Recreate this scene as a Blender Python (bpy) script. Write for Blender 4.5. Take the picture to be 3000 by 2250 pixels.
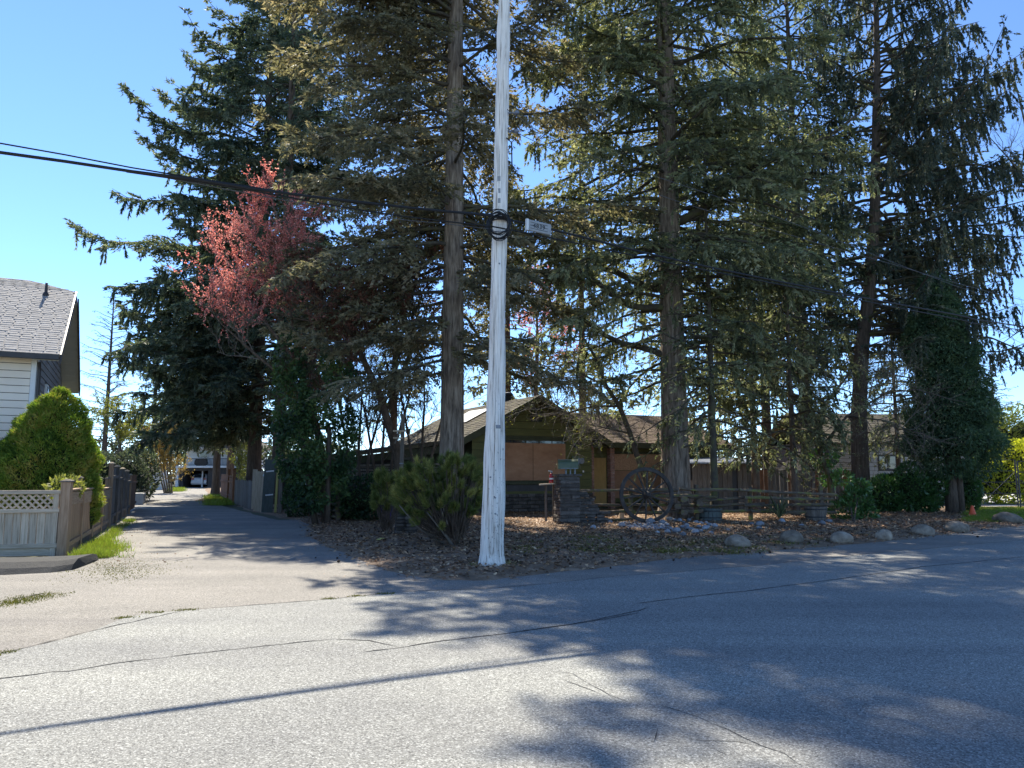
import bpy, bmesh, math, random
import numpy as np
from mathutils import Vector, Matrix, Euler, noise as mnoise

# ------------------------------------------------------------------ camera, sky, sun, exposure
sc = bpy.context.scene
for o in list(bpy.data.objects):
    bpy.data.objects.remove(o)
col = sc.collection
FPX = 2200.0                                   # focal length in pixels of a 3000 px wide frame
PITCH = math.atan(260 / FPX)
CAMZ = 1.6
cam_d = bpy.data.cameras.new('camera')
cam = bpy.data.objects.new('camera', cam_d)
col.objects.link(cam)
cam_d.sensor_width = 36.0
cam_d.lens = 36.0 * FPX / 3000.0
cam_d.clip_start = 0.05
cam_d.clip_end = 2000
cam.location = (0, 0, CAMZ)
cam.rotation_euler = (math.pi / 2 + PITCH, 0, 0)
sc.camera = cam

SUN_EL = math.radians(47)
SHADOW_DIR = math.radians(-65)                 # where shadows fall, angle in the ground plane
sx, sy = -math.cos(SHADOW_DIR), -math.sin(SHADOW_DIR)
to_sun = Vector((sx * math.cos(SUN_EL), sy * math.cos(SUN_EL), math.sin(SUN_EL)))
world = bpy.data.worlds.new('World')
sc.world = world
world.use_nodes = True
wn = world.node_tree
sky = wn.nodes.new('ShaderNodeTexSky')
sky.sky_type = 'NISHITA'
sky.sun_disc = False
sky.sun_elevation = SUN_EL
sky.sun_rotation = math.atan2(sx, sy)
sky.altitude = 3000
sky.air_density = 1.0
sky.dust_density = 0.0
sky.ozone_density = 7.0
bg = wn.nodes['Background']
wn.links.new(sky.outputs[0], bg.inputs[0])
bg.inputs[1].default_value = 0.137
sun_d = bpy.data.lights.new('sun', 'SUN')
sun_d.energy = 4.8
sun_d.angle = math.radians(0.53)
sun_d.color = (1.0, 0.93, 0.80)
sun = bpy.data.objects.new('sun', sun_d)
col.objects.link(sun)
sun.rotation_euler = to_sun.to_track_quat('Z', 'Y').to_euler()
sun.location = (-20, 40, 40)
sc.view_settings.view_transform = 'Standard'
sc.view_settings.look = 'None'
sc.view_settings.exposure = 1.15
sc.view_settings.gamma = 1.0
sc.view_settings.use_curve_mapping = False
sc.render.engine = 'CYCLES'
sc.cycles.max_bounces = 6
sc.cycles.diffuse_bounces = 3
sc.cycles.glossy_bounces = 1
sc.cycles.transmission_bounces = 3
sc.cycles.transparent_max_bounces = 4

# ------------------------------------------------------------------ helpers
rnd = random.Random(7)
CP, SP = math.cos(PITCH), math.sin(PITCH)

def ray(x, y):
    u = (x - 1500) / FPX
    v = (1125 - y) / FPX
    return Vector((u, CP - v * SP, SP + v * CP))

def at(x, y, Y):
    d = ray(x, y)
    return Vector((0, 0, CAMZ)) + d * (Y / d.y)

def gp(x, y, z=0.0):
    d = ray(x, y)
    return Vector((0, 0, CAMZ)) + d * ((z - CAMZ) / d.z)

def onpl(x, y, p0, n):
    d = ray(x, y)
    c = Vector((0, 0, CAMZ))
    return c + d * ((p0 - c).dot(n) / d.dot(n))

def tag(o, label=None, cat=None, group=None, kind=None):
    if label: o['label'] = label
    if cat: o['category'] = cat
    if group: o['group'] = group
    if kind: o['kind'] = kind
    return o

def root(name, loc, label, cat, group=None):
    o = bpy.data.objects.new(name, None)
    o.empty_display_size = 0.2
    col.objects.link(o)
    o.location = loc
    return tag(o, label, cat, group)

def origin_of(o):
    v = Vector((0, 0, 0))
    while o is not None:
        v = v + o.location
        o = o.parent
    return v

def link(name, me, mat=None, parent=None, loc=None):
    """mesh in world coordinates -> object; with a parent its vertices are moved to the parent's frame"""
    o = bpy.data.objects.new(name, me)
    if mat is not None and len(me.materials) == 0:
        me.materials.append(mat)
    col.objects.link(o)
    if parent is not None:
        off = origin_of(parent)
        me.transform(Matrix.Translation(-off))
        o.parent = parent
    elif loc is not None:
        me.transform(Matrix.Translation(-Vector(loc)))
        o.location = loc
    return o

class MB:
    def __init__(self):
        self.v = []; self.f = []
    def add(self, vs, fs):
        k = len(self.v)
        self.v += [tuple(p) for p in vs]
        self.f += [tuple(i + k for i in q) for q in fs]
    def hexa(self, p):
        """8 corners: 4 bottom ccw, 4 top ccw"""
        self.add(p, [(3, 2, 1, 0), (4, 5, 6, 7), (0, 1, 5, 4), (1, 2, 6, 5), (2, 3, 7, 6), (3, 0, 4, 7)])
    def box(self, c, s, R=None):
        c = Vector(c); hx, hy, hz = s[0] / 2, s[1] / 2, s[2] / 2
        p = [Vector(q) for q in ((-hx, -hy, -hz), (hx, -hy, -hz), (hx, hy, -hz), (-hx, hy, -hz),
                                 (-hx, -hy, hz), (hx, -hy, hz), (hx, hy, hz), (-hx, hy, hz))]
        if R is not None: p = [R @ q for q in p]
        self.hexa([q + c for q in p])
    def slab(self, poly, n, th):
        """polygon extruded by th against n"""
        k = len(poly)
        n = Vector(n)
        top = [Vector(q) for q in poly]; bot = [q - n * th for q in top]
        fs = [tuple(range(k)), tuple(range(2 * k - 1, k - 1, -1))]
        fs += [(i, i + k, (i + 1) % k + k, (i + 1) % k) for i in range(k)]
        self.add(top + bot, fs)
    def tube(self, pts, rad, n=6, cap=True):
        pts = [Vector(p) for p in pts]
        m = len(pts)
        if not hasattr(rad, '__len__'): rad = [rad] * m
        vs = []; ref = None
        for i in range(m):
            t = (pts[min(i + 1, m - 1)] - pts[max(i - 1, 0)])
            if t.length < 1e-9: t = Vector((0, 0, 1))
            t.normalize()
            if ref is None:
                ref = Vector((1, 0, 0)) if abs(t.x) < .8 else Vector((0, 1, 0))
            a = ref - t * ref.dot(t)
            if a.length < 1e-6: a = t.orthogonal()
            a.normalize(); ref = a
            b = t.cross(a)
            for j in range(n):
                w = 2 * math.pi * j / n
                vs.append(pts[i] + (a * math.cos(w) + b * math.sin(w)) * rad[i])
        fs = []
        for i in range(m - 1):
            for j in range(n):
                fs.append((i * n + j, i * n + (j + 1) % n, (i + 1) * n + (j + 1) % n, (i + 1) * n + j))
        if cap:
            fs.append(tuple(range(n - 1, -1, -1)))
            fs.append(tuple(range((m - 1) * n, m * n)))
        self.add(vs, fs)
    def lathe(self, prof, c, n=16):
        c = Vector(c); vs = []; fs = []
        m = len(prof)
        for r, z in prof:
            for j in range(n):
                w = 2 * math.pi * j / n
                vs.append(c + Vector((r * math.cos(w), r * math.sin(w), z)))
        for i in range(m - 1):
            for j in range(n):
                fs.append((i * n + j, i * n + (j + 1) % n, (i + 1) * n + (j + 1) % n, (i + 1) * n + j))
        fs.append(tuple(range(n - 1, -1, -1)))
        fs.append(tuple(range((m - 1) * n, m * n)))
        self.add(vs, fs)
    def mesh(self, name, smooth=False):
        me = bpy.data.meshes.new(name)
        me.from_pydata(self.v, [], self.f)
        if smooth:
            me.polygons.foreach_set('use_smooth', [True] * len(me.polygons))
        me.update()
        return me
    def build(self, name, mat, parent=None, loc=None, smooth=False):
        return link(name, self.mesh(name, smooth), mat, parent, loc)

_bx = {}
def box_mesh(sx, sy, sz, mat, bev=0.008):
    key = (round(sx, 2), round(sy, 3), round(sz, 3), mat.name, bev)
    if key in _bx: return _bx[key]
    b = min(bev, sx * .3, sy * .3, sz * .3)
    # longest axis stays straight, the four long edges are chamfered
    s = [sx, sy, sz]; ax = s.index(max(s))
    u, v = [i for i in range(3) if i != ax]
    hu, hv = s[u] / 2, s[v] / 2
    ring = [(hu - b, -hv), (hu, -hv + b), (hu, hv - b), (hu - b, hv), (-hu + b, hv), (-hu, hv - b), (-hu, -hv + b), (-hu + b, -hv)]
    vs = []
    for e in (-1, 1):
        for (p, q) in ring:
            w = [0, 0, 0]; w[ax] = e * s[ax] / 2; w[u] = p; w[v] = q
            vs.append(tuple(w))
    fs = [tuple(range(8)), tuple(range(15, 7, -1))] + [(i, i + 8, (i + 1) % 8 + 8, (i + 1) % 8) for i in range(8)]
    me = bpy.data.meshes.new('board')
    me.from_pydata(vs, [], fs)
    bm = bmesh.new(); bm.from_mesh(me); bmesh.ops.recalc_face_normals(bm, faces=bm.faces); bm.to_mesh(me); bm.free()
    me.materials.append(mat)
    _bx[key] = me
    return me

def pc(name, parent, mat, c, s, R=None, bev=0.008):
    """one box-shaped piece, sharing its mesh with alike pieces"""
    o = bpy.data.objects.new(name, box_mesh(s[0], s[1], s[2], mat, bev))
    col.objects.link(o)
    c = Vector(c)
    if parent is not None:
        o.parent = parent
        c = c - origin_of(parent)
    o.location = c
    if R is not None:
        o.rotation_euler = R.to_euler() if isinstance(R, Matrix) else R
    return o

def rz(a): return Matrix.Rotation(a, 3, 'Z')

def tri_mesh(name, V, n_per, tint=None, smooth=False):
    """V: (faces*n_per,3) array of separate faces with n_per corners"""
    V = np.ascontiguousarray(V, dtype=np.float32)
    nv = len(V); nf = nv // n_per
    me = bpy.data.meshes.new(name)
    me.vertices.add(nv); me.vertices.foreach_set('co', V.ravel())
    me.loops.add(nv); me.loops.foreach_set('vertex_index', np.arange(nv, dtype=np.int32))
    me.polygons.add(nf); me.polygons.foreach_set('loop_start', np.arange(0, nv, n_per, dtype=np.int32))
    me.update(calc_edges=True)
    if tint is not None:
        a = me.attributes.new('tint', 'FLOAT', 'FACE')
        a.data.foreach_set('value', np.ascontiguousarray(tint, dtype=np.float32))
    return me

def nrm(a):
    return a / np.maximum(np.linalg.norm(a, axis=-1, keepdims=True), 1e-9)

def leaf_faces(rng, P, D, Ln, W, kite=True):
    """kite or triangle faces from base points P along D"""
    S = nrm(np.cross(D, rng.normal(size=P.shape)))
    if kite:
        mid = P + D * (Ln * .45)[:, None]
        V = np.stack([P, mid + S * (W * .5)[:, None], P + D * Ln[:, None], mid - S * (W * .5)[:, None]], axis=1)
        return V.reshape(-1, 3)
    V = np.stack([P - S * (W * .5)[:, None], P + S * (W * .5)[:, None], P + D * Ln[:, None]], axis=1)
    return V.reshape(-1, 3)

def lump(P, f=1.0, seed=0.0):
    x, y, z = P[:, 0] * f + seed, P[:, 1] * f + seed * 1.7, P[:, 2] * f + seed * .6
    return (np.sin(x * 1.7 + 1.3 * np.sin(y * 1.1 + z * .7)) + np.sin(y * 2.3 + 1.1 * np.sin(z * 1.9 + x * .6)) + np.sin(z * 2.1 + 1.2 * np.sin(x * 1.6 + y * .9))) / 3

# ------------------------------------------------------------------ materials
def newmat(name):
    m = bpy.data.materials.new(name)
    m.use_nodes = True
    nt = m.node_tree
    b = nt.nodes['Principled BSDF']
    return m, nt, b

def ramp(nt, stops):
    r = nt.nodes.new('ShaderNodeValToRGB')
    e = r.color_ramp.elements
    e[0].position = stops[0][0]; e[0].color = (*stops[0][1], 1)
    e[1].position = stops[-1][0]; e[1].color = (*stops[-1][1], 1)
    for p, c in stops[1:-1]:
        n = e.new(p); n.color = (*c, 1)
    return r

def mat(name, stops, scale=4.0, detail=6.0, rough=0.8, bump=0.0, bscale=None, stretch=(1, 1, 1), rand=0.0, spec=0.3, metal=0.0, bdist=0.02):
    m, nt, b = newmat(name)
    L = nt.links
    geo = nt.nodes.new('ShaderNodeNewGeometry')
    mp = nt.nodes.new('ShaderNodeMapping')
    mp.inputs['Scale'].default_value = stretch
    L.new(geo.outputs['Position'], mp.inputs['Vector'])
    if len(stops) == 1:
        stops = [(0.3, tuple(c * .85 for c in stops[0])), (0.7, tuple(min(1, c * 1.12) for c in stops[0]))]
    elif not isinstance(stops[0][1], (tuple, list)):
        k = len(stops)
        stops = [(0.28 + .44 * i / (k - 1), c) for i, c in enumerate(stops)]
    nz = nt.nodes.new('ShaderNodeTexNoise')
    nz.inputs['Scale'].default_value = scale
    nz.inputs['Detail'].default_value = detail
    nz.inputs['Roughness'].default_value = 0.65
    L.new(mp.outputs[0], nz.inputs['Vector'])
    r = ramp(nt, stops)
    L.new(nz.outputs['Fac'], r.inputs[0])
    out = r.outputs[0]
    if rand > 0:
        oi = nt.nodes.new('ShaderNodeObjectInfo')
        mr = nt.nodes.new('ShaderNodeMapRange')
        mr.inputs['To Min'].default_value = 1 - rand
        mr.inputs['To Max'].default_value = 1 + rand
        L.new(oi.outputs['Random'], mr.inputs['Value'])
        hs = nt.nodes.new('ShaderNodeHueSaturation')
        L.new(mr.outputs[0], hs.inputs['Value'])
        L.new(out, hs.inputs['Color'])
        out = hs.outputs[0]
    L.new(out, b.inputs['Base Color'])
    b.inputs['Roughness'].default_value = rough
    b.inputs['Specular IOR Level'].default_value = spec
    b.inputs['Metallic'].default_value = metal
    if bump > 0:
        n2 = nt.nodes.new('ShaderNodeTexNoise')
        n2.inputs['Scale'].default_value = bscale or scale * 3
        n2.inputs['Detail'].default_value = 8
        L.new(mp.outputs[0], n2.inputs['Vector'])
        bp = nt.nodes.new('ShaderNodeBump')
        bp.inputs['Strength'].default_value = bump
        bp.inputs['Distance'].default_value = bdist
        L.new(n2.outputs['Fac'], bp.inputs['Height'])
        L.new(bp.outputs[0], b.inputs['Normal'])
    return m

def leafmat(name, stops, trans=0.3, tcol=None, rough=0.6, spec=0.25):
    """stops over the per-face tint attribute; thin leaves let some light through"""
    m, nt, b = newmat(name)
    L = nt.links
    at_ = nt.nodes.new('ShaderNodeAttribute')
    at_.attribute_name = 'tint'
    k = len(stops)
    r = ramp(nt, [(i / (k - 1), c) for i, c in enumerate(stops)])
    L.new(at_.outputs['Fac'], r.inputs[0])
    L.new(r.outputs[0], b.inputs['Base Color'])
    b.inputs['Roughness'].default_value = rough
    b.inputs['Specular IOR Level'].default_value = spec
    tr = nt.nodes.new('ShaderNodeBsdfTranslucent')
    hs = nt.nodes.new('ShaderNodeMix'); hs.data_type = 'RGBA'; hs.blend_type = 'MULTIPLY'
    hs.inputs[0].default_value = 1.0
    L.new(r.outputs[0], hs.inputs[6])
    hs.inputs[7].default_value = (*(tcol or (1.5, 1.5, .8)), 1)
    L.new(hs.outputs[2], tr.inputs['Color'])
    mx = nt.nodes.new('ShaderNodeMixShader')
    mx.inputs[0].default_value = trans
    L.new(b.outputs[0], mx.inputs[1]); L.new(tr.outputs[0], mx.inputs[2])
    L.new(mx.outputs[0], nt.nodes['Material Output'].inputs['Surface'])
    return m

def asphalt(name, dark, mid, light, patch, seed):
    m, nt, b = newmat(name)
    L = nt.links
    geo = nt.nodes.new('ShaderNodeNewGeometry')
    P = geo.outputs['Position']
    vo = nt.nodes.new('ShaderNodeTexVoronoi'); vo.inputs['Scale'].default_value = 115
    L.new(P, vo.inputs['Vector'])
    r = ramp(nt, [(0.0, dark), (0.30, mid), (0.7, mid), (1.0, light)])
    sep = nt.nodes.new('ShaderNodeSeparateColor')
    L.new(vo.outputs['Color'], sep.inputs[0])
    L.new(sep.outputs[0], r.inputs[0])
    n1 = nt.nodes.new('ShaderNodeTexNoise'); n1.inputs['Scale'].default_value = .42; n1.inputs['Detail'].default_value = 8; n1.inputs['Roughness'].default_value = .7
    mp = nt.nodes.new('ShaderNodeMapping'); mp.inputs['Location'].default_value = (seed, seed, 0)
    L.new(P, mp.inputs[0]); L.new(mp.outputs[0], n1.inputs['Vector'])
    r2 = ramp(nt, [(.3, patch[0]), (.7, patch[1])])
    L.new(n1.outputs['Fac'], r2.inputs[0])
    mx = nt.nodes.new('ShaderNodeMix'); mx.data_type = 'RGBA'; mx.blend_type = 'MULTIPLY'; mx.inputs[0].default_value = 1
    L.new(r.outputs[0], mx.inputs[6]); L.new(r2.outputs[0], mx.inputs[7])
    # dark oily spots and fine speckle
    n3 = nt.nodes.new('ShaderNodeTexNoise'); n3.inputs['Scale'].default_value = 42; n3.inputs['Detail'].default_value = 5; n3.inputs['Roughness'].default_value = .8
    L.new(P, n3.inputs['Vector'])
    r3 = ramp(nt, [(.33, (.50, .50, .50)), (.50, (1, 1, 1)), (.8, (1.0, 1.0, 1.0))])
    L.new(n3.outputs['Fac'], r3.inputs[0])
    mx2 = nt.nodes.new('ShaderNodeMix'); mx2.data_type = 'RGBA'; mx2.blend_type = 'MULTIPLY'; mx2.inputs[0].default_value = 1
    L.new(mx.outputs[2], mx2.inputs[6]); L.new(r3.outputs[0], mx2.inputs[7])
    # wear bands along the road and old oil stains, each with a shape of its own
    m3 = nt.nodes.new('ShaderNodeMapping'); m3.inputs['Rotation'].default_value = (0, 0, -math.radians(31)); m3.inputs['Scale'].default_value = (.05, .9, 1)
    L.new(P, m3.inputs[0])
    n4 = nt.nodes.new('ShaderNodeTexNoise'); n4.inputs['Scale'].default_value = 1.0; n4.inputs['Detail'].default_value = 4
    L.new(m3.outputs[0], n4.inputs['Vector'])
    r4 = ramp(nt, [(.35, (.84, .84, .85)), (.65, (1.08, 1.08, 1.06))]); L.new(n4.outputs['Fac'], r4.inputs[0])
    n5 = nt.nodes.new('ShaderNodeTexNoise'); n5.inputs['Scale'].default_value = 1.3; n5.inputs['Detail'].default_value = 6; n5.inputs['Roughness'].default_value = .75
    L.new(mp.outputs[0], n5.inputs['Vector'])
    r5 = ramp(nt, [(.26, (.62, .61, .60)), (.36, (1, 1, 1))]); L.new(n5.outputs['Fac'], r5.inputs[0])
    mx3 = nt.nodes.new('ShaderNodeMix'); mx3.data_type = 'RGBA'; mx3.blend_type = 'MULTIPLY'; mx3.inputs[0].default_value = 1
    L.new(mx2.outputs[2], mx3.inputs[6]); L.new(r4.outputs[0], mx3.inputs[7])
    mx4 = nt.nodes.new('ShaderNodeMix'); mx4.data_type = 'RGBA'; mx4.blend_type = 'MULTIPLY'; mx4.inputs[0].default_value = 1
    L.new(mx3.outputs[2], mx4.inputs[6]); L.new(r5.outputs[0], mx4.inputs[7])
    L.new(mx4.outputs[2], b.inputs['Base Color'])
    b.inputs['Roughness'].default_value = .85
    b.inputs['Specular IOR Level'].default_value = .25
    bp = nt.nodes.new('ShaderNodeBump'); bp.inputs['Strength'].default_value = .6; bp.inputs['Distance'].default_value = .006
    ad = nt.nodes.new('ShaderNodeMath'); ad.operation = 'ADD'
    L.new(vo.outputs['Distance'], ad.inputs[0]); L.new(n3.outputs['Fac'], ad.inputs[1])
    L.new(ad.outputs[0], bp.inputs['Height']); L.new(bp.outputs[0], b.inputs['Normal'])
    return m

MT = {}
MT['road'] = asphalt('road_asphalt', (.10, .10, .095), (.27, .268, .25), (.55, .55, .515), ((.82, .82, .82), (1.12, 1.12, 1.08)), 3.1)
MT['lane'] = asphalt('lane_asphalt', (.10, .095, .085), (.265, .248, .225), (.46, .435, .40), ((.74, .74, .72), (1.10, 1.08, 1.04)), 11.7)
MT['berm'] = mat('black_asphalt', [(.03, .03, .03), (.055, .054, .05)], 9, rough=.9, bump=.8, bscale=60)
MT['crack'] = mat('crack_tar', [(.02, .02, .02), (.05, .048, .045)], 20, rough=.95)
MT['soil'] = mat('soil', [(.10, .066, .042), (.22, .15, .095), (.38, .27, .18)], 2.5, rough=.95, bump=.9, bscale=30, detail=10)
MT['earth'] = mat('far_ground', [(.06, .07, .03), (.12, .11, .07)], 1.2, rough=.95, bump=.5, bscale=12)
MT['concrete'] = mat('concrete', [(.38, .37, .34), (.52, .50, .47)], 2, rough=.9, bump=.2)
MT['cream'] = mat('cream_siding', [(.74, .64, .52), (.84, .74, .60)], .8, rough=.55, rand=.03)
MT['shaded_gable'] = mat('shaded_gable_siding', [(.20, .195, .19), (.27, .26, .25)], .8, rough=.6, rand=.06)  # the gable side's shade is put into this darker siding colour
MT['white'] = mat('white_paint', [(.66, .66, .64), (.76, .76, .74)], 3, rough=.5)
MT['soffit'] = mat('soffit', [(.46, .43, .35), (.55, .51, .42)], 3, rough=.6)
MT['darktrim'] = mat('dark_trim', [(.035, .03, .028), (.055, .048, .045)], 5, rough=.4)
MT['shingle'] = mat('grey_shingle', [(.24, .225, .21), (.33, .31, .285), (.42, .395, .365)], 7, rough=.9, bump=.4, bscale=60)
MT['oldshingle'] = mat('weathered_shingle', [(.3, (.035, .032, .022)), (.45, (.07, .06, .042)), (.58, (.13, .11, .075)), (.7, (.12, .125, .05))], 2.6, rough=.95, bump=.6, bscale=30)
MT['redshingle'] = mat('needle_covered_shingle', [(.07, .045, .03), (.15, .105, .07), (.26, .20, .135)], 3.2, rough=.95, bump=.6, bscale=30)
MT['olive'] = mat('olive_siding', [(.085, .085, .028), (.13, .125, .042)], 2.2, rough=.7, rand=.09, bump=.15, bscale=25, stretch=(1, 1, 6))
MT['olivetrim'] = mat('olive_trim', [(0.046, 0.047, 0.023), (0.072, 0.072, 0.039)], 4, rough=.7)
MT['ply'] = mat('plywood', [(.27, .135, .075), (.35, .185, .105), (.42, .235, .14)], 1.6, rough=.85, stretch=(1, 1, 2.0), bump=.05)
MT['ply2'] = mat('old_plywood', [(.34, .20, .07), (.46, .28, .10)], 2.5, rough=.8, stretch=(4, 4, 1), bump=.1)
MT['osb'] = mat('chipboard', [(0.286, 0.143, 0.072), (0.468, 0.260, 0.143), (0.598, 0.364, 0.221)], 22, rough=.75, detail=3, bump=.1)
MT['brick'] = mat('old_brick', [(0.266, 0.119, 0.084), (0.392, 0.196, 0.140), (0.560, 0.420, 0.350)], 9, rough=.9, rand=.25, bump=.5)
MT['mortar'] = mat('mortar', [(.20, .18, .16), (.29, .27, .25)], 6, rough=.95)
MT['ledge'] = mat('ledge_stone', [(.045, .038, .032), (.095, .08, .068), (.16, .138, .115)], 7, rough=.9, rand=.35, bump=.7, bscale=22)
MT['cedar_v'] = mat('weathered_board_vertical', [(.30, (.24, .18, .115)), (.45, (.48, .385, .27)), (.6, (.57, .465, .335)), (.72, (.67, .55, .41))], 5, rough=.85, stretch=(9, 9, .45), rand=.18, bump=.5, bscale=14)
MT['cedar_h'] = mat('weathered_board_horizontal', [(.32, .25, .165), (.49, .39, .275), (.59, .48, .345)], 5, rough=.85, stretch=(.7, .7, 9), rand=.14, bump=.35, bscale=14)
MT['cedar_b'] = mat('brown_board', [(0.230, 0.142, 0.081), (0.365, 0.236, 0.142), (0.472, 0.324, 0.209)], 4, rough=.85, stretch=(8, 8, .6), rand=.16, bump=.35, bscale=14)
MT['cedar_bh'] = mat('brown_rail', [(0.230, 0.149, 0.088), (0.365, 0.250, 0.155), (0.472, 0.344, 0.230)], 4, rough=.85, stretch=(1, 1, 8), rand=.14, bump=.3, bscale=14)
MT['darkboard'] = mat('dark_board', [(.09, .075, .06), (.16, .135, .11), (.24, .205, .17)], 4, rough=.9, stretch=(8, 8, .6), rand=.22, bump=.4, bscale=14)
MT['redboard'] = mat('red_cedar_board', [(.16, .07, .035), (.26, .125, .065)], 4, rough=.85, stretch=(8, 8, .6), rand=.15)
MT['rail'] = mat('split_rail', [(0.30, (.06, .045, .032)), (.5, (.14, .105, .075)), (.60, (.15, .14, .04)), (.75, (.24, .24, .06))], 3.0, rough=.95, stretch=(1.2, 1.2, 2.5), rand=.2, bump=.9, bscale=16)
MT['pole'] = mat('pole_wood', [(.33, (.26, .21, .165)), (.41, (.62, .56, .485)), (.50, (.80, .745, .66)), (.62, (.90, .85, .765))], 6, rough=.85, stretch=(6, 6, .22), bump=1.0, bscale=9, bdist=.02, detail=9)
MT['cable'] = mat('cable_black', [(.012, .012, .012), (.022, .022, .022)], 8, rough=.5)
MT['strand'] = mat('cable_grey', [(.08, .08, .085), (.13, .13, .13)], 8, rough=.45, metal=.4)
MT['bark_grey'] = mat('fir_bark', [(.3, (.045, .034, .025)), (.44, (.155, .118, .086)), (.56, (.27, .212, .158)), (.7, (.38, .31, .235))], 3.2, rough=.95, stretch=(4, 4, .5), bump=1.0, bscale=9, bdist=.06, detail=10)
MT['bark_dark'] = mat('dark_bark', [(.05, .036, .026), (.11, .08, .058), (.18, .135, .10)], 3.2, rough=.95, stretch=(4, 4, .6), bump=1.0, bscale=9, bdist=.05, detail=10)
MT['bark_red'] = mat('reddish_bark', [(.05, .03, .02), (.12, .065, .045), (.18, .105, .075)], 3, rough=.95, stretch=(4, 4, .5), bump=.8, bscale=9, bdist=.04)
MT['limb'] = mat('mossy_limb', [(.3, (0.036, 0.030, 0.024)), (.5, (0.078, 0.066, 0.048)), (.64, (0.102, 0.102, 0.042)), (.78, (0.144, 0.150, 0.054))], 2.6, rough=.95, bump=.7, bscale=14)
MT['twig'] = mat('bare_twig', [(.075, .06, .05), (.15, .125, .10), (.22, .19, .155)], 3, rough=.9)
MT['stone'] = mat('river_stone', [(.14, .145, .155), (.25, .255, .265), (.36, .36, .36)], 5, rough=.8, rand=.35, bump=.3, bscale=18)
MT['boulder'] = mat('boulder_stone', [(.12, .095, .068), (.25, .20, .148), (.37, .31, .235)], 6, rough=.9, rand=.3, bump=.9, bscale=14)
MT['greenmetal'] = mat('green_metal', [(.05, .075, .04), (.085, .115, .06)], 6, rough=.45, spec=.5)
MT['red'] = mat('red_enamel', [(.42, .02, .02), (.52, .035, .03)], 4, rough=.25, spec=.6)
MT['orange'] = mat('cone_orange', [(.72, .10, .035), (.80, .13, .05)], 4, rough=.5)
MT['blackmetal'] = mat('black_metal', [(.018, .018, .02), (.03, .03, .033)], 6, rough=.5)
MT['steel'] = mat('galvanised_steel', [(.16, .17, .19), (.25, .26, .28)], 6, rough=.45, metal=.5)
MT['panel'] = mat('dark_steel', [(.05, .055, .065), (.085, .09, .10)], 6, rough=.5, metal=.3)
MT['purple'] = mat('purple_plastic', [(.045, .03, .085), (.06, .042, .11)], 4, rough=.5)
MT['teal'] = mat('weathered_teal_paint', [(.07, .085, .075), (.12, .14, .13)], 5, rough=.7, stretch=(4, 4, 1))
MT['yellow'] = mat('yellow_paint', [(.42, .36, .10), (.52, .45, .15)], 5, rough=.6, stretch=(4, 4, 1))
MT['glass'] = mat('window_glass', [(.02, .025, .03), (.035, .04, .045)], 3, rough=.06, spec=.8)
MT['carpaint'] = mat('white_car_paint', [(.62, .63, .66), (.66, .67, .70)], 3, rough=.15, spec=.6)
MT['tyre'] = mat('tyre_rubber', [(.015, .015, .015), (.025, .025, .025)], 6, rough=.9)
MT['taillight'] = mat('tail_light', [(.35, .01, .01), (.42, .02, .015)], 4, rough=.2, spec=.6)
MT['beige'] = mat('beige_siding', [(0.396, 0.360, 0.318), (0.504, 0.462, 0.408)], .8, rough=.6, rand=.04)
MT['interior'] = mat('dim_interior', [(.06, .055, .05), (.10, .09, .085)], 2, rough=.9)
MT['sign'] = mat('sign_plate', [(.24, .245, .245), (.33, .335, .325)], 7, rough=.5, spec=.4, stretch=(1, 1, 3))
MT['wheelwood'] = mat('dark_wheel_wood', [(.03, .026, .022), (.06, .05, .042), (.10, .085, .07)], 5, rough=.9, bump=.4)
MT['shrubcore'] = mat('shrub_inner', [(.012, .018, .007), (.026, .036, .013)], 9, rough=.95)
MT['moss'] = leafmat('moss_tuft', [(.06, .075, .012), (.13, .14, .02), (.22, .19, .04)], .2)
MT['grass'] = leafmat('grass_blade', [(.20, .17, .06), (.13, .19, .022), (.20, .28, .04), (.30, .36, .08)], .35)
MT['litter'] = leafmat('dead_leaf', [(.08, .045, .026), (.23, .13, .075), (.42, .265, .15), (.65, .46, .28)], .15, (1, 1, 1))
MT['cone'] = mat('pine_cone', [(.03, .02, .015), (.07, .045, .03)], 30, rough=.9, bump=.8, bscale=60)
# ------------------------------------------------------------------ ground, road, lane
def sheet(name, pts, z, m, kind='structure'):
    me = bpy.data.meshes.new(name)
    bm = bmesh.new()
    vs = [bm.verts.new((p[0], p[1], z)) for p in pts]
    es = [bm.edges.new((vs[i], vs[(i + 1) % len(vs)])) for i in range(len(vs))]
    bmesh.ops.triangle_fill(bm, edges=es, use_beauty=True)
    for f in bm.faces:
        if f.normal.z < 0: f.normal_flip()
    bm.to_mesh(me); bm.free()
    me.materials.append(m)
    o = bpy.data.objects.new(name, me)
    col.objects.link(o)
    o['kind'] = kind
    return o

sheet('ground', [(-500, -60), (500, -60), (500, 700), (-500, 700)], -0.03, MT['earth'])
def wob(pts, step=.5, amp=.05, seed=1):
    """polyline resampled and made uneven"""
    r = random.Random(seed); out = []
    for i in range(len(pts) - 1):
        a, b = Vector(pts[i][:2]), Vector(pts[i + 1][:2])
        n = max(1, int((b - a).length / step))
        d = (b - a).normalized(); s = Vector((-d.y, d.x))
        for k in range(n):
            q = a.lerp(b, k / n)
            out.append(q + s * amp * (mnoise.noise(Vector((q.x * .9, q.y * .9, seed))) + r.uniform(-.3, .3)))
    out.append(Vector(pts[-1][:2]))
    return out

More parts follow.
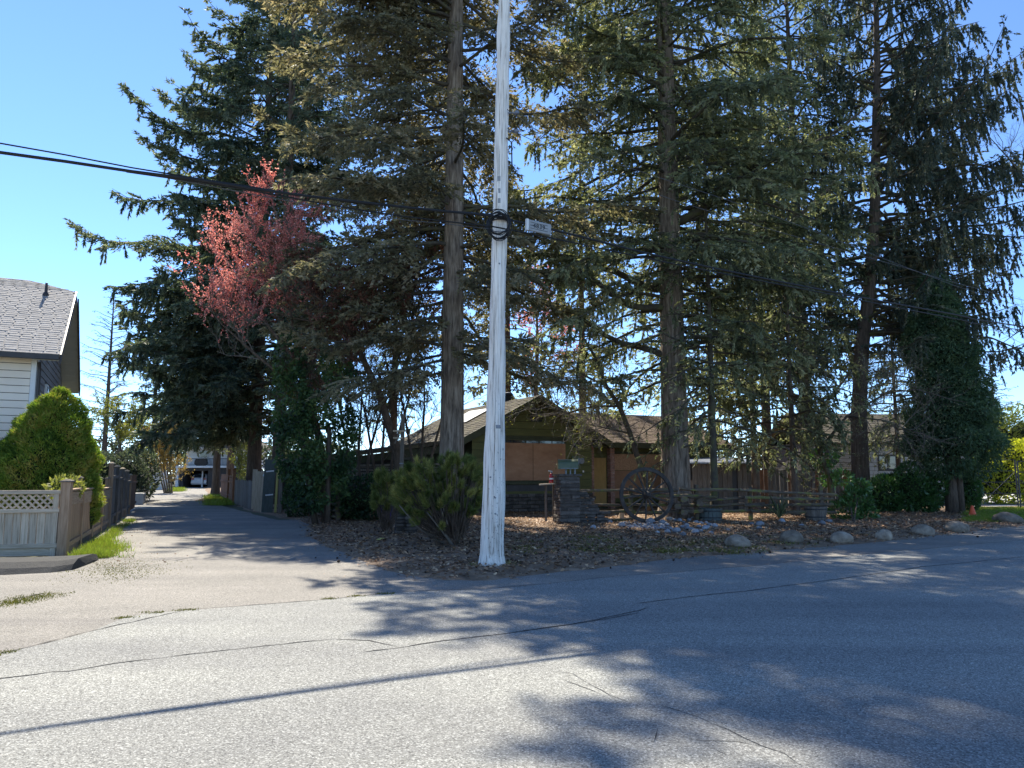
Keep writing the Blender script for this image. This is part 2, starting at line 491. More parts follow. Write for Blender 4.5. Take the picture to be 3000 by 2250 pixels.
lane_left = [(-8.3, 13.9), (-11.6, 21.6), (-14.7, 28.9), (-18.5, 37), (-26, 54), (-42, 72), (-44, 84)]
lane_right = [(-30, 84), (-21.5, 56), (-17.5, 43), (-13, 35), (-8, 26)]
lane = sheet('lane', wob([(-32, 6), (-8.3, 13.9)], 1, .03, 2) + wob(lane_left, 1, .12, 3)[1:] + wob(lane_right, 1, .15, 4) + [Vector((30, 40)), Vector((45, 30)), Vector((45, 10)), Vector((8, -8)), Vector((-32, -8))], 0.0, MT['lane'])

seam_px = [(0, 1915), (140, 1885), (270, 1850), (360, 1812), (440, 1797), (640, 1782), (800, 1768), (960, 1756), (1200, 1734), (1500, 1722), (1800, 1690), (2200, 1660), (2600, 1618), (3000, 1583)]
seam = [gp(*p) for p in seam_px]
d0 = (seam[0] - seam[2]).normalized()
d1 = (seam[-1] - seam[-4]).normalized()
seam = [seam[0] + d0 * 30] + seam + [seam[-1] + d1 * 90]
seam_w = wob([tuple(p) for p in seam], .35, .03, 5)
road = sheet('road', [Vector((-60, -45))] + seam_w + [Vector((130, 20)), Vector((20, -45))], 0.004, MT['road'])

def crack(px, w, seed, parent=road, amp=.035, z=.0075, pts=None):
    P = pts or [gp(*p) for p in px]
    q = wob([tuple(p) for p in P], .12, amp, seed)
    r = random.Random(seed)
    mb = MB(); vs = []
    for i, p in enumerate(q):
        t = (q[min(i + 1, len(q) - 1)] - q[max(i - 1, 0)]).normalized()
        s = Vector((-t.y, t.x)) * w * r.uniform(.35, 1.0)
        if i in (0, len(q) - 1): s *= .1
        vs += [(p.x + s.x, p.y + s.y, z), (p.x - s.x, p.y - s.y, z)]
    mb.add(vs, [(2 * i, 2 * i + 1, 2 * i + 3, 2 * i + 2) for i in range(len(q) - 1)])
    return mb.build('crack', MT['crack'], parent)
crack([(-80, 2000), (0, 1990), (100, 1978), (160, 1968), (200, 1968), (330, 1946), (500, 1925), (700, 1902), (900, 1880), (980, 1872), (1080, 1878), (1170, 1897)], .011, 1)
crack([(1060, 1915), (1190, 1897), (1300, 1880), (1450, 1862), (1680, 1830), (1880, 1790), (1900, 1780)], .014, 2)
crack([(1450, 1862), (1600, 1840), (1750, 1818), (1880, 1797)], .012, 22)
crack([(1860, 1770), (2000, 1752), (2180, 1733), (2480, 1695), (2700, 1662), (3000, 1632)], .016, 3)
crack([(1590, 1962), (1680, 1975), (1780, 2040), (1850, 2062)], .004, 4)
crack([(1640, 1992), (1760, 2036)], .004, 5)
crack([(1915, 2065), (2050, 2105), (2130, 2140), (2230, 2188), (2300, 2210), (2350, 2250)], .0045, 6)
crack([(1965, 2155), (2050, 2172), (2160, 2176), (2230, 2190)], .005, 7)
crack([(2060, 2185), (2150, 2225)], .003, 71)
crack([(1932, 2135), (1916, 2160), (1915, 2180)], .004, 8)
crack(None, .012, 9, amp=.04, pts=[Vector((p.x, p.y, 0)) for p in seam_w[60:-1:3] if -7 < p.x < 24])
crack([(0, 1760), (60, 1752), (130, 1738)], .02, 10, parent=lane)

# the littered yard: a soil surface that rises unevenly out of the asphalt
yard_px = [(690, 1468), (735, 1490), (800, 1503), (880, 1520), (915, 1545), (905, 1565), (950, 1592), (1010, 1622), (1090, 1655), (1180, 1680), (1300, 1698), (1430, 1698), (1560, 1686), (1700, 1668), (1850, 1650), (2000, 1634), (2200, 1618), (2420, 1600), (2620, 1583), (2780, 1565), (2900, 1548), (3000, 1540)]
yard_edge = [gp(*p) for p in yard_px]
ye = [Vector((-36, 88, 0)), Vector((-22.3, 56, 0)), Vector((-18, 43, 0))] + yard_edge + [yard_edge[-1] + (yard_edge[-1] - yard_edge[-4]).normalized() * 40]
poly = np.array([(p.x, p.y) for p in ye] + [(70, 110), (-36, 110)])
def pip(X, Y, poly):
    ins = np.zeros(X.shape, bool); n = len(poly); j = n - 1
    for i in range(n):
        xi, yi = poly[i]; xj, yj = poly[j]
        c = ((yi > Y) != (yj > Y)) & (X < (xj - xi) * (Y - yi) / (yj - yi + 1e-12) + xi)
        ins ^= c; j = i
    return ins
def pdist(X, Y, line):
    D = np.full(X.shape, 1e9)
    for a, b in zip(line[:-1], line[1:]):
        ax, ay = a; bx, by = b; dx, dy = bx - ax, by - ay
        t = np.clip(((X - ax) * dx + (Y - ay) * dy) / (dx * dx + dy * dy + 1e-12), 0, 1)
        D = np.minimum(D, np.hypot(X - ax - t * dx, Y - ay - t * dy))
    return D
ye_line = [(p.x, p.y) for p in ye]
def yard_z(X, Y):
    s = pdist(X, Y, ye_line) * np.where(pip(X, Y, poly), 1, -1)
    P = np.stack([X, Y, X * 0], 1)
    n = lump(P, 1.1, 2.0) * .5 + lump(P, 3.1, 5.0) * .3 + lump(P, 7.0, 1.0) * .2
    return np.clip(s * .11, -.12, .055) + n * (.028 + .012 * np.clip(s, 0, 2)) + .0
gx = np.concatenate([np.arange(-36, -12, .8), np.arange(-12, 20, .22), np.arange(20, 60, .8)])
gy = np.concatenate([np.arange(10, 30, .22), np.arange(30, 110, 1.0)])
GX, GY = np.meshgrid(gx, gy)
Z = yard_z(GX.ravel(), GY.ravel())
nx, ny = len(gx), len(gy)
V = np.stack([GX.ravel(), GY.ravel(), Z], 1)
idx = np.arange(nx * ny).reshape(ny, nx)
Fc = np.stack([idx[:-1, :-1], idx[:-1, 1:], idx[1:, 1:], idx[1:, :-1]], -1).reshape(-1, 4)
Fc = Fc[(Z[Fc] > -.06).any(1)]
me = bpy.data.meshes.new('yard_soil'); me.from_pydata(V.tolist(), [], Fc.tolist())
me.polygons.foreach_set('use_smooth', [True] * len(me.polygons)); me.update()
yard = link('yard_soil', me, MT['soil']); yard['kind'] = 'structure'
def yz(x, y):
    return float(yard_z(np.array([x]), np.array([y]))[0])
def ygp(x, y):
    p = gp(x, y)
    for _ in range(2):
        p = gp(x, y, max(0, yz(p.x, p.y)))
    return p

# fallen leaves, needles and cones over the yard and its edge
rng = np.random.default_rng(11)
def scatter(n, edge_w, xr, yr, dens):
    X = rng.uniform(*xr, n); Y = rng.uniform(*yr, n)
    s = pdist(X, Y, ye_line) * np.where(pip(X, Y, poly), 1, -1)
    keep = rng.uniform(size=n) < dens(X, Y, s)
    X, Y = X[keep], Y[keep]
    return X, Y, np.maximum(yard_z(X, Y), 0.005)
def leaf_litter(name, n, dens, xr, yr, ln, wd, tr, seed, label):
    X, Y, Zz = scatter(n, 1, xr, yr, dens)
    k = len(X)
    P = np.stack([X, Y, Zz + rng.uniform(.002, .03, k)], 1)
    a = rng.uniform(0, 6.28, k)
    D = nrm(np.stack([np.cos(a), np.sin(a), rng.normal(0, .25, k)], 1))
    Ln = rng.uniform(*ln, k); W = Ln * rng.uniform(*wd, k)
    S = nrm(np.cross(D, np.stack([rng.normal(0, .35, k), rng.normal(0, .35, k), np.ones(k)], 1)))
    mid = P + D * (Ln * .5)[:, None] + np.array([0, 0, .012])
    Vv = np.stack([P, mid + S * (W * .5)[:, None], P + D * Ln[:, None], mid - S * (W * .5)[:, None]], 1).reshape(-1, 3)
    Vv[:, 2] = np.maximum(Vv[:, 2], np.repeat(Zz, 4) + .003)
    t = np.clip(rng.normal(tr[0], tr[1], k), 0, 1)
    o = link(name, tri_mesh(name, Vv, 4, t), MT['litter'])
    tag(o, label, 'leaf litter', kind='stuff')
    return o
def d_in(X, Y, s):
    base = np.clip((s + .35) / .8, 0, 1)
    patch = .55 + .45 * lump(np.stack([X, Y, X * 0], 1), .8, 9.0)
    return np.clip(base * (.35 + .65 * patch), 0, 1)
leaf_litter('leaf_litter', 125000, d_in, (-12, 20), (11.5, 30), (.05, .11), (.35, .7), (.55, .27), 1, 'brown fallen leaves and needles covering the shaded yard')
def d_edge(X, Y, s):
    p = lump(np.stack([X, Y, X * 0], 1), .7, 4.0)
    return np.clip(1 - np.abs(s + .35) / 1.1, 0, 1) * np.clip(.12 + .5 * p, 0, .6)
leaf_litter('needle_litter', 60000, d_edge, (-9, 22), (9, 24), (.03, .07), (.12, .35), (.62, .2), 2, 'thin scatter of needles and bits along the asphalt edge')

cm = MB()
cm.lathe([(.004, 0), (.016, .006), (.023, .02), (.021, .034), (.013, .048), (.003, .056)], (0, 0, 0), 7)
cone_me = cm.mesh('pine_cone'); cone_me.materials.append(MT['cone'])
X, Y, Zz = scatter(1500, 1, (-7, 15), (11.5, 24), lambda X, Y, s: np.clip((s + 1.2) / 2.2, 0, 1) ** 2 * (Y < 20 + 3 * rng.uniform(size=len(X))))
ordr = np.argsort(Y)
near, rest = ordr[:290], ordr[290:]
for i in near:
    o = bpy.data.objects.new('pine_cone', cone_me); col.objects.link(o)
    o.location = (X[i], Y[i], Zz[i] + .018)
    o.rotation_euler = (rnd.uniform(1.2, 1.9), rnd.uniform(-.3, .3), rnd.uniform(0, 6.28))
    s_ = rnd.uniform(.6, 1.25); o.scale = (s_, s_, s_)
    tag(o, 'small dark pine cone lying among the leaf litter near the pole', 'pine cone', 'pine cones fallen round the pole')
vs0 = np.array([v.co for v in cone_me.vertices]); fs0 = [tuple(p.vertices) for p in cone_me.polygons]
big = MB()
for i in rest:
    R = Euler((rnd.uniform(1.2, 1.9), rnd.uniform(-.3, .3), rnd.uniform(0, 6.28))).to_matrix()
    q = (vs0 * rnd.uniform(.6, 1.2)) @ np.array(R).T + np.array([X[i], Y[i], Zz[i] + .018])
    big.add(q.tolist(), fs0)
tag(big.build('pine_cones', MT['cone']), 'scatter of small pine cones farther back in the yard', 'pine cones', kind='stuff')

# moss along the seam between lane and road
def tufts(name, centers, m, label, cat, ln, wd, per, spread, tr=(.5, .25), up=.6, seed=3):
    r = np.random.default_rng(seed)
    C = np.repeat(np.array(centers), per, axis=0)
    k = len(C)
    P = C + np.stack([r.normal(0, spread, k), r.normal(0, spread, k), np.zeros(k)], 1)
    D = nrm(np.stack([r.normal(0, 1 - up, k), r.normal(0, 1 - up, k), np.full(k, up)], 1))
    Ln = r.uniform(*ln, k); W = Ln * r.uniform(*wd, k)
    o = link(name, tri_mesh(name, leaf_faces(r, P, D, Ln, W, False), 3, np.clip(r.normal(tr[0], tr[1], k), 0, 1)), m)
    return tag(o, label, cat, kind='stuff')
mc = []
for i, p in enumerate(seam_w):
    if -6 < p.x < -.5 and mnoise.noise(Vector((p.x * 1.3, p.y, 0))) > -.12:
        mc += [(p.x + rnd.uniform(-.1, .1), p.y + rnd.uniform(0, .07), .002) for _ in range(5)]
tufts('seam_moss', mc, MT['moss'], 'line of yellow-green moss along the seam of lane and road', 'moss', (.012, .03), (.3, .6), 22, .035, up=.5)
mc = []
for i in range(260):
    t = rnd.random(); a = gp(0, 1773).lerp(gp(140, 1742), t)
    mc.append((a.x + rnd.gauss(0, .10), a.y + rnd.gauss(0, .08), .001))
for i in range(300):
    a = gp(rnd.gauss(350, 55), rnd.gauss(1668, 17)); mc.append((a.x + rnd.gauss(0, .2), a.y + rnd.gauss(0, .2), .001))
tufts('lane_moss', mc, MT['moss'], 'yellow-green moss patches at the left edge of the lane', 'moss', (.012, .028), (.3, .6), 7, .11, up=.5)
pbase = gp(1441, 1668)
tufts('pole_weeds', [(pbase.x + math.cos(a_) * .26 + rnd.gauss(0, .05), pbase.y + .18 + math.sin(a_) * .24 + rnd.gauss(0, .05), .03) for a_ in [k_ * .21 for k_ in range(34)]], MT['grass'], 'thin green weeds round the foot of the utility pole', 'weeds', (.04, .12), (.07, .14), 9, .05, up=.6)
# bright grass along the side fence
mc = []
fa, fb = Vector((-8.15, 14.25)), Vector((-14.4, 29.0))
dv = (fb - fa).normalized(); sd = Vector((dv.y, -dv.x))
for i in range(1500):
    t = rnd.random() ** 1.7 * 12.0
    dens = (1 if t < 2.6 else .45 if t < 4 else .2) * (1 if mnoise.noise(Vector((t * 1.3, 3, 0))) > -.15 else .35)
    if rnd.random() > dens: continue
    w = abs(rnd.gauss(0, .24 if t < 3 else .13)) + .03
    q = fa + dv * t + sd * w
    mc.append((q.x, q.y, 0))
tufts('verge_grass', mc, MT['grass'], 'bright green grass tufts growing along the foot of the side fence', 'grass', (.05, .20), (.05, .10), 18, .07, up=.66, tr=(.5, .27))
mc = []
for i in range(500):
    a = gp(rnd.uniform(610, 672), rnd.uniform(1452, 1482)); mc.append((a.x, a.y, .02))
for i in range(250):
    a = gp(rnd.uniform(500, 535), rnd.uniform(1430, 1441)); mc.append((a.x, a.y, .02))
tufts('far_verge_grass', mc, MT['grass'], 'sunlit grass patches at the far end of the lane', 'grass', (.08, .25), (.1, .2), 14, .2, up=.6)
mc = []
for i in range(2600):
    a = gp(rnd.uniform(2835, 3090), rnd.uniform(1492, 1535)); mc.append((a.x, a.y, max(0, yz(a.x, a.y))))
tufts('lawn_grass', mc, MT['grass'], 'strip of lawn before the metal fence panels at right', 'grass', (.05, .13), (.1, .2), 16, .12, up=.6)
sheet('driveway', [gp(2850, 1490), gp(3090, 1484), gp(3060, 1438), gp(2820, 1440)], .075, MT['concrete'])
X, Y, Zz = scatter(9000, 1, (-14, -5), (13, 27), lambda X, Y, s: np.exp(-np.abs((X + 8.1) * .906 + (Y - 14.1) * .42 - .75) / .5) * .35)
k = len(X); P = np.stack([X, Y, np.full(k, .006)], 1); a = rng.uniform(0, 6.28, k)
o = link('lane_litter', tri_mesh('lane_litter', leaf_faces(rng, P, nrm(np.stack([np.cos(a), np.sin(a), np.full(k, .12)], 1)), rng.uniform(.02, .06, k), rng.uniform(.012, .03, k)), 4, np.clip(rng.normal(.75, .2, k), 0, 1)), MT['litter'])
tag(o, 'dry tan leaf bits along the left side of the lane', 'leaf litter', kind='stuff')
# raised black asphalt berm in front of the lattice fence
mb = MB(); pa = [gp(-330, 1672), gp(60, 1668), gp(190, 1662), gp(246, 1656), gp(262, 1652)]
for i in range(len(pa) - 1): pass
ring = []
for i, p in enumerate(pa):
    hgt = .15 if i < len(pa) - 1 else .03
    prof = [(-.75, -.02), (-.6, hgt * .55), (-.35, hgt), (.5, hgt), (.75, hgt * .7), (.95, -.02)]
    d = Vector((.25, -.97, 0)) * -1
    ring.append([(p.x + d.x * a_ * (1 if i < len(pa) - 1 else .55), p.y + d.y * a_ * (1 if i < len(pa) - 1 else .55), b_ + .01 * rnd.uniform(-1, 1)) for a_, b_ in prof])
n6 = 6
mb.add([q for r_ in ring for q in r_], [(i * n6 + j, (i + 1) * n6 + j, (i + 1) * n6 + j + 1, i * n6 + j + 1) for i in range(len(pa) - 1) for j in range(n6 - 1)] + [tuple((len(pa) - 1) * n6 + j for j in range(n6))])
bm_ = mb.build('asphalt_berm', MT['berm'], smooth=False); bm_['kind'] = 'structure'
# ------------------------------------------------------------------ buildings
UP = Vector((0, 0, 1))
def roof_plane(parent, e0, e1, r1, r0, mslab, msh, course=.145, wid=.3, th=.12, seed=1, lift=.012, name='roof'):
    """eave e0->e1, ridge r0->r1; a slab with rows of overlapping shingles on it"""
    e0, e1, r1, r0 = map(Vector, (e0, e1, r1, r0))
    n = (e1 - e0).cross(r0 - e0).normalized()
    if n.z < 0: n = -n
    mb = MB(); mb.slab([e0, e1, r1, r0], n, th)
    ob = mb.build(name, msh, parent)
    r = random.Random(seed); sh = MB()
    L = ((r0 - e0).length + (r1 - e1).length) / 2
    k = int(L / course)
    for i in range(k):
        t0, t1 = i / k, min(1, (i + 1.25) / k)
        a0, a1 = e0.lerp(r0, t0), e1.lerp(r1, t0)
        b0, b1 = e0.lerp(r0, t1), e1.lerp(r1, t1)
        m = max(1, int((a1 - a0).length / wid))
        off = r.random() * .6
        for j in range(m + 1):
            u0, u1 = max(0, (j - off) / m), min(1, (j + 1 - off) / m - .003)
            if u1 - u0 < .1 / m: continue
            h = lift * r.uniform(.6, 1.2); j0 = r.uniform(-.006, .008)
            s_ = (b0 - a0).normalized() * -j0
            p = [a0.lerp(a1, u0) + s_, a0.lerp(a1, u1) + s_, b0.lerp(b1, u1), b0.lerp(b1, u0)]
            sh.add([p[0] + n * (h + .004), p[1] + n * (h + .004), p[2] + n * .004, p[3] + n * .004, p[0] + n * .001, p[1] + n * .001],
                   [(0, 1, 2, 3), (4, 5, 1, 0)])
    so = sh.build('shingles', msh, ob)
    so['kind'] = 'stuff'
    return ob

def clad(parent, m, c, e, n, z0, z1, step, xs, th=.022, tilt=.07, name='siding_board', holes=()):
    """tilted boards with thin gaps along e on a wall plane through c facing n; xs(z) gives the two ends"""
    a = math.atan2(e.y, e.x); z = z0
    while z < z1 - .03:
        h = min(step, z1 - z)
        x0, x1 = xs(z + h * .5)
        spans = [(x0, x1)]
        for (hx0, hx1, hz0, hz1) in holes:
            if z + h > hz0 + .02 and z < hz1 - .02:
                ns = []
                for (s0, s1) in spans:
                    if hx1 <= s0 or hx0 >= s1: ns.append((s0, s1)); continue
                    if hx0 > s0: ns.append((s0, hx0))
                    if hx1 < s1: ns.append((hx1, s1))
                spans = ns
        for s0, s1 in spans:
            if s1 - s0 > .04:
                ctr = c + e * ((s0 + s1) / 2) + n * (.012) + UP * (z + h * .5 - c.z)
                R = rz(a) @ Matrix.Rotation(-tilt if n.dot(Vector((-e.y, e.x, 0))) < 0 else tilt, 3, 'X')
                pc(name, parent, m, ctr, (s1 - s0, th, h - .014), R, .004)  # gap bares the dark backing, standing in for the lap's shadow line
        z += step

# ---- house on the left, gable end with a clipped peak towards the lane
PH = math.radians(27)
E1 = Vector((math.cos(PH), math.sin(PH), 0)); E2 = Vector((-math.sin(PH), math.cos(PH), 0)); NF = -E2
C0 = at(101, 1150, 20.0); C0.z = 0
lh = root('suburban_house', C0, 'two-storey cream sided house with grey shingle roof behind the conical shrub', 'house')
W = lambda a, b, z: C0 + E1 * a + E2 * b + UP * z
EAVE, RIDGE, HALF = 4.95, 7.55, 4.1
DEP = 8.2; sl = (RIDGE - EAVE) / HALF
mb = MB(); mb.hexa([W(-12, .03, 0), W(-.03, .03, 0), W(-.03, DEP, 0), W(-12, DEP, 0), W(-12, .03, EAVE), W(-.03, .03, EAVE), W(-.03, DEP, EAVE), W(-12, DEP, EAVE)])
mb.add([W(-.03, .03, EAVE), W(-.03, DEP, EAVE), W(-.03, HALF, RIDGE - .05)], [(0, 1, 2)])
mb.build('wall', MT['darktrim'], lh)  # backing kept dark to draw shadow lines between the boards
clad(lh, MT['cream'], W(0, 0, 0), E1, NF, .3, EAVE - .1, .2, lambda z: (-12, -.12), name='siding_board')
clad(lh, MT['shaded_gable'], W(0, 0, 0), E2, E1, .3, RIDGE - .25, .2, lambda z: (.12, DEP) if z < EAVE else (.05 + (z - EAVE) / sl, DEP - (z - EAVE) / sl), name='siding_board', holes=((2.3, 2.75, 3.1, 4.2), (4.6, 5.2, 3.1, 3.9)))
pc('corner_trim', lh, MT['white'], W(-.05, -.03, EAVE / 2), (.13, .03, EAVE), rz(PH))
pc('corner_trim', lh, MT['white'], W(.03, .06, EAVE / 2), (.03, .13, EAVE), rz(PH))
for (b0, b1, z0, z1) in ((2.3, 2.75, 3.1, 4.2), (4.6, 5.2, 3.1, 3.9)):
    w_ = pc('window', lh, MT['white'], W(.05, (b0 + b1) / 2, (z0 + z1) / 2), (.07, b1 - b0, z1 - z0), rz(PH))
    pc('pane', w_, MT['glass'], W(.075, (b0 + b1) / 2, (z0 + z1) / 2), (.05, b1 - b0 - .12, z1 - z0 - .12), None)
    w_.children[0].location = rz(PH) @ Vector((.025, 0, 0)); w_.children[0].location = Vector((.025, 0, 0))
OV = .55
# roof: two slopes, clipped at the lane end
rp = lambda a, b: W(a, b, (EAVE + .12) + sl * (HALF - abs(b - HALF)) - 0.0)
CLIP = .55
roof_plane(lh, rp(-12, -OV), rp(OV, -OV), rp(OV, HALF - CLIP), rp(-12, HALF - CLIP), MT['darktrim'], MT['shingle'], seed=3, name='roof')
roof_plane(lh, rp(-12, HALF - CLIP), rp(OV, HALF - CLIP), rp(OV - 1.3, HALF), rp(-12, HALF), MT['darktrim'], MT['shingle'], seed=4, th=.08, name='roof')
mb = MB(); mb.slab([rp(OV, HALF - CLIP), rp(OV, HALF + CLIP), rp(OV - 1.3, HALF)], (E1 + UP * .5).normalized(), .08); mb.build('clipped_peak', MT['shingle'], lh)
roof_plane(lh, rp(OV, DEP + OV), rp(-12, DEP + OV), rp(-12, HALF), rp(OV - 1.3, HALF), MT['darktrim'], MT['shingle'], seed=5, name='roof')
mb = MB(); mb.slab([rp(OV, DEP + OV), rp(OV, HALF + CLIP), rp(OV - 1.3, HALF)], (E2 + UP).normalized(), .1); mb.build('roof', MT['shingle'], lh)
# barge boards and soffits
for (b0, b1) in ((-OV, HALF - CLIP), (DEP + OV, HALF + CLIP)):
    p0, p1 = rp(OV, b0), rp(OV, b1)
    mb = MB(); mb.hexa([p0 + E1 * .01 - UP * .26, p0 + E1 * .05 - UP * .26, p1 + E1 * .05 - UP * .26, p1 + E1 * .01 - UP * .26, p0 + E1 * .01 + UP * .01, p0 + E1 * .05 + UP * .01, p1 + E1 * .05 + UP * .01, p1 + E1 * .01 + UP * .01])
    mb.build('barge_board', MT['darktrim'], lh)
    k = 14
    for i in range(k):
        q0, q1 = rp(0, b0 + (b1 - b0) * i / k), rp(0, b0 + (b1 - b0) * (i + .96) / k)
        d_ = UP * -.15
        mb = MB(); mb.hexa([q0 + d_ - UP * .02, q0 + E1 * OV + d_ - UP * .02, q1 + E1 * OV + d_ - UP * .02, q1 + d_ - UP * .02, q0 + d_, q0 + E1 * OV + d_, q1 + E1 * OV + d_, q1 + d_])
        mb.build('soffit_board', MT['soffit'], lh)
pc('gutter', lh, MT['darktrim'], W(-6 + OV / 2, -OV - .06, EAVE - .31), (12 + OV, .13, .15), rz(PH))
pc('soffit', lh, MT['soffit'], W(-6, -OV / 2, EAVE - .28), (12, OV, .03), rz(PH))
mb = MB(); mb.tube([W(.06, -.02, EAVE - .4), W(.08, -.06, EAVE - .6), W(.08, -.06, .2)], .045, 8); mb.build('downspout', MT['darktrim'], lh)
vp = rp(-.2, 3.1); mb = MB(); mb.lathe([(.10, -.02), (.08, .05), (.045, .1), (.036, .36), (.042, .38), (.03, .39)], vp, 10); mb.build('vent_pipe', MT['darktrim'], lh)
# lower porch roof
roof_plane(lh, W(-12, -2.2, 2.55), W(-1.55, -2.2, 2.55), W(-1.55, -.02, 3.25), W(-12, -.02, 3.25), MT['darktrim'], MT['darktrim'], seed=6, name='porch_roof')
pc('porch_fascia', lh, MT['white'], W(-6.8, -2.23, 2.47), (10.5, .03, .18), rz(PH))
pc('porch_beam', lh, MT['redboard'], W(-6.8, -2.0, 2.25), (10.4, .12, .2), rz(PH))

# ---- abandoned green bungalow behind the trees
AP = at(1583, 1157, 30.0)
G0 = Vector((AP.x, AP.y, 0)); RZ = AP.z
gh = root('boarded_up_bungalow', G0, 'derelict olive green bungalow with boarded windows behind the split-rail fence', 'house')
G = lambda a, b, z: G0 + E1 * a + E2 * b + UP * z
HW = 3.1; gs = .535; ROV = .55
gz = lambda a: RZ - .12 - gs * abs(a)
WB = ROV                                     # wall plane set back from the rake
wp0 = G(0, WB, 0)
def wl(x, y):
    q = onpl(x, y, wp0, NF); d = q - wp0
    return d.dot(E1), q.z
mb = MB()
HB = 9.0
mb.hexa([G(-HW + .4, WB + .03, 0), G(HW - .4, WB + .03, 0), G(HW - .4, HB, 0), G(-HW + .4, HB, 0), G(-HW + .4, WB + .03, gz(HW) + .2), G(HW - .4, WB + .03, gz(HW) + .2), G(HW - .4, HB, gz(HW) + .2), G(-HW + .4, HB, gz(HW) + .2)])
mb.add([G(-HW + .4, WB + .03, gz(HW) + .2), G(HW - .4, WB + .03, gz(HW) + .2), G(0, WB + .03, RZ - .15)], [(0, 1, 2)])
mb.build('wall', MT['olivetrim'], gh)
a0, zt = wl(1480, 1297); a1, zb = wl(1655, 1407)
vx0, vz1 = wl(1555, 1197); vx1, vz0 = wl(1588, 1232)
clad(gh, MT['olive'], wp0, E1, NF, .75, RZ - .3, .29, lambda z: (max(-HW + .35, -(RZ - .25 - z) / gs), min(HW - .35, (RZ - .25 - z) / gs)), holes=((a0 - .3, a1, zb - .1, zt + .12), (vx0, vx1, vz0, vz1)))
# louvred gable vent
vt = pc('gable_vent', gh, MT['blackmetal'], G((vx0 + vx1) / 2, WB - .0, (vz0 + vz1) / 2), (vx1 - vx0 + .1, .05, vz1 - vz0 + .06), rz(PH))
for i in range(6):
    z = vz0 + (vz1 - vz0) * (i + .5) / 6
    o = pc('louvre', vt, MT['olivetrim'], G((vx0 + vx1) / 2, WB - .05, z), (vx1 - vx0, .015, .07), None)
    o.location = Vector((0, -.035, z - (vz0 + vz1) / 2)); o.rotation_euler = (.6, 0, 0)
# window opening with strip of glass over the plywood
pc('window_header', gh, MT['olivetrim'], G((a0 + a1) / 2 - .15, WB - .03, zt + .14), (a1 - a0 + .5, .06, .07), rz(PH))
gb = a1 - a0 + .3
for i in range(5):
    pc('pane', gh, MT['glass'], G(a0 - .3 + gb * (i + .5) / 5, WB + .0, zt + .03), (gb / 5 - .05, .02, .26), rz(PH))
for i in range(2):
    wd = (a1 - a0 + .3) / 2
    pc('plywood_sheet', gh, MT['ply'], G(a0 - .3 + wd * (i + .5), WB - .05 - .012 * i, (zt + zb) / 2), (wd - .012, .018, zt - zb), rz(PH), .003)
pc('window_sill', gh, MT['olivetrim'], G((a0 + a1) / 2, WB - .07, zb - .12), (a1 - a0 + .6, .14, .07), rz(PH))
# masonry base under the window with a dark panel standing in for a shaded gap
pc('opening_panel', gh, MT['interior'], G((a0 + a1) / 2 + .0, WB - .0, zb - .42), (a1 - a0 - .1, .05, .5), rz(PH))
row = 0; z = .05
while z < .72:
    x = -HW + .4 + (row % 2) * .15
    while x < HW - .5:
        pc('stone', gh, MT['ledge'], G(x + .19, WB - .03, z + .07), (.37, .1 + rnd.uniform(0, .03), .13), rz(PH), .015)
        x += .39
    z += .145; row += 1
# roof of the gable wing
rg = lambda a, b: G(a, b, RZ - gs * abs(a))
roof_plane(gh, rg(HW + .35, HB), rg(HW + .35, 0), rg(0, 0), rg(0, HB), MT['olivetrim'], MT['oldshingle'], course=.2, seed=7, name='roof', lift=.02)
roof_plane(gh, rg(-HW - .35, 0), rg(-HW - .35, HB), rg(0, HB), rg(0, 0), MT['olivetrim'], MT['oldshingle'], course=.2, seed=8, name='roof', lift=.02)
for s_ in (-1, 1):
    p0, p1 = rg(s_ * (HW + .35), 0), rg(0, 0)
    d = NF * .05
    mb = MB(); mb.hexa([p0 - UP * .27, p0 + d - UP * .27, p1 + d - UP * .27, p1 - UP * .27, p0 + UP * .02, p0 + d + UP * .02, p1 + d + UP * .02, p1 + UP * .02])
    mb.build('barge_board', MT['olivetrim'], gh)
    mb = MB(); q0, q1 = p0 - UP * .2, p1 - UP * .2
    mb.hexa([q0 - UP * .02, q0 + E2 * WB - UP * .02, q1 + E2 * WB - UP * .02, q1 - UP * .02, q0, q0 + E2 * WB, q1 + E2 * WB, q1]); mb.build('soffit', MT['olivetrim'], gh)
mb = MB(); vq = rg(.15, 3.2) ; mb.lathe([(.16, -.1), (.16, .22), (.24, .24), (.24, .27), (.17, .29), (.17, .34), (.25, .36), (.25, .39), (.2, .46), (.06, .5)], vq, 12); mb.build('roof_vent', MT['blackmetal'], gh)
# tarp-like flashing on the left slope and the low carport roof
tp = [rg(-.7, 3.0), rg(-1.9, 3.0), rg(-2.0, 5.4), rg(-.6, 5.6)]
mb = MB(); mb.slab([p + Vector((-.46, 0, .88)) * .07 for p in tp], Vector((-.42, -.22, .88)), .01); mb.build('roof_patch', MT['panel'], gh)
cz = RZ - gs * (HW + .35)
cL = lambda a, b, z: G(a, b, z)
roof_plane(gh, cL(-8.6, 1.2, cz - .72), cL(-8.6, 7.5, cz - .72), cL(-HW - .15, 7.5, cz + .02), cL(-HW - .15, 1.2, cz + .02), MT['olivetrim'], MT['oldshingle'], course=.22, seed=9, name='carport_roof', lift=.02)
pc('carport_beam', gh, MT['olivetrim'], G(-5.8, 1.5, cz - .62), (5.6, .14, .28), rz(PH) @ Matrix.Rotation(-.13, 3, 'Y'))
for a_ in (-8.2, -5.8, -3.6):
    pc('carport_post', gh, MT['olivetrim'], G(a_, 1.5, (cz - .9) / 2), (.12, .12, cz - .9), rz(PH))
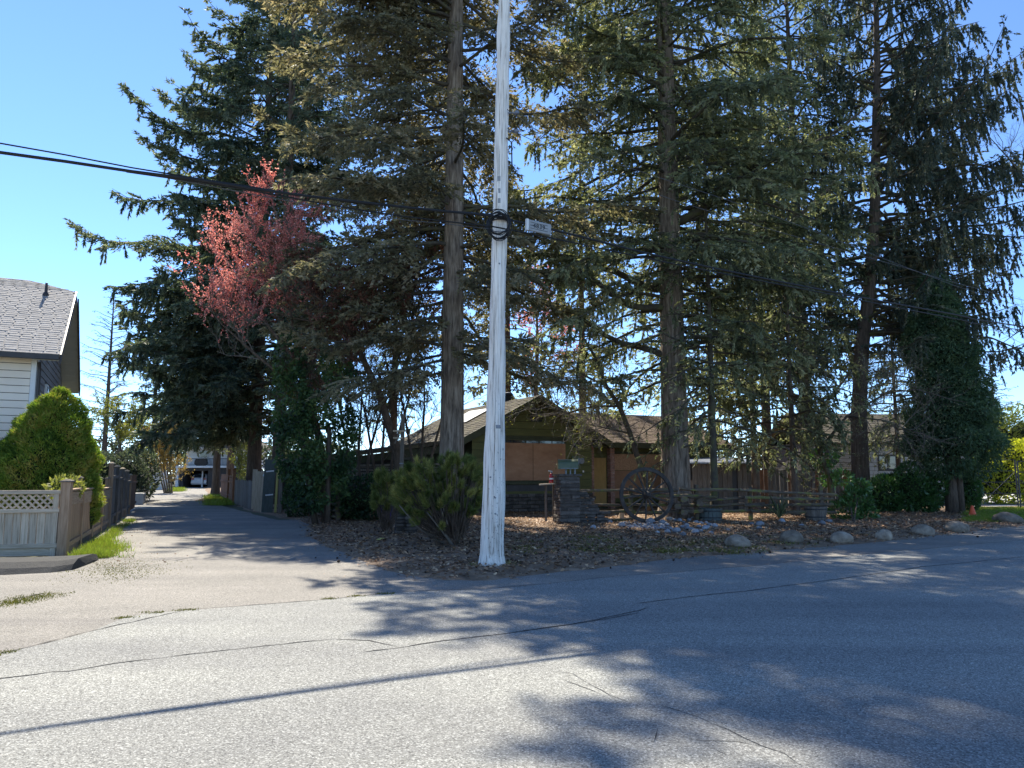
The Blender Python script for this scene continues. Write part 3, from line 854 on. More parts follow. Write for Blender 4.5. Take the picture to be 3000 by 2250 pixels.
pc('carport_wall', gh, MT['darktrim'], G(-5.8, 7.2, 1.1), (5.8, .1, 2.2), rz(PH))
for i in range(9):
    pc('stacked_plank', gh, MT['darkboard'], G(-5.2 + rnd.uniform(-.3, .3), 1.1 + rnd.uniform(-.1, .1), 1.1 + .1 * i), (4.6 + rnd.uniform(-.6, .4), .14, .07), rz(PH + rnd.uniform(-.02, .02)) @ Matrix.Rotation(rnd.uniform(-.03, .01), 3, 'Y'))
# right wing
WS = 1.0
wp1 = G(0, WB + WS, 0)
def w2(x, y):
    q = onpl(x, y, wp1, NF); d = q - wp1
    return d.dot(E1), q.z
RW = 10.2; we = 2.92
mb = MB(); mb.hexa([G(HW - .4, WB + WS + .03, 0), G(RW, WB + WS + .03, 0), G(RW, 8.5, 0), G(HW - .4, 8.5, 0), G(HW - .4, WB + WS + .03, we), G(RW, WB + WS + .03, we), G(RW, 8.5, we), G(HW - .4, 8.5, we)])
mb.build('wing_wall', MT['olivetrim'], gh)
clad(gh, MT['olive'], wp1, E1, NF, .3, we - .1, .24, lambda z: (HW - .4, RW), name='siding_board')
roof_plane(gh, G(HW - .2, .35, we - .05), G(RW + .4, .35, we - .05), G(RW + .4, 4.4, we + 1.55), G(HW - .9, 4.4, we + 1.55), MT['olivetrim'], MT['redshingle'], course=.2, seed=10, name='wing_roof', lift=.02)
roof_plane(gh, G(RW + .4, 8.9, we - .05), G(HW, 8.9, we - .05), G(HW - .9, 4.4, we + 1.55), G(RW + .4, 4.4, we + 1.55), MT['olivetrim'], MT['redshingle'], course=.2, seed=11, name='wing_roof', lift=.02)
pc('fascia', gh, MT['olivetrim'], G((HW + RW) / 2, .33, we - .15), (RW - HW + .8, .05, .24), rz(PH))
for px_ in (1724, 1784):
    a_, _ = w2(px_, 1400)
    c_ = G(a_, WB + WS - .16, 0)
    post = pc('brick_column', gh, MT['mortar'], c_ + UP * 1.4, (.20, .24, 2.75), rz(PH))
    z = .05; row = 0
    while z < 2.7:
        for sx_ in ((-.06, .11), (.055, .11)) if row % 2 else ((0, .215),):
            o = pc('brick', post, MT['brick'], c_, (sx_[1], .27, .062), None)
            o.location = Vector((sx_[0], -.005, z - 1.4 + .03))
        z += .075; row += 1
d0_, _ = w2(1737, 1400); d1_, _ = w2(1774, 1400)
dr = pc('door_panel', gh, MT['ply2'], G((d0_ + d1_) / 2, WB + WS - .05, 1.2), (d1_ - d0_, .04, 2.1), rz(PH))
p0_, pz1 = w2(1806, 1330); p1_, pz0 = w2(1938, 1378)
pc('chipboard_sheet', gh, MT['osb'], G((p0_ + p1_) / 2 + .2, WB + WS - .06, (pz0 + pz1) / 2), (p1_ - p0_ + .8, .02, pz1 - pz0), rz(PH), .003)
pc('plywood_sheet', gh, MT['ply'], G((p0_ + p1_) / 2 + .2, WB + WS - .05, pz0 - .62), (p1_ - p0_ + .8, .02, 1.2), rz(PH), .003)
pc('window_frame', gh, MT['redboard'], G(p0_ - .3, WB + WS - .05, 1.6), (.3, .05, 2.1), rz(PH))
pc('window_frame', gh, MT['olivetrim'], G((p0_ + p1_) / 2 + .2, WB + WS - .06, pz1 + .06), (p1_ - p0_ + .9, .06, .09), rz(PH))
l0, lz = wl(1688, 1304)
pl_ = pc('porch_light', gh, MT['blackmetal'], G(l0, WB - .12, lz), (.32, .2, .2), rz(PH))
m0, mz = wl(1700, 1350)
mb = MB(); q = G(m0, WB - .06, mz)
mb.tube([q, q + NF * .06], [.13, .13], 16); mb.build('electric_meter', MT['steel'], gh)
pc('meter_box', gh, MT['greenmetal'], G(m0 - .28, WB - .06, mz - .06), (.36, .1, .5), rz(PH))
s0_, sz_ = wl(1707, 1381); pc('doorbell', gh, MT['white'], G(s0_, WB - .05, sz_), (.06, .03, .08), rz(PH))
# sagging cable down the gable wall
mb = MB(); mb.tube([G(*(wl(1662, 1232)[0], WB - .06, wl(1662, 1232)[1])), G(wl(1659, 1260)[0], WB - .06, wl(1659, 1260)[1]), G(wl(1655, 1300)[0], WB - .05, wl(1655, 1300)[1])], .012, 5); mb.build('service_cable', MT['cable'], gh)

# ---- pale house at the end of the lane
wh = root('carport_house', Vector((at(560, 1431, 83).x, 83, 0)), 'white house with balcony and open garage at the far end of the lane', 'house')
hx = lambda px_: at(px_, 1400, 83).x
hzz = lambda py_: at(560, py_, 83).z
xa, xb, xg0, xg1 = hx(519), hx(700), hx(531), hx(604)
zb_ = hzz(1369); ze = hzz(1312)
mb = MB()
mb.box(((xa + xb) / 2, 88.5, (zb_ + ze) / 2 + .2), (xb - xa, 7, ze - zb_ + .6)); mb.build('upper_wall', MT['white'], wh)
gt_ = hzz(1379)
for (q0, q1, z0, z1) in ((xa, xg0, 0, zb_), (xg1, xb, 0, zb_), (xg0, xg1, gt_, zb_)):
    mb = MB(); mb.box(((q0 + q1) / 2, 83.6, (z0 + z1) / 2), (q1 - q0, .3, z1 - z0)); mb.build('garage_wall', MT['interior'], wh)
mb = MB(); mb.box(((xg0 + xg1) / 2, 90.5, 1.1), (xg1 - xg0 + 2, .2, 2.4)); mb.build('garage_back_wall', MT['interior'], wh)
for q_ in (xg0 - .05, xg1 + .9):
    mb = MB(); mb.box((q_, 87, 1.1), (.15, 6.6, 2.4)); mb.build('garage_side_wall', MT['interior'], wh)
pc('garage_post', wh, MT['white'], (hx(578), 84.4, gt_ / 2), (.15, .15, gt_))
pc('corner_post', wh, MT['white'], (xa - .1, 83.3, zb_ / 2), (.3, .3, zb_))
pc('balcony_floor', wh, MT['white'], ((xa + xb) / 2, 83.9, zb_ + .05), (xb - xa + .3, 2.2, .22))
rl = pc('balcony_rail', wh, MT['blackmetal'], ((xa + xb) / 2, 82.9, hzz(1344)), (xb - xa, .06, .07))
pc('balcony_rail', wh, MT['blackmetal'], ((xa + xb) / 2, 82.9, zb_ + .25), (xb - xa, .05, .05))
nb_ = 46
for i in range(nb_):
    pc('baluster', wh, MT['blackmetal'], (xa + (xb - xa) * (i + .5) / nb_, 82.9, (zb_ + .2 + hzz(1344)) / 2), (.025, .025, hzz(1344) - zb_ - .2))
for (q0, q1) in ((560, 585), (646, 668)):
    w_ = pc('window', wh, MT['white'], ((hx(q0) + hx(q1)) / 2, 84.95, hzz(1332)), (hx(q1) - hx(q0), .1, 1.15))
    o = pc('pane', w_, MT['glass'], (0, 0, 0), (hx(q1) - hx(q0) - .16, .06, 1.0)); o.location = (0, -.04, 0)
apx = hx(640); apz = hzz(1272)
roof_plane(wh, (hx(513), 81.8, ze - .1), (hx(513), 92, ze - .1), (apx, 92, apz), (apx, 81.8, apz), MT['darktrim'], MT['oldshingle'], course=.3, wid=.5, seed=12)
roof_plane(wh, (hx(760), 92, ze - .1), (hx(760), 81.8, ze - .1), (apx, 81.8, apz), (apx, 92, apz), MT['darktrim'], MT['oldshingle'], course=.3, wid=.5, seed=13)
mb = MB(); mb.add([(hx(520), 82.6, ze - .05), (hx(750), 82.6, ze - .05), (apx, 82.6, apz - .1)], [(0, 1, 2)]); mb.build('gable_panel', MT['darktrim'], wh)
for i in range(12):
    pc('dentil', wh, MT['white'], (hx(549) + i * .16 * 1.0, 82.5, hzz(1314)), (.07, .05, .28))
# covered barbecue on the balcony
bq = root('covered_barbecue', (hx(583), 83.2, zb_ + .16), 'black covered barbecue on the balcony of the white house', 'barbecue')
mb = MB(); w_ = (hx(603) - hx(566)) / 2; c_ = Vector((hx(584), 83.3, zb_ + .16)); hh = hzz(1343) - zb_ - .2
pr = [(-w_ * .6, 0), (w_ * .6, 0), (w_, hh * .35), (w_ * .8, hh), (-w_ * .8, hh), (-w_, hh * .35)]
mb.add([c_ + Vector((a_, -.25, b_)) for a_, b_ in pr] + [c_ + Vector((a_, .25, b_)) for a_, b_ in pr], [(0, 1, 2, 3, 4, 5), (11, 10, 9, 8, 7, 6)] + [(i, i + 6, (i + 1) % 6 + 6, (i + 1) % 6) for i in range(6)])
mb.build('cover', MT['darktrim'], bq)
pc('shelf', bq, MT['white'], c_ + Vector((.05, 0, hh + .09)), (.75, .4, .05))
# car in the garage, seen from behind
cx_ = hx(565.5); cw = 1.78; cy_ = 84.5
car = root('parked_car', (cx_, cy_ + 2, 0), 'white hatchback parked tail-out in the open garage', 'car')
prof = [(0, .42), (.0, .62), (.03, .95), (.10, 1.02), (.45, 1.42), (.9, 1.5), (2.1, 1.48), (2.9, 1.0), (4.0, .85), (4.2, .6), (4.2, .3), (.12, .28)]
mb = MB(); secs = [(-1, .80), (-.97, .93), (-.8, 1), (.8, 1), (.97, .93), (1, .80)]
vs = []
for s_, k in secs:
    for (a_, b_) in prof:
        tuck = .82 if b_ > 1.1 else 1.0
        vs.append((cx_ + s_ * cw / 2 * tuck, cy_ + a_ + (1 - k) * .4, .28 + (b_ - .28) * (1 if abs(s_) < .9 else .96)))
n_ = len(prof)
fs = [(i * n_ + j, (i + 1) * n_ + j, (i + 1) * n_ + (j + 1) % n_, i * n_ + (j + 1) % n_) for i in range(5) for j in range(n_)] + [tuple(range(n_ - 1, -1, -1)), tuple(range(5 * n_, 6 * n_))]
mb.add(vs, fs); mb.build('body', MT['carpaint'], car, smooth=False)
mb = MB(); mb.hexa([(cx_ - .66, cy_ + .115, 1.06), (cx_ + .66, cy_ + .115, 1.06), (cx_ + .56, cy_ + .42, 1.40), (cx_ - .56, cy_ + .42, 1.40), (cx_ - .66, cy_ + .085, 1.08), (cx_ + .66, cy_ + .085, 1.08), (cx_ + .56, cy_ + .39, 1.42), (cx_ - .56, cy_ + .39, 1.42)]); mb.build('rear_window', MT['glass'], car)
for s_ in (-1, 1):
    pc('tail_light', car, MT['taillight'], (cx_ + s_ * .68, cy_ + .03, .92), (.32, .08, .2))
    for yy in (.75, 3.3):
        mb = MB(); q = Vector((cx_ + s_ * .8, cy_ + yy, .31)); mb.tube([q - Vector((.1, 0, 0)), q + Vector((.1, 0, 0))], .31, 16); wv = mb.build('wheel', MT['tyre'], car)
        mb = MB(); mb.tube([q - Vector((.105, 0, 0)), q + Vector((.105, 0, 0))], .19, 12); mb.build('rim', MT['steel'], wv)
    pc('mirror', car, MT['carpaint'], (cx_ + s_ * .99, cy_ + 2.5, 1.0), (.2, .1, .14))
pc('licence_plate', car, MT['white'], (cx_, cy_ - .01, .80), (.3, .02, .15))
pc('bumper', car, MT['carpaint'], (cx_, cy_ + .03, .52), (1.7, .12, .22))
# small white shed with a glazed door, left of the lane end
sh_ = root('garden_shed', (at(425, 1436, 71).x, 71, 0), 'small white shed with a glazed door left of the lane end', 'shed')
xs0, xs1 = at(400, 1400, 71).x, at(449, 1400, 71).x
mb = MB(); mb.box(((xs0 + xs1) / 2, 72.5, .85), (xs1 - xs0, 3, 1.75)); mb.build('wall', MT['white'], sh_)
d_ = pc('door', sh_, MT['white'], ((xs0 + xs1) / 2 + .15, 70.97, .82), (1.15, .08, 1.6))
for s_ in (-.22, .22):
    o = pc('pane', d_, MT['glass'], (0, 0, 0), (.36, .05, .5)); o.location = (s_, -.03, .38)
roof_plane(sh_, (xs0 - .2, 70.7, 1.72), (xs1 + .2, 70.7, 1.72), (xs1 + .2, 74, 2.2), (xs0 - .2, 74, 2.2), MT['darktrim'], MT['oldshingle'], course=.3, wid=.5, seed=14)

# ---- beige house behind the cedar on the right
bh = root('beige_house', at(2620, 1450, 38) * 1.0, 'beige sided house glimpsed behind the dark cedar at right', 'house')
bh.location.z = 0
bp0 = at(2620, 1450, 38); bp0.z = 0
BR = math.radians(8); B1 = Vector((math.cos(BR), math.sin(BR), 0)); B2 = Vector((-B1.y, B1.x, 0))
def bl(x, y):
    q = onpl(x, y, bp0, B2); d = q - bp0
    return d.dot(B1), q.z
xl, _ = bl(2440, 1400); xr, _ = bl(2853, 1400); zt_ = 3.15
Bq = lambda a, b, z: bp0 + B1 * a + B2 * b + UP * z
mb = MB(); mb.hexa([Bq(xl, .04, 0), Bq(xr, .04, 0), Bq(xr, 7, 0), Bq(xl, 7, 0), Bq(xl, .04, zt_), Bq(xr, .04, zt_), Bq(xr, 7, zt_), Bq(xl, 7, zt_)]); mb.build('wall', MT['interior'], bh)  # dark backing, seen between boards as painted lap shadow
wx0, wz1 = bl(2570, 1333); wx1, wz0 = bl(2625, 1377)
clad(bh, MT['beige'], bp0, B1, -B2, .3, zt_, .2, lambda z: (xl, xr), holes=((wx0, wx1, wz0, wz1),))
w_ = pc('window', bh, MT['darktrim'], Bq((wx0 + wx1) / 2, -.02, (wz0 + wz1) / 2), (wx1 - wx0, .08, wz1 - wz0), rz(BR))
for s_ in (-.25, .25):
    o = pc('pane', w_, MT['glass'], (0, 0, 0), ((wx1 - wx0) / 2 - .1, .05, wz1 - wz0 - .14)); o.location = ((wx1 - wx0) * s_, -.03, 0)
o = pc('curtain', w_, MT['white'], (0, 0, 0), (.1, .03, wz1 - wz0 - .3)); o.location = (-.1, -.05, 0)
roof_plane(bh, Bq(xl - .4, -.5, zt_ - .1), Bq(xr + .4, -.5, zt_ - .1), Bq(xr + .4, 3.6, zt_ + 1.7), Bq(xl - .4, 3.6, zt_ + 1.7), MT['darktrim'], MT['oldshingle'], course=.3, wid=.5, seed=15)
roof_plane(bh, Bq(xr + .4, 7.5, zt_ - .1), Bq(xl - .4, 7.5, zt_ - .1), Bq(xl - .4, 3.6, zt_ + 1.7), Bq(xr + .4, 3.6, zt_ + 1.7), MT['darktrim'], MT['oldshingle'], course=.3, wid=.5, seed=16)
# dark sheds and fence seen between the trunks
shd = root('lean_to_shed', Vector((at(2100, 1440, 31).x, 31, 0)), 'dark lean-to shed between the tree trunks behind the rail fence', 'shed')
q0, q1 = at(2035, 1400, 31).x, at(2215, 1400, 31).x
mb = MB(); mb.box(((q0 + q1) / 2, 33, 1.0), (q1 - q0, 3, 2.0)); mb.build('wall', MT['darktrim'], shd)
for i in range(12):
    if i in (4, 8): continue
    pc('plank', shd, MT['darkboard'], (q0 + (q1 - q0) * (i + .5) / 12, 31.45, .98), ((q1 - q0) / 12 - .01, .03, 1.95 + rnd.uniform(-.06, .06)))
mb = MB(); mb.slab([(q0 - .3, 31.0, 2.02), (q1 + .3, 31.0, 2.02), (q1 + .3, 34.6, 2.3), (q0 - .3, 34.6, 2.3)], UP, .06); mb.build('roof', MT['steel'], shd)
bf = root('dark_board_fence', Vector((at(2300, 1440, 33).x, 33, 0)), 'dark reddish board fence between trunks at right centre', 'fence')
q0, q1 = at(2215, 1400, 33).x, at(2500, 1400, 33.5).x
n_ = 26
for i in range(n_):
    x = q0 + (q1 - q0) * (i + .5) / n_
    pc('board', bf, MT['redboard'] if i % 7 in (1, 2) else MT['darkboard'], (x, 33 + .04 * (i % 2), .85), ((q1 - q0) / n_ - .02, .025, 1.75 + rnd.uniform(-.05, .05)))
pc('cap_rail', bf, MT['cedar_h'], ((q0 + q1) / 2, 32.99, 1.80), (q1 - q0, .12, .05))
# ------------------------------------------------------------------ fences on the left
def fence_run(parent, a, b, h, mbd, mrail, bw, post=None, ph=0, gap=.008, postm=None, rails=(.12, 1.0), side=1, cap=False, jit=.0):
    a, b = Vector(a), Vector(b); d = (b - a); L = d.length; d.normalize(); ang = math.atan2(d.y, d.x)
    n = Vector((d.y, -d.x, 0)) * side
    k = max(1, int(round(L / bw)))
    for i in range(k):
        hh = h + rnd.uniform(-jit, jit)
        pc('board', parent, mbd, a + d * (L * (i + .5) / k) + UP * (hh / 2 + .06), (L / k - gap, .02, hh), rz(ang + rnd.uniform(-.004, .004)), .004)
    for z in rails:
        pc('rail', parent, mrail, a + d * (L / 2) + n * .035 + UP * z, (L, .045, .10), rz(ang))

K1 = gp(172, 1632); K1.z = 0
dF = Vector((math.cos(math.radians(14)), math.sin(math.radians(14)), 0))
lf = root('lattice_fence', K1 - dF * 1.5, 'weathered grey board fence with lattice top in front of the conical shrub', 'fence')
aF = math.radians(14); nF = Vector((dF.y, -dF.x, 0))
LEN = 2.6
P0 = K1 - dF * LEN
for i in range(19):
    x = (i + .5) * LEN / 19
    pc('board', lf, MT['cedar_v'], P0 + dF * x + UP * .53, (LEN / 19 - .006, .02, .72), rz(aF), .004)
pc('top_rail', lf, MT['cedar_h'], P0 + dF * LEN / 2 + nF * .02 + UP * 1.23, (LEN, .09, .075), rz(aF))
pc('middle_rail', lf, MT['cedar_h'], P0 + dF * LEN / 2 + nF * .03 + UP * .88, (LEN, .06, .075), rz(aF))
pc('bottom_rail', lf, MT['cedar_h'], P0 + dF * LEN / 2 + nF * .03 + UP * .22, (LEN, .06, .085), rz(aF))
pc('kick_board', lf, MT['cedar_h'], P0 + dF * LEN / 2 + nF * .0 + UP * .10, (LEN, .03, .15), rz(aF))
latz0, latz1 = .915, 1.195; hh = latz1 - latz0; ll = hh * math.sqrt(2)
n_ = 20
for lay, sg in ((0, 1), (1, -1)):
    for i in range(n_):
        x = (i + .5) * LEN / n_
        R = rz(aF) @ Matrix.Rotation(sg * math.pi / 4, 3, 'Y')
        pc('lattice_slat', lf, MT['cedar_h'], P0 + dF * x + nF * (.006 - .012 * lay) + UP * (latz0 + hh / 2), (ll - .01, .009, .036), R, .002)
def capped_post(parent, p, h, w, m, capm, ang, name='post'):
    o = pc(name, parent, m, Vector((p[0], p[1], h / 2)), (w, w, h), rz(ang), .008)
    mb = MB(); c = Vector((0, 0, h / 2)); q = w / 2 + .025
    mb.hexa([c + Vector(v) for v in ((-q, -q, 0), (q, -q, 0), (q, q, 0), (-q, q, 0), (-q, -q, .025), (q, -q, .025), (q, q, .025), (-q, q, .025))])
    mb.hexa([c + Vector(v) for v in ((-q * .9, -q * .9, .026), (q * .9, -q * .9, .026), (q * .9, q * .9, .026), (-q * .9, q * .9, .026), (-.02, -.02, .06), (.02, -.02, .06), (.02, .02, .06), (-.02, .02, .06))])
    me = mb.mesh('post_cap'); me.materials.append(capm)
    ob = bpy.data.objects.new('post_cap', me); col.objects.link(ob); ob.parent = o
    return o
capped_post(lf, K1 + dF * .06, 1.42, .17, MT['cedar_b'], MT['darkboard'], aF, 'corner_post')
pc('post_facing', lf, MT['cedar_v'], K1 - dF * .10 + nF * .02 + UP * .62, (.10, .05, 1.2), rz(aF))
# side fence, stepped low panels
aS = math.radians(90 + 23); dS = Vector((math.cos(aS), math.sin(aS), 0)); nS = Vector((dS.y, -dS.x, 0))
sf = root('side_fence', K1, 'brown stepped board fence with capped posts running along the left of the lane', 'fence')
for k in range(4):
    a_ = K1 + dF * .06 + dS * (.12 + 2.05 * k); L = 1.95; h = 1.22 - .03 * k
    nb_ = 13
    for i in range(nb_):
        pc('board', sf, MT['cedar_b'], a_ + dS * (L * (i + .5) / nb_) + UP * (h / 2 + .10), (L / nb_ - .006, .02, h - .16), rz(aS), .004)
    pc('panel_cap', sf, MT['cedar_bh'], a_ + dS * L / 2 + UP * (h + .04), (L, .13, .04), rz(aS))
    pc('top_board', sf, MT['cedar_bh'], a_ + dS * L / 2 + nS * .03 + UP * (h - .14), (L, .03, .27), rz(aS))
    pc('bottom_rail', sf, MT['cedar_bh'], a_ + dS * L / 2 + nS * .03 + UP * .20, (L, .04, .10), rz(aS))
    pc('kick_board', sf, MT['darkboard'], a_ + dS * L / 2 + UP * .07, (L, .03, .13), rz(aS))
    capped_post(sf, a_ + dS * 2.0 - nS * .05, 1.47 - .02 * k, .12, MT['cedar_b'], MT['darkboard'], aS)
    pc('panel_edge', sf, MT['cedar_b'], a_ + dS * .03 + nS * .05 + UP * (h / 2), (.06, .03, h - .1), rz(aS))
# taller dark section
tf = root('tall_side_fence', K1 + dS * 8.4, 'taller dark weathered board fence with capped posts farther along the lane', 'fence')
for k in range(4):
    a_ = K1 + dF * .06 + dS * (8.45 + 1.98 * k); L = 1.85; h = 1.72 - .07 * k
    nb_ = 13
    for i in range(nb_):
        pc('board', tf, MT['darkboard'], a_ + dS * (L * (i + .5) / nb_) + UP * (h / 2 + .03), (L / nb_ - .008, .02, h + rnd.uniform(-.02, .02)), rz(aS), .004)
    pc('rail', tf, MT['darkboard'], a_ + dS * L / 2 + nS * .04 + UP * .3, (L, .05, .1), rz(aS))
    pc('rail', tf, MT['darkboard'], a_ + dS * L / 2 + nS * .04 + UP * (h - .25), (L, .05, .1), rz(aS))
    capped_post(tf, a_ - dS * .07 + nS * .02, h + .14, .13, MT['cedar_b'] if k == 0 else MT['darkboard'], MT['cedar_v'], aS)
capped_post(tf, K1 + dF * .06 + dS * (8.45 + 1.98 * 4), 1.5, .13, MT['cedar_b'], MT['cedar_v'], aS)
# brown boards beyond and a cross fence into the garden
cf = root('cross_fence', K1 + dS * 8.4 - nS * 1.0, 'pale brown board fence between the conical shrub and the tall dark fence', 'fence')
a_ = K1 + dS * 9.0 - nS * 3.6; b_ = K1 + dS * 8.6 - nS * .25
fence_run(cf, a_, b_, 1.6, MT['cedar_b'], MT['cedar_bh'], .12, rails=(.4, 1.25, 1.62))
bf2 = root('brown_lane_fence', K1 + dS * 16.7, 'short reddish brown fence end past the tall dark fence', 'fence')
fence_run(bf2, K1 + dS * 16.75, K1 + dS * 21, 1.45, MT['redboard'], MT['redboard'], .14, rails=(.3, 1.2))
rw = root('low_garden_wall', K1 + dS * 20 + nS * .5, 'low concrete garden wall at the left of the lane', 'wall')
for i in range(4):
    q = gp(399 + 3 * i, 1475 - 9 * i)
    pc('block', rw, MT['concrete'], (q.x, q.y, .27), (.75, 2.1, .55), rz(math.radians(23)), .03)
# fences on the right of the lane
rf = root('cedar_lane_fence', gp(660, 1465), 'reddish cedar board fence section on the right of the lane', 'fence')
fence_run(rf, gp(646, 1459), gp(668, 1467), 1.45, MT['redboard'], MT['redboard'], .15, rails=(.35, 1.1))
for p in ((668, 1467), (683, 1474)):
    q = gp(*p); capped_post(rf, q, 1.75, .14, MT['redboard'], MT['redboard'], aS)
fence_run(rf, gp(669, 1467), gp(682, 1474), 1.25, MT['redboard'], MT['redboard'], .15, rails=(.35, 1.1, 1.4))
pf = root('dark_picket_fence', gp(706, 1482), 'dark grey vertical picket fence beside the conifer trunks right of the lane', 'fence')
a_, b_ = gp(686, 1476), gp(736, 1494)
L = (b_ - a_).length; n_ = int(L / .22); dd = (b_ - a_).normalized()
for i in range(n_):
    pc('picket', pf, MT['darkboard'], a_ + dd * (L * (i + .5) / n_) + UP * (.62 + rnd.uniform(-.05, .05)), (.16, .03, 1.24), rz(math.atan2(dd.y, dd.x) + rnd.uniform(-.02, .02)) @ Matrix.Rotation(rnd.uniform(-.02, .02), 3, 'Y'), .006)
for z in (.35, 1.0):
    pc('rail', pf, MT['darkboard'], a_ + dd * L / 2 + Vector((.05, .06, z)), (L, .05, .09), rz(math.atan2(dd.y, dd.x)))
# wide boards leaning by the trunks
pf3 = root('grey_board_screen', gp(750, 1497), 'weathered grey boards standing between the two conifer trunks', 'fence')
a_, b_ = gp(740, 1494), gp(772, 1499)
for i in range(5):
    q = a_.lerp(b_, (i + .5) / 5); pc('board', pf3, MT['cedar_v'], q + UP * (.85 + rnd.uniform(-.1, .05)), (.2, .03, 1.7), rz(.2) @ Matrix.Rotation(rnd.uniform(-.02, .02), 3, 'Y'))
gtq = gp(797, 1503)
gate = root('plank_gate', gtq, 'tall grey-green plank gate with strap hinges and a yellow edge beside the lane', 'gate')
for i in range(3):
    pc('plank', gate, MT['teal'], gtq + Vector((-.32 + .155 * i, -.02 * i, 1.08)), (.15, .035, 2.12), rz(.2) @ Matrix.Rotation(.035, 3, 'Y'))
for z in (.72, 1.66):
    pc('strap_hinge', gate, MT['white'], gtq + Vector((-.12, -.07, z)), (.30, .02, .055), rz(.15) @ Matrix.Rotation(-.1, 3, 'Y'))
pc('edge_post', gate, MT['yellow'], gtq + Vector((.17, -.04, 1.1)), (.09, .07, 2.15), rz(.2) @ Matrix.Rotation(.03, 3, 'Y'))
pc('gate_post', gate, MT['darkboard'], gtq + Vector((.3, .05, 1.1)), (.16, .14, 2.2))
bn = root('white_bracket_light', at(775, 1393, 31), 'small white round light on the dark trunk by the plank gate', 'light')
mb = MB(); q = at(775, 1393, 31); mb.lathe([(.02, -.06), (.06, -.04), (.07, 0), (.05, .05), (.01, .06)], q, 10); mb.build('globe', MT['white'], bn)
pc('bracket', bn, MT['blackmetal'], q + Vector((.05, .1, .03)), (.03, .2, .03))

# split-rail fence on the left of the yard
def rail_mesh(L, r, seed):
    mb = MB(); r_ = random.Random(seed); n = 7; m = 6
    pts = [Vector((L * (i / (m - 1) - .5), r_.uniform(-.015, .015), r_.uniform(-.02, .02))) for i in range(m)]
    mb.tube(pts, [r * r_.uniform(.8, 1.1) for _ in pts], n)
    vs = np.array(mb.v); vs[:, 2] *= .8
    vs += np.array([[0, r_.uniform(-.012, .012), r_.uniform(-.012, .012)] for _ in range(len(vs))])
    mb.v = [tuple(v) for v in vs]
    me = mb.mesh('rail'); me.materials.append(MT['rail'])
    return me
RAILS = {}
def rail(parent, a, b, r=.06, name='rail'):
    a, b = Vector(a), Vector(b); d = b - a; L = d.length
    key = (round(L * 2) / 2, rnd.randint(0, 3))
    if key not in RAILS: RAILS[key] = rail_mesh(key[0], .062, len(RAILS))
    o = bpy.data.objects.new(name, RAILS[key]); col.objects.link(o)
    o.rotation_euler = d.to_track_quat('X', 'Z').to_euler()
    o.rotation_euler.rotate_axis('X', rnd.uniform(-.5, .5))
    o.scale = (L / key[0], r / .062 * rnd.uniform(.9, 1.15), r / .062)
    o.parent = parent; o.location = (a + b) / 2 - origin_of(parent)
    return o
def postat(parent, p, h, w=.14, lean=0.0, m='rail'):
    return pc('post', parent, MT[m], Vector(p) + UP * h / 2, (w, w, h), rz(rnd.uniform(-.3, .3)) @ Matrix.Rotation(lean, 3, 'Y'), .025)
lr = root('mossy_rail_fence', gp(930, 1508), 'low mossy split-rail fence left of the yard behind the lane edge', 'fence')
A_, B_ = gp(868, 1505), gp(990, 1530)
for z in (.16, .36, .56, .72):
    rail(lr, A_ + UP * (z + rnd.uniform(-.05, .05)), B_ + UP * (z + rnd.uniform(-.03, .03)), .055)
    rail(lr, A_ + Vector((-1.4, 1.6, z)), A_ + Vector((.3, -.1, z + .05)), .05)
postat(lr, B_, 1.25, .17); postat(lr, A_, .8, .13)
for z in (.95, 1.12):
    rail(lr, B_ + Vector((-.2, 0, z)), B_ + Vector((1.9, .5, z + .05)), .045)

# long split-rail fence before the bungalow
sr = root('split_rail_fence', gp(2060, 1532), 'long mossy split-rail fence behind the boulders and stone pile', 'fence')
D0 = 24.2
def fp(x, y, d=0.0):
    return at(x, y, D0 + d)
for (x0, y0, x1, y1, d0, d1) in ((1700, 1436, 1985, 1434, 0, .1), (1700, 1480, 1850, 1478, .1, .1), (1700, 1502, 1860, 1497, 0, .1), (1690, 1524, 1850, 1521, 0, 0),
                                 (1820, 1455, 2060, 1452, .15, .2), (1830, 1478, 2075, 1480, .1, .2), (1850, 1503, 2060, 1497, .1, .1),
                                 (1990, 1433, 2215, 1437, .2, .3), (2010, 1455, 2100, 1458, .2, .3), (2040, 1466, 2230, 1456, .3, .2), (2045, 1482, 2240, 1476, .3, .2), (2030, 1500, 2300, 1494, .3, .2),
                                 (2165, 1437, 2450, 1450, .1, .5), (2180, 1458, 2440, 1461, .1, .5), (2180, 1480, 2440, 1477, .1, .5), (2200, 1499, 2450, 1500, .1, .5)):
    rail(sr, fp(x0, y0, d0), fp(x1, y1, d1), .066)
for x_, d_ in ((1848, .25), (2040, .35), (2197, .35), (2405, .5)):
    q = fp(x_, 1450, d_); postat(sr, (q.x, q.y, 0), 1.12 + rnd.uniform(0, .1), .13)
for i, (x_, y_) in enumerate(((1960, 1470), (1975, 1482), (2000, 1500), (2045, 1475), (2000, 1462))):
    q = fp(x_, y_, .1); pc('rail_end', sr, MT['rail'], q, (.22, .5, .16), rz(rnd.uniform(-.3, .3)), .03)
st = root('weathered_stake', gp(1822, 1532), 'short pale wooden stake by the wagon wheel', 'stake')
pc('stake', st, MT['cedar_v'], gp(1822, 1530) + UP * .19, (.15, .1, .42), None, .015)

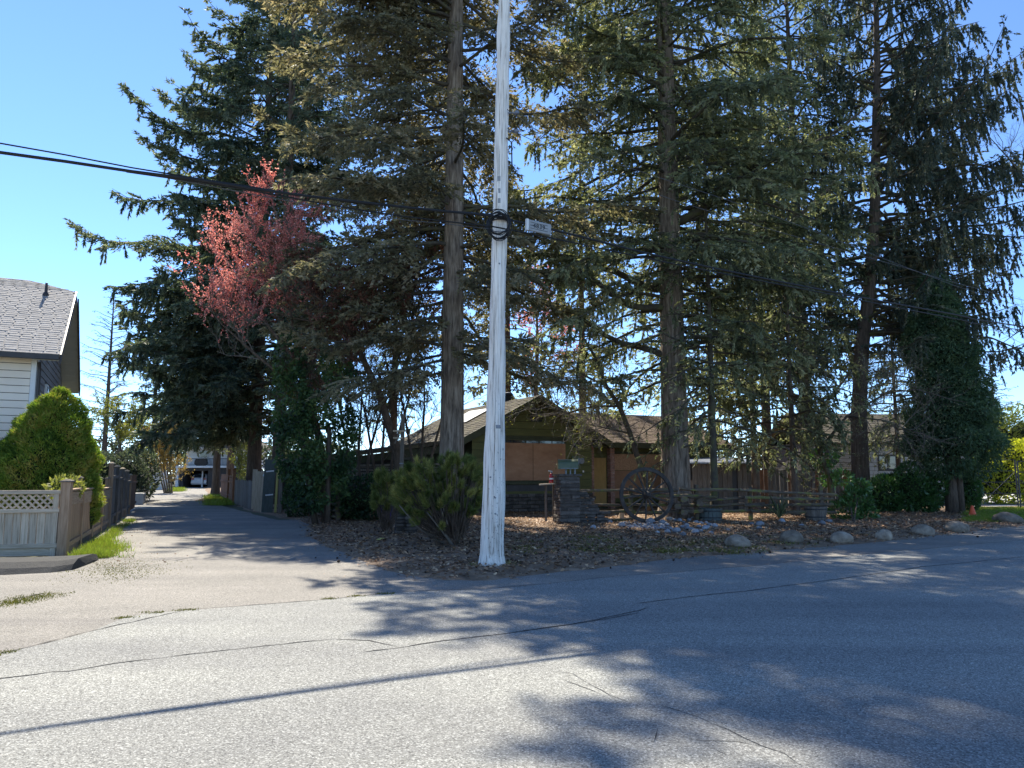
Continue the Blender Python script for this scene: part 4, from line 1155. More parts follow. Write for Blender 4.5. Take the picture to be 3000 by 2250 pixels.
# wagon wheel
wc = at(1894, 1450, 23.4); R_ = .80
ww = root('wagon_wheel', Vector((wc.x, wc.y, 0.02)), 'old wooden wagon wheel leaning on the split-rail fence', 'wagon wheel')
wrot = rz(math.radians(6)) @ Matrix.Rotation(math.radians(-7), 3, 'X')
def wq(a, r, off=0): return wc + wrot @ Vector((math.cos(a) * r, off, math.sin(a) * r))
mb = MB(); ns = 44
vs = []
for i in range(ns):
    a = 2 * math.pi * i / ns
    for (r, o_) in ((R_ + .03, -.045), (R_ + .03, .045), (R_ - .06, .05), (R_ - .06, -.05)):
        vs.append(wq(a, r, o_))
mb.add(vs, [(i * 4 + j, ((i + 1) % ns) * 4 + j, ((i + 1) % ns) * 4 + (j + 1) % 4, i * 4 + (j + 1) % 4) for i in range(ns) for j in range(4)])
mb.build('rim', MT['wheelwood'], ww)
mb = MB(); vs = []
for i in range(ns):
    a = 2 * math.pi * i / ns
    for (r, o_) in ((R_ + .05, -.04), (R_ + .05, .04), (R_ + .032, .04), (R_ + .032, -.04)):
        vs.append(wq(a, r, o_))
mb.add(vs, [(i * 4 + j, ((i + 1) % ns) * 4 + j, ((i + 1) % ns) * 4 + (j + 1) % 4, i * 4 + (j + 1) % 4) for i in range(ns) for j in range(4)])
mb.build('iron_tyre', MT['blackmetal'], ww)
for i in range(14):
    a = 2 * math.pi * (i + .3) / 14
    mb = MB(); mb.tube([wq(a, .1), wq(a, .3), wq(a, R_ - .04)], [.03, .032, .022], 6); mb.build('spoke', MT['wheelwood'], ww)
mb = MB(); mb.tube([wq(0, 0, -.22), wq(0, 0, -.18), wq(0, 0, -.06), wq(0, 0, .06), wq(0, 0, .18)], [.06, .085, .13, .13, .09], 12); mb.build('hub', MT['wheelwood'], ww)

# ledge-stone gate pillar with mailbox
pq = at(1662, 1534, 23.6); pq.z = .02
ph_ = at(1662, 1391, 23.6).z
sp = root('stone_pillar', pq, 'stacked grey ledge-stone pillar carrying the green mailbox', 'pillar')
core = pc('core', sp, MT['mortar'], pq + UP * ph_ / 2, (.5, .5, ph_ - .06), rz(.25))
z = .0
while z < ph_ - .1:
    h = rnd.choice((.07, .09, .11, .13)); h = min(h, ph_ - .06 - z)
    if h < .03: break
    for side in range(4):
        Rr = rz(.25 + side * math.pi / 2)
        cuts = [-.31, rnd.uniform(-.12, .12), .31] if rnd.random() < .7 else [-.31, .31]
        for a_, b_ in zip(cuts[:-1], cuts[1:]):
            pc('stone', sp, MT['ledge'], pq + Rr @ Vector(((a_ + b_) / 2, -.27 + rnd.uniform(-.02, .02), z + h / 2)), (b_ - a_ - .01, .12, h - .012), Rr @ Matrix.Rotation(rnd.uniform(-.03, .03), 3, 'Y'), .012)
    z += h
pc('cap_slab', sp, MT['ledge'], pq + UP * (ph_ - .03), (.74, .74, .07), rz(.25), .015)
# rubble shoulder right of the pillar
rb = root('rubble_wall', pq + Vector((.7, .2, 0)), 'tumbled dark ledge-stone wall stub at the right foot of the mailbox pillar', 'wall')
z = 0.0
while z < .95:
    x = .32; w0 = 1.2 - z * .75
    while x < w0:
        l_ = rnd.uniform(.2, .4); h = .1
        pc('stone', rb, MT['ledge'], pq + Vector((x + l_ / 2, .15 + rnd.uniform(-.06, .06), z + .05)), (l_ - .015, .35, h - .015), rz(rnd.uniform(-.15, .15)), .018)
        x += l_
    z += .1
mbx = root('mailbox', at(1662, 1375, 23.6), 'green metal roadside mailbox on top of the stone pillar', 'mailbox')
mz0, mz1 = at(1662, 1374, 23.6).z, at(1662, 1346, 23.6).z; mx0, mx1 = at(1637, 1360, 23.6).x, at(1692, 1360, 23.6).x
mb = MB(); pr = []
hh = mz1 - mz0; dp = .24
for a in range(0, 181, 20):
    t = math.radians(a); pr.append((-dp * math.cos(t), mz0 + hh * .6 + hh * .4 * math.sin(t)))
pr = [(-dp, mz0)] + pr + [(dp, mz0)]
k = len(pr)
mb.add([(mx0, 23.6 + a, b) for a, b in pr] + [(mx1, 23.6 + a, b) for a, b in pr], [tuple(range(k)), tuple(range(2 * k - 1, k - 1, -1))] + [(i, i + k, (i + 1) % k + k, (i + 1) % k) for i in range(k)])
mb.build('box', MT['greenmetal'], mbx)
mb = MB(); mb.add([(mx0 - .025, 23.6 + a * 1.05, mz0 + (b - mz0) * 1.03) for a, b in pr] + [(mx0 + .03, 23.6 + a * 1.05, mz0 + (b - mz0) * 1.03) for a, b in pr], [tuple(range(k)), tuple(range(2 * k - 1, k - 1, -1))] + [(i, i + k, (i + 1) % k + k, (i + 1) % k) for i in range(k)]); mb.build('door', MT['greenmetal'], mbx)
pc('seam', mbx, MT['steel'], ((mx0 + mx1) / 2 + .02, 23.6 - .245, mz0 + .02), (mx1 - mx0 - .05, .01, .02))
pc('flag', mbx, MT['steel'], (mx1 + .03, 23.5, mz1 - .06), (.02, .03, .2))
for x_ in (.22, .36, .5):
    pc('support', mbx, MT['steel'], (mx0 + x_, 23.6, (mz0 + ph_ + .01) / 2), (.05, .1, mz0 - ph_ - .01))
# plank shelf on posts with a red fire extinguisher
tq = at(1602, 1418, 24.0)
ps = root('plank_shelf', Vector((tq.x, 24, 0.03)), 'narrow weathered plank shelf on thin posts left of the mailbox pillar', 'shelf')
for i in range(3):
    pc('plank', ps, MT['cedar_h'], tq + Vector((.05 + .02 * i, -.22 + .17 * i, 0)), (.62, .155, .04), rz(.1) @ Matrix.Rotation(-.06, 3, 'Y'))
pc('post', ps, MT['darkboard'], Vector((tq.x - .03, 24.0, tq.z / 2)), (.07, .07, tq.z - .05))
pc('post', ps, MT['darkboard'], Vector((tq.x + .22, 24.2, tq.z / 2)), (.06, .06, tq.z - .05))
pc('bracket', ps, MT['blackmetal'], tq + Vector((-.26, -.25, -.08)), (.03, .03, .16))
eq = at(1616, 1412, 24.0); eq.z = tq.z + .03
ex = root('fire_extinguisher', eq, 'small red extinguisher bottle with a pale band standing on the plank shelf', 'extinguisher')
eh = at(1616, 1378, 24.0).z - eq.z
mb = MB(); mb.lathe([(.07, 0), (.085, .01), (.085, eh * .16), (.07, eh * .2), (.07, eh * .6), (.05, eh * .72), (.025, eh * .78)], eq, 14); mb.build('bottle', MT['red'], ex, smooth=True)
mb = MB(); mb.lathe([(.072, eh * .28), (.073, eh * .29), (.073, eh * .4), (.072, eh * .41)], eq, 14); mb.build('label_band', MT['white'], ex)
mb = MB(); mb.lathe([(.026, eh * .78), (.03, eh * .86), (.02, eh * .9)], eq, 8); mb.build('valve', MT['steel'], ex)
pc('handle', ex, MT['white'], eq + Vector((-.04, 0, eh * .94)), (.13, .03, .025), Matrix.Rotation(.15, 3, 'Y'))
# low stone pillar stub and posts by the pine shrub
lq = gp(1188, 1566); lq.z = .03
ls = root('low_stone_pillar', lq, 'low stacked-stone pillar stub left of the pine shrub', 'pillar')
z = 0; hz_ = at(1188, 1478, lq.y).z
while z < hz_:
    for i in range(2):
        for j in range(2):
            pc('stone', ls, MT['ledge'], lq + Vector((-.13 + .27 * i + rnd.uniform(-.02, .02), -.12 + .25 * j, z + .045)), (.27, .25, .08), rz(.3 + rnd.uniform(-.06, .06)), .015)
    z += .09
bq_ = gp(1135, 1535); bin_ = root('purple_bin', bq_, 'dark purple plastic bin in shade left of the low stone pillar', 'bin')
mb = MB(); mb.lathe([(.16, .02), (.21, .5), (.225, .51), (.225, .55), (.2, .55)], bq_, 18); mb.build('tub', MT['purple'], bin_)
mb = MB(); mb.lathe([(.23, .552), (.23, .58), (.2, .61), (.03, .63)], bq_, 18); mb.build('lid', MT['purple'], bin_)
for s_ in (-1, 1): pc('handle', bin_, MT['purple'], bq_ + Vector((s_ * .235, 0, .46)), (.04, .14, .04))
lp = Vector((at(1178, 1300, 24.5).x, 24.5, 0)); bp_ = root('bird_feeder_post', lp, 'tall grey wooden post with a small bracket roof in the left of the yard', 'post')
pc('post', bp_, MT['darkboard'], lp + UP * 1.75, (.12, .12, 3.5), Matrix.Rotation(.01, 3, 'Y'))
pc('crossbar', bp_, MT['cedar_h'], lp + Vector((-.08, -.05, 2.95)), (.42, .06, .05))
pc('bracket', bp_, MT['darkboard'], lp + Vector((-.15, -.04, 2.75)), (.05, .05, .45), Matrix.Rotation(.35, 3, 'Y'))
pc('plate', bp_, MT['cedar_h'], lp + Vector((-.12, -.07, 2.72)), (.3, .2, .04))
pc('wire_tie', bp_, MT['steel'], lp + Vector((0, -.065, 1.9)), (.14, .012, .03))

# boulders along the verge and stones
def rock_mesh(seed, sub=3, rough=.22):
    bm = bmesh.new(); bmesh.ops.create_icosphere(bm, subdivisions=sub, radius=1)
    o = Vector((seed * 3.7, seed * 1.3, seed * 2.1))
    for v in bm.verts:
        d = mnoise.noise(v.co * .9 + o) * rough + mnoise.noise(v.co * 2.3 + o) * rough * .35
        v.co *= 1 + d
        if v.co.z < -.45: v.co.z = -.45 + (v.co.z + .45) * .2
    me = bpy.data.meshes.new('rock'); bm.to_mesh(me); bm.free()
    me.polygons.foreach_set('use_smooth', [True] * len(me.polygons))
    return me
rocks = [rock_mesh(i) for i in range(6)]
for m_ in rocks: m_.materials.append(MT['boulder'])
specs = [(2170, 1604, 72, 38, 'rounded pale boulder streaked with sun, leftmost of the boulders along the verge'),
         (2326, 1597, 66, 40, 'smooth domed grey boulder, second from left along the verge'),
         (2474, 1594, 66, 34, 'dark mossy boulder in shade, third from left along the verge'),
         (2601, 1584, 52, 34, 'blocky flat-topped grey boulder in the middle of the verge row'),
         (2719, 1570, 68, 32, 'wide low boulder with a dappled top right of the blocky one'),
         (2821, 1560, 74, 34, 'large pale sunlit boulder below the traffic cone'),
         (2972, 1536, 78, 32, 'dark boulder on the grass at the right edge of the picture')]
for i, (x_, y_, w_, h_, lab) in enumerate(specs):
    q = ygp(x_, y_); s_ = q.y / FPX
    o = bpy.data.objects.new('boulder', rocks[i % 6]); col.objects.link(o)
    o.scale = (w_ * s_ * .5, w_ * s_ * .42, h_ * s_ * .66); o.location = (q.x, q.y + w_ * s_ * .38, yz(q.x, q.y + .2) + h_ * s_ * .24)
    o.rotation_euler = (0, 0, rnd.uniform(-.3, .3))
    tag(o, lab, 'boulder', 'boulders along the verge')
peb = [rock_mesh(20 + i, 2, .2) for i in range(6)]
for m_ in peb: m_.materials.append(MT['stone'])
stones = [(1789, 1533, 21), (1803, 1529, 14), (1822, 1545, 26), (1832, 1534, 14), (1849, 1526, 14), (1739, 1550, 20), (1754, 1548, 10), (1908, 1534, 28), (1913, 1552, 15), (1942, 1536, 22),
          (1963, 1525, 22), (1978, 1528, 15), (1992, 1530, 17), (2004, 1533, 13), (2020, 1528, 16), (2031, 1522, 16), (2041, 1533, 18), (2055, 1536, 14), (2070, 1535, 16), (2083, 1541, 18), (2096, 1544, 20),
          (1966, 1552, 18), (1983, 1560, 28), (1957, 1562, 20), (1928, 1561, 14), (2003, 1569, 20), (2013, 1545, 22), (2018, 1553, 22), (2029, 1556, 20), (2040, 1563, 24), (2053, 1560, 20), (2068, 1552, 22), (2085, 1566, 18), (2075, 1548, 16),
          (2134, 1555, 13), (2203, 1539, 17), (2228, 1541, 26), (2225, 1550, 18), (2294, 1532, 22), (2410, 1540, 28), (2432, 1532, 20), (2350, 1540, 14), (1860, 1540, 12), (1875, 1538, 12), (1890, 1544, 12), (1845, 1548, 12), (1953, 1540, 13), (1938, 1548, 13), (2000, 1548, 15), (2048, 1548, 15)]
for i, (x_, y_, w_) in enumerate(stones):
    q = ygp(x_, y_); s_ = q.y / FPX * w_ * .5
    o = bpy.data.objects.new('river_stone', peb[i % 6]); col.objects.link(o)
    o.scale = (s_ * rnd.uniform(.9, 1.1), s_ * rnd.uniform(.75, .95), s_ * rnd.uniform(.6, .85)); o.location = (q.x, q.y + s_ * .6, yz(q.x, q.y) + s_ * .35)
    o.rotation_euler = (rnd.uniform(-.2, .2), rnd.uniform(-.2, .2), rnd.uniform(0, 6.28))
    if x_ < 1760: lab = 'pale river stone lying apart at the left of the stone pile'
    elif x_ < 1960: lab = 'smooth grey river stone at the foot of the wagon wheel'
    elif x_ < 2110: lab = 'smooth grey river stone in the pile right of the wagon wheel'
    elif x_ < 2150: lab = 'single small pale stone between the stone pile and the boulders'
    else: lab = 'smooth river stone lying by the yucca and the rail fence'
    tag(o, lab, 'stone', 'river stones before the rail fence')
k = 420; r = np.random.default_rng(5)
vs0 = np.array([v.co for v in peb[0].vertices]) ; 
bm_s = bmesh.new(); bmesh.ops.create_icosphere(bm_s, subdivisions=1, radius=1); iv = np.array([v.co for v in bm_s.verts]); ifc = [tuple(v.index for v in f.verts) for f in bm_s.faces]; bm_s.free()
gr = MB()
for i in range(k):
    q = ygp(r.uniform(1835, 1960), r.normal(1540, 5)); s_ = r.uniform(.02, .045)
    gr.add((iv * s_ * r.uniform(.7, 1.1, 3) + np.array([q.x, q.y, yz(q.x, q.y) + s_ * .3])).tolist(), ifc)
tag(gr.build('blue_gravel', MT['stone'], smooth=True), 'patch of small blue-grey gravel below the wagon wheel', 'gravel', kind='stuff')

# planters
def tub(name, x_, y_, w_px, h_px, m, label, top=1.12):
    q = ygp(x_, y_); s_ = q.y / FPX; w_ = w_px * s_ / 2; h = h_px * s_
    t = root(name, q, label, 'planter')
    n_ = 20
    for i in range(n_):
        a0_, a1_ = 2 * math.pi * i / n_, 2 * math.pi * (i + .93) / n_
        mb = MB(); f = lambda a, r_, z: q + Vector((math.cos(a) * r_, math.sin(a) * r_ * .9, z))
        mb.hexa([f(a0_, w_ / top - .025, 0), f(a0_, w_ / top, 0), f(a1_, w_ / top, 0), f(a1_, w_ / top - .025, 0), f(a0_, w_ - .025, h), f(a0_, w_, h), f(a1_, w_, h), f(a1_, w_ - .025, h)])
        mb.build('stave', m, t)
    for z_ in (.25, .8):
        mb = MB(); vs = []; r_ = (w_ / top + (w_ - w_ / top) * z_) + .006
        for i in range(28):
            a = 2 * math.pi * i / 28
            for dz in (-.02, .02): vs.append(q + Vector((math.cos(a) * r_, math.sin(a) * r_ * .9, h * z_ + dz)))
        mb.add(vs, [(2 * i, 2 * ((i + 1) % 28), 2 * ((i + 1) % 28) + 1, 2 * i + 1) for i in range(28)]); mb.build('hoop', MT['blackmetal'], t)
    mb = MB(); mb.add([q + Vector((math.cos(2 * math.pi * i / 20) * w_ * .96, math.sin(2 * math.pi * i / 20) * w_ * .86, h * .88)) for i in range(20)], [tuple(range(20))]); mb.build('soil', MT['soil'], t)
    return t, q, h
tub('half_barrel_planter', 2390, 1524, 68, 40, MT['darkboard'], 'dark half-barrel planter at the right end of the rail fence', 1.25)
tub('green_tub_planter', 2080, 1524, 74, 34, MT['teal'], 'grey-green tub planter behind the stone pile', 1.1)
# traffic cone
cq = ygp(2850, 1513); tc = root('traffic_cone', cq, 'small orange traffic cone on the grass by the metal fence', 'traffic cone')
mb = MB(); mb.lathe([(.13, .03), (.115, .08), (.04, .36), (.025, .38)], cq, 16); mb.build('cone', MT['orange'], tc, smooth=False)
pc('base', tc, MT['orange'], cq + UP * .018, (.3, .3, .03), rz(.3))
# metal fence panels
for nm, x0, x1, y0, y1, d_, lab in (('metal_fence_panel', 2873, 2983, 1348, 1487, 33.5, 'steel bar fence panel with cross braces before the bright hedge'), ('metal_fence_panel', 2990, 3110, 1352, 1492, 33, 'steel bar fence panel at the right picture edge'),
                                    ('metal_fence_panel', 2835, 2866, 1345, 1487, 34.5, 'narrow steel fence panel beside the dark cedar')):
    p0, p1 = at(x0, 1480, d_), at(x1, 1480, d_); zt_ = at(x0, y0, d_).z; p0.z = p1.z = .06
    fpn = root(nm, p0, lab, 'fence', 'steel fence panels')
    for f in (0, 1):
        q = p0.lerp(p1, f); mb = MB(); mb.tube([q, q + UP * (zt_ - .06)], .03, 8); mb.build('upright', MT['panel'], fpn)
    for i in range(5):
        z = .15 + (zt_ - .2) * i / 4; mb = MB(); mb.tube([p0 + UP * z, p1 + UP * z], .018, 6); mb.build('bar', MT['panel'], fpn)
    mb = MB(); mb.tube([p0 + UP * .15, p1 + UP * (zt_ * .75)], .014, 6); mb.build('brace', MT['panel'], fpn)
    mb = MB(); mb.tube([p1 + UP * .15, p0 + UP * (zt_ * .6)], .014, 6); mb.build('brace', MT['panel'], fpn)

# ------------------------------------------------------------------ utility pole and cables
PB = gp(1441, 1668); PB.z = 0
PD = PB.y
def pole_c(y):
    f = (1668 - y) / 1668.0
    return at(1441 + (1477 - 1441) * f, y, PD)
zpts = [1668, 1560, 1450, 1300, 1100, 900, 700, 500, 250, 0]
wds = [75, 68, 67, 60, 52, 47, 45, 43, 41, 38]
up_ = root('utility_pole', PB, 'tall weathered pale wooden utility pole at the lane corner', 'utility pole')
vs = []; n_ = 40
levels = 150
Zs = [pole_c(y).z for y in zpts]; Xs = [pole_c(y).x for y in zpts]
Rs = [w / FPX * PD / 2 for w in wds]
Zs[0] = -.05; Zs.append(15.5); Xs.append(Xs[-1] + (Xs[-1] - Xs[-2]) / (Zs[-2] - Zs[-3]) * (15.5 - Zs[-2])); Rs.append(.10)
for i in range(levels + 1):
    z = -.05 + 15.55 * (i / levels) ** 1.5
    x = float(np.interp(z, Zs, Xs)); r_ = float(np.interp(z, Zs, Rs))
    for j in range(n_):
        a = 2 * math.pi * j / n_
        g = mnoise.noise(Vector((math.cos(a) * 7, math.sin(a) * 7, z * .25))) * .010 + mnoise.noise(Vector((math.cos(a) * 1.2, math.sin(a) * 1.2, z * 1.3))) * .02 + mnoise.noise(Vector((math.cos(a) * 14, math.sin(a) * 14, z * .5))) * .006
        if z < .25: g += .03 * (1 - z / .25)
        vs.append((x + math.cos(a) * (r_ + g), PD + .18 + math.sin(a) * (r_ + g), z))
fs = [(i * n_ + j, i * n_ + (j + 1) % n_, (i + 1) * n_ + (j + 1) % n_, (i + 1) * n_ + j) for i in range(levels) for j in range(n_)] + [tuple(levels * n_ + j for j in range(n_))]
mb = MB(); mb.add(vs, fs); mb.build('shaft', MT['pole'], up_, smooth=True)
PCY = PD + .18
def on_pole(x_, y_):
    z = at(x_, y_, PD).z
    xc = float(np.interp(z, Zs, Xs)); r_ = float(np.interp(z, Zs, Rs))
    u = (at(x_, y_, PD).x - xc) / r_
    u = max(-.93, min(.93, u))
    return Vector((xc + u * r_, PCY - math.sqrt(1 - u * u) * r_ - .004, z)), Vector((u, -math.sqrt(1 - u * u), 0))
# gouges, nail and staple marks low on the pole
gm = MB(); r_ = random.Random(4)
for i in range(190):
    y_ = 1660 - abs(r_.gauss(0, 1)) * 200; x_ = r_.uniform(1412, 1478) if r_.random() < .4 else r_.uniform(1445, 1482)
    if y_ < 780: continue
    q, n0 = on_pole(x_, y_); s_ = r_.uniform(.002, .006) * (1.9 if r_.random() < .12 else 1); h = s_ * r_.uniform(1.2, 3.4)
    t = Vector((-n0.y, n0.x, 0)) * s_
    gm.add([q - UP * h + n0 * .002, q + t * .8 + n0 * .004, q + UP * h + n0 * .002, q - t + n0 * .004], [(0, 1, 2, 3)])
for i in range(26):
    y0_ = r_.uniform(60, 1600); L_ = r_.uniform(60, 330); x_ = r_.uniform(1425, 1492) if y0_ < 900 else r_.uniform(1416, 1474)
    P_ = []
    for k_ in range(9):
        yy = y0_ + L_ * k_ / 8
        if yy > 1655: break
        f_ = (1668 - yy) / 1668.0
        q, n0 = on_pole(x_ + (yy - y0_) * -.016 + r_.uniform(-.4, .4), yy); P_.append((q + n0 * .004, Vector((-n0.y, n0.x, 0)) * r_.uniform(.001, .0032) * math.sin(math.pi * (k_ + .3) / 8.6)))
    if len(P_) > 2:
        gm.add([v for q, t in P_ for v in (q - t, q + t)], [(2 * k_, 2 * k_ + 1, 2 * k_ + 3, 2 * k_ + 2) for k_ in range(len(P_) - 1)])
go = gm.build('gouges', MT['crack'], up_); go['kind'] = 'stuff'
for (x_, y_) in ((1451, 1505), (1451, 1458), (1463, 770), (1437, 1398), (1457, 1250)):
    q, n0 = on_pole(x_, y_); mb = MB(); mb.tube([q, q + n0 * .012], [.016, .013], 10); mb.build('bolt', MT['steel'], up_)
q, n0 = on_pole(1459, 1250); pc('tag_plate', up_, MT['steel'], q + n0 * .006, (.08, .008, .06), rz(math.atan2(n0.x, -n0.y)))
for y_ in (520, 556, 585, 620):
    q, n0 = on_pole(1462, y_); pc('tag_plate', up_, MT['sign'], q + n0 * .004, (.05, .006, .09), rz(math.atan2(n0.x, -n0.y)))
zc = at(1450, 665, PD).z
mb = MB(); r_ = random.Random(2)
for i in range(13):
    c = Vector((float(np.interp(zc, Zs, Xs)) - .02 + r_.uniform(-.03, .03), PCY - .30 + r_.uniform(-.05, .04), zc + r_.uniform(-.06, .05)))
    ra, rb_ = r_.uniform(.17, .215), r_.uniform(.19, .25); tl = r_.uniform(-.25, .1)
    pts = [c + Vector((math.cos(t) * ra, math.sin(t) * .06 * r_.uniform(.5, 1) + tl * .2 * math.sin(t), math.sin(t) * rb_)) for t in [2 * math.pi * k / 26 for k in range(27)]]
    mb.tube(pts, .0085, 6, False)
mb.build('cable_coil', MT['cable'], up_)
mb = MB()
for zz in (632, 640):
    z = at(1450, zz, PD).z; xc = float(np.interp(z, Zs, Xs)); rr = float(np.interp(z, Zs, Rs)) + .02
    mb.tube([Vector((xc + math.cos(t) * rr, PCY + math.sin(t) * rr, z)) for t in [2 * math.pi * k / 20 for k in range(21)]], .012, 6, False)
mb.build('strap_band', MT['cable'], up_)
mb = MB(); z = at(1460, 445, PD).z; xc = float(np.interp(z, Zs, Xs))
mb.tube([(xc + .1, PCY - .1, z + .3), (xc + .19, PCY - .12, z + .2), (xc + .2, PCY - .12, z - .35)], .012, 6); mb.build('riser_wire', MT['cable'], up_)
for y_ in (320, 375):
    z = at(1485, y_, PD).z; xc = float(np.interp(z, Zs, Xs)); mb = MB(); mb.lathe([(.02, -.04), (.045, -.02), (.045, .02), (.02, .04)], (xc + .27, PCY - .05, z), 10); mb.build('insulator', MT['steel'], up_)
    pc('insulator_arm', up_, MT['steel'], (xc + .2, PCY - .04, z), (.16, .03, .03))

RD = math.radians(31); rdv = Vector((math.cos(RD), math.sin(RD), 0))
def cable(pts_px, m, r_, name, label, lat=0.0, sagn=None):
    """pixel way-points on the vertical plane along the road through the pole"""
    p0 = Vector((Xs[5], PCY - .24, 0)) + Vector((rdv.y, -rdv.x, 0)) * lat
    n = Vector((rdv.y, -rdv.x, 0))
    P = [onpl(x, y, p0, n) for x, y in pts_px]
    # carry on beyond the frame
    if pts_px[0][0] <= 0: P = [P[0] + (P[0] - P[1]).normalized() * 9 + UP * .25] + P
    if pts_px[-1][0] >= 3000: P = P + [P[-1] + (P[-1] - P[-2]).normalized() * 25 + UP * .5]
    ts = [0]
    for a, b in zip(P[:-1], P[1:]): ts.append(ts[-1] + (b - a).length)
    out = []
    N = max(16, int(ts[-1] / .8))
    arr = np.array([tuple(p) for p in P])
    # smooth (Catmull-like) interpolation
    for k in range(N + 1):
        s = ts[-1] * k / N
        i = min(len(ts) - 2, int(np.searchsorted(ts, s, 'right') - 1)); i = max(0, i)
        u = (s - ts[i]) / max(1e-6, ts[i + 1] - ts[i])
        p1, p2 = arr[i], arr[i + 1]; pm = arr[max(0, i - 1)]; pn = arr[min(len(arr) - 1, i + 2)]
        q = .5 * ((2 * p1) + (-pm + p2) * u + (2 * pm - 5 * p1 + 4 * p2 - pn) * u * u + (-pm + 3 * p1 - 3 * p2 + pn) * u ** 3)
        out.append(Vector(q))
    mb = MB(); mb.tube(out, r_, 6)
    o = mb.build(name, m, loc=out[0])
    return tag(o, label, 'cable', 'overhead cables')
cable([(0, 420), (200, 455), (440, 501), (700, 541), (1000, 590), (1250, 613), (1445, 628)], MT['cable'], .010, 'overhead_cable', 'thin upper black cable crossing the sky left of the pole')
cable([(0, 447), (200, 474), (370, 500), (560, 524), (800, 562), (1000, 586), (1250, 614), (1445, 632)], MT['cable'], .021, 'overhead_cable', 'thick black cable bundle crossing the sky left of the pole', .05)
cable([(370, 503), (700, 552), (1000, 606), (1200, 636), (1445, 664)], MT['cable'], .012, 'overhead_cable', 'lower black cable before the trees meeting the pole at the coil', .03)
cable([(440, 512), (800, 580), (1100, 634), (1300, 655), (1445, 672)], MT['strand'], .007, 'overhead_cable', 'thin grey strand hanging lowest before the trees left of the pole', .02)
cable([(1445, 634), (1600, 668), (1750, 706), (2000, 766), (2400, 848), (2800, 922), (3000, 957)], MT['cable'], .020, 'overhead_cable', 'thick black cable running right from the pole along the house number plate', .0)
cable([(1445, 664), (1600, 694), (1760, 728), (2000, 778), (2400, 856), (2800, 934), (3000, 968)], MT['cable'], .013, 'overhead_cable', 'thinner black cable running right from the pole under the thick one', .06)
cable([(1485, 375), (1600, 430), (1900, 560), (2200, 655), (2600, 770), (3000, 880)], MT['strand'], .006, 'overhead_cable', 'faint upper wire running right from the pole before the fir', .0)
cable([(1485, 320), (1650, 425), (1900, 510), (2300, 645), (2700, 800), (3000, 900)], MT['strand'], .006, 'overhead_cable', 'faint topmost wire running right from the pole before the fir', .05)
# number plate hung on the cable
nrd = Vector((rdv.y, -rdv.x, 0)); p0_ = Vector((Xs[5], PCY - .24, 0)) + nrd * .05
c_ = onpl(1577, 666, p0_, nrd); L_ = (onpl(1611, 666, p0_, nrd) - onpl(1541, 666, p0_, nrd)).length
npq = root('number_plate', c_, 'pale rectangular plate numbered 4839 hanging from the cables right of the pole', 'sign')
tilt = 0.03; Rn = rz(RD) @ Matrix.Rotation(tilt, 3, 'Y')
hN = .205
pc('plate', npq, MT['sign'], c_, (L_, .05, hN), Rn, .012)
pc('end_cap', npq, MT['white'], c_ - Rn @ Vector((L_ / 2 - .02, .0, 0)), (.045, .058, hN + .005), Rn, .004)
for z_ in (.055, -.055, .0):
    for (a_, b_) in ((-.36, .36),) if z_ else ((-.36, -.2), (.22, .36)):
        pc('engraved_line', npq, MT['blackmetal'], c_ + Rn @ Vector(((a_ + b_) / 2 * L_, -.0265, z_)), ((b_ - a_) * L_, .004, .007), Rn, .001)
tcv = bpy.data.curves.new('digits', 'FONT'); tcv.body = '4839'; tcv.size = .115; tcv.align_x = 'CENTER'; tcv.align_y = 'CENTER'; tcv.extrude = .003; tcv.space_character = 1.15
to = bpy.data.objects.new('digits_tmp', tcv); col.objects.link(to)
bpy.context.view_layer.update()
tm = bpy.data.meshes.new_from_object(to.evaluated_get(bpy.context.evaluated_depsgraph_get()))
bpy.data.objects.remove(to)
tm.materials.clear(); tm.materials.append(MT['blackmetal'])
dg = bpy.data.objects.new('digits', tm); col.objects.link(dg); dg.parent = npq
dg.rotation_euler = (Rn @ Matrix.Rotation(math.pi / 2, 3, 'X')).to_euler(); dg.location = Rn @ Vector((0, -.029, 0))

yq_ = ygp(1116, 1584)
o = bpy.data.objects.new('plastic_scrap', rock_mesh(77, 2, .5)); o.data.materials.append(MT['yellow']); col.objects.link(o)
o.location = yq_ + UP * .03; o.scale = (.10, .05, .03)
tag(o, 'small yellow plastic scrap on the leaf litter left of the pine shrub', 'litter')
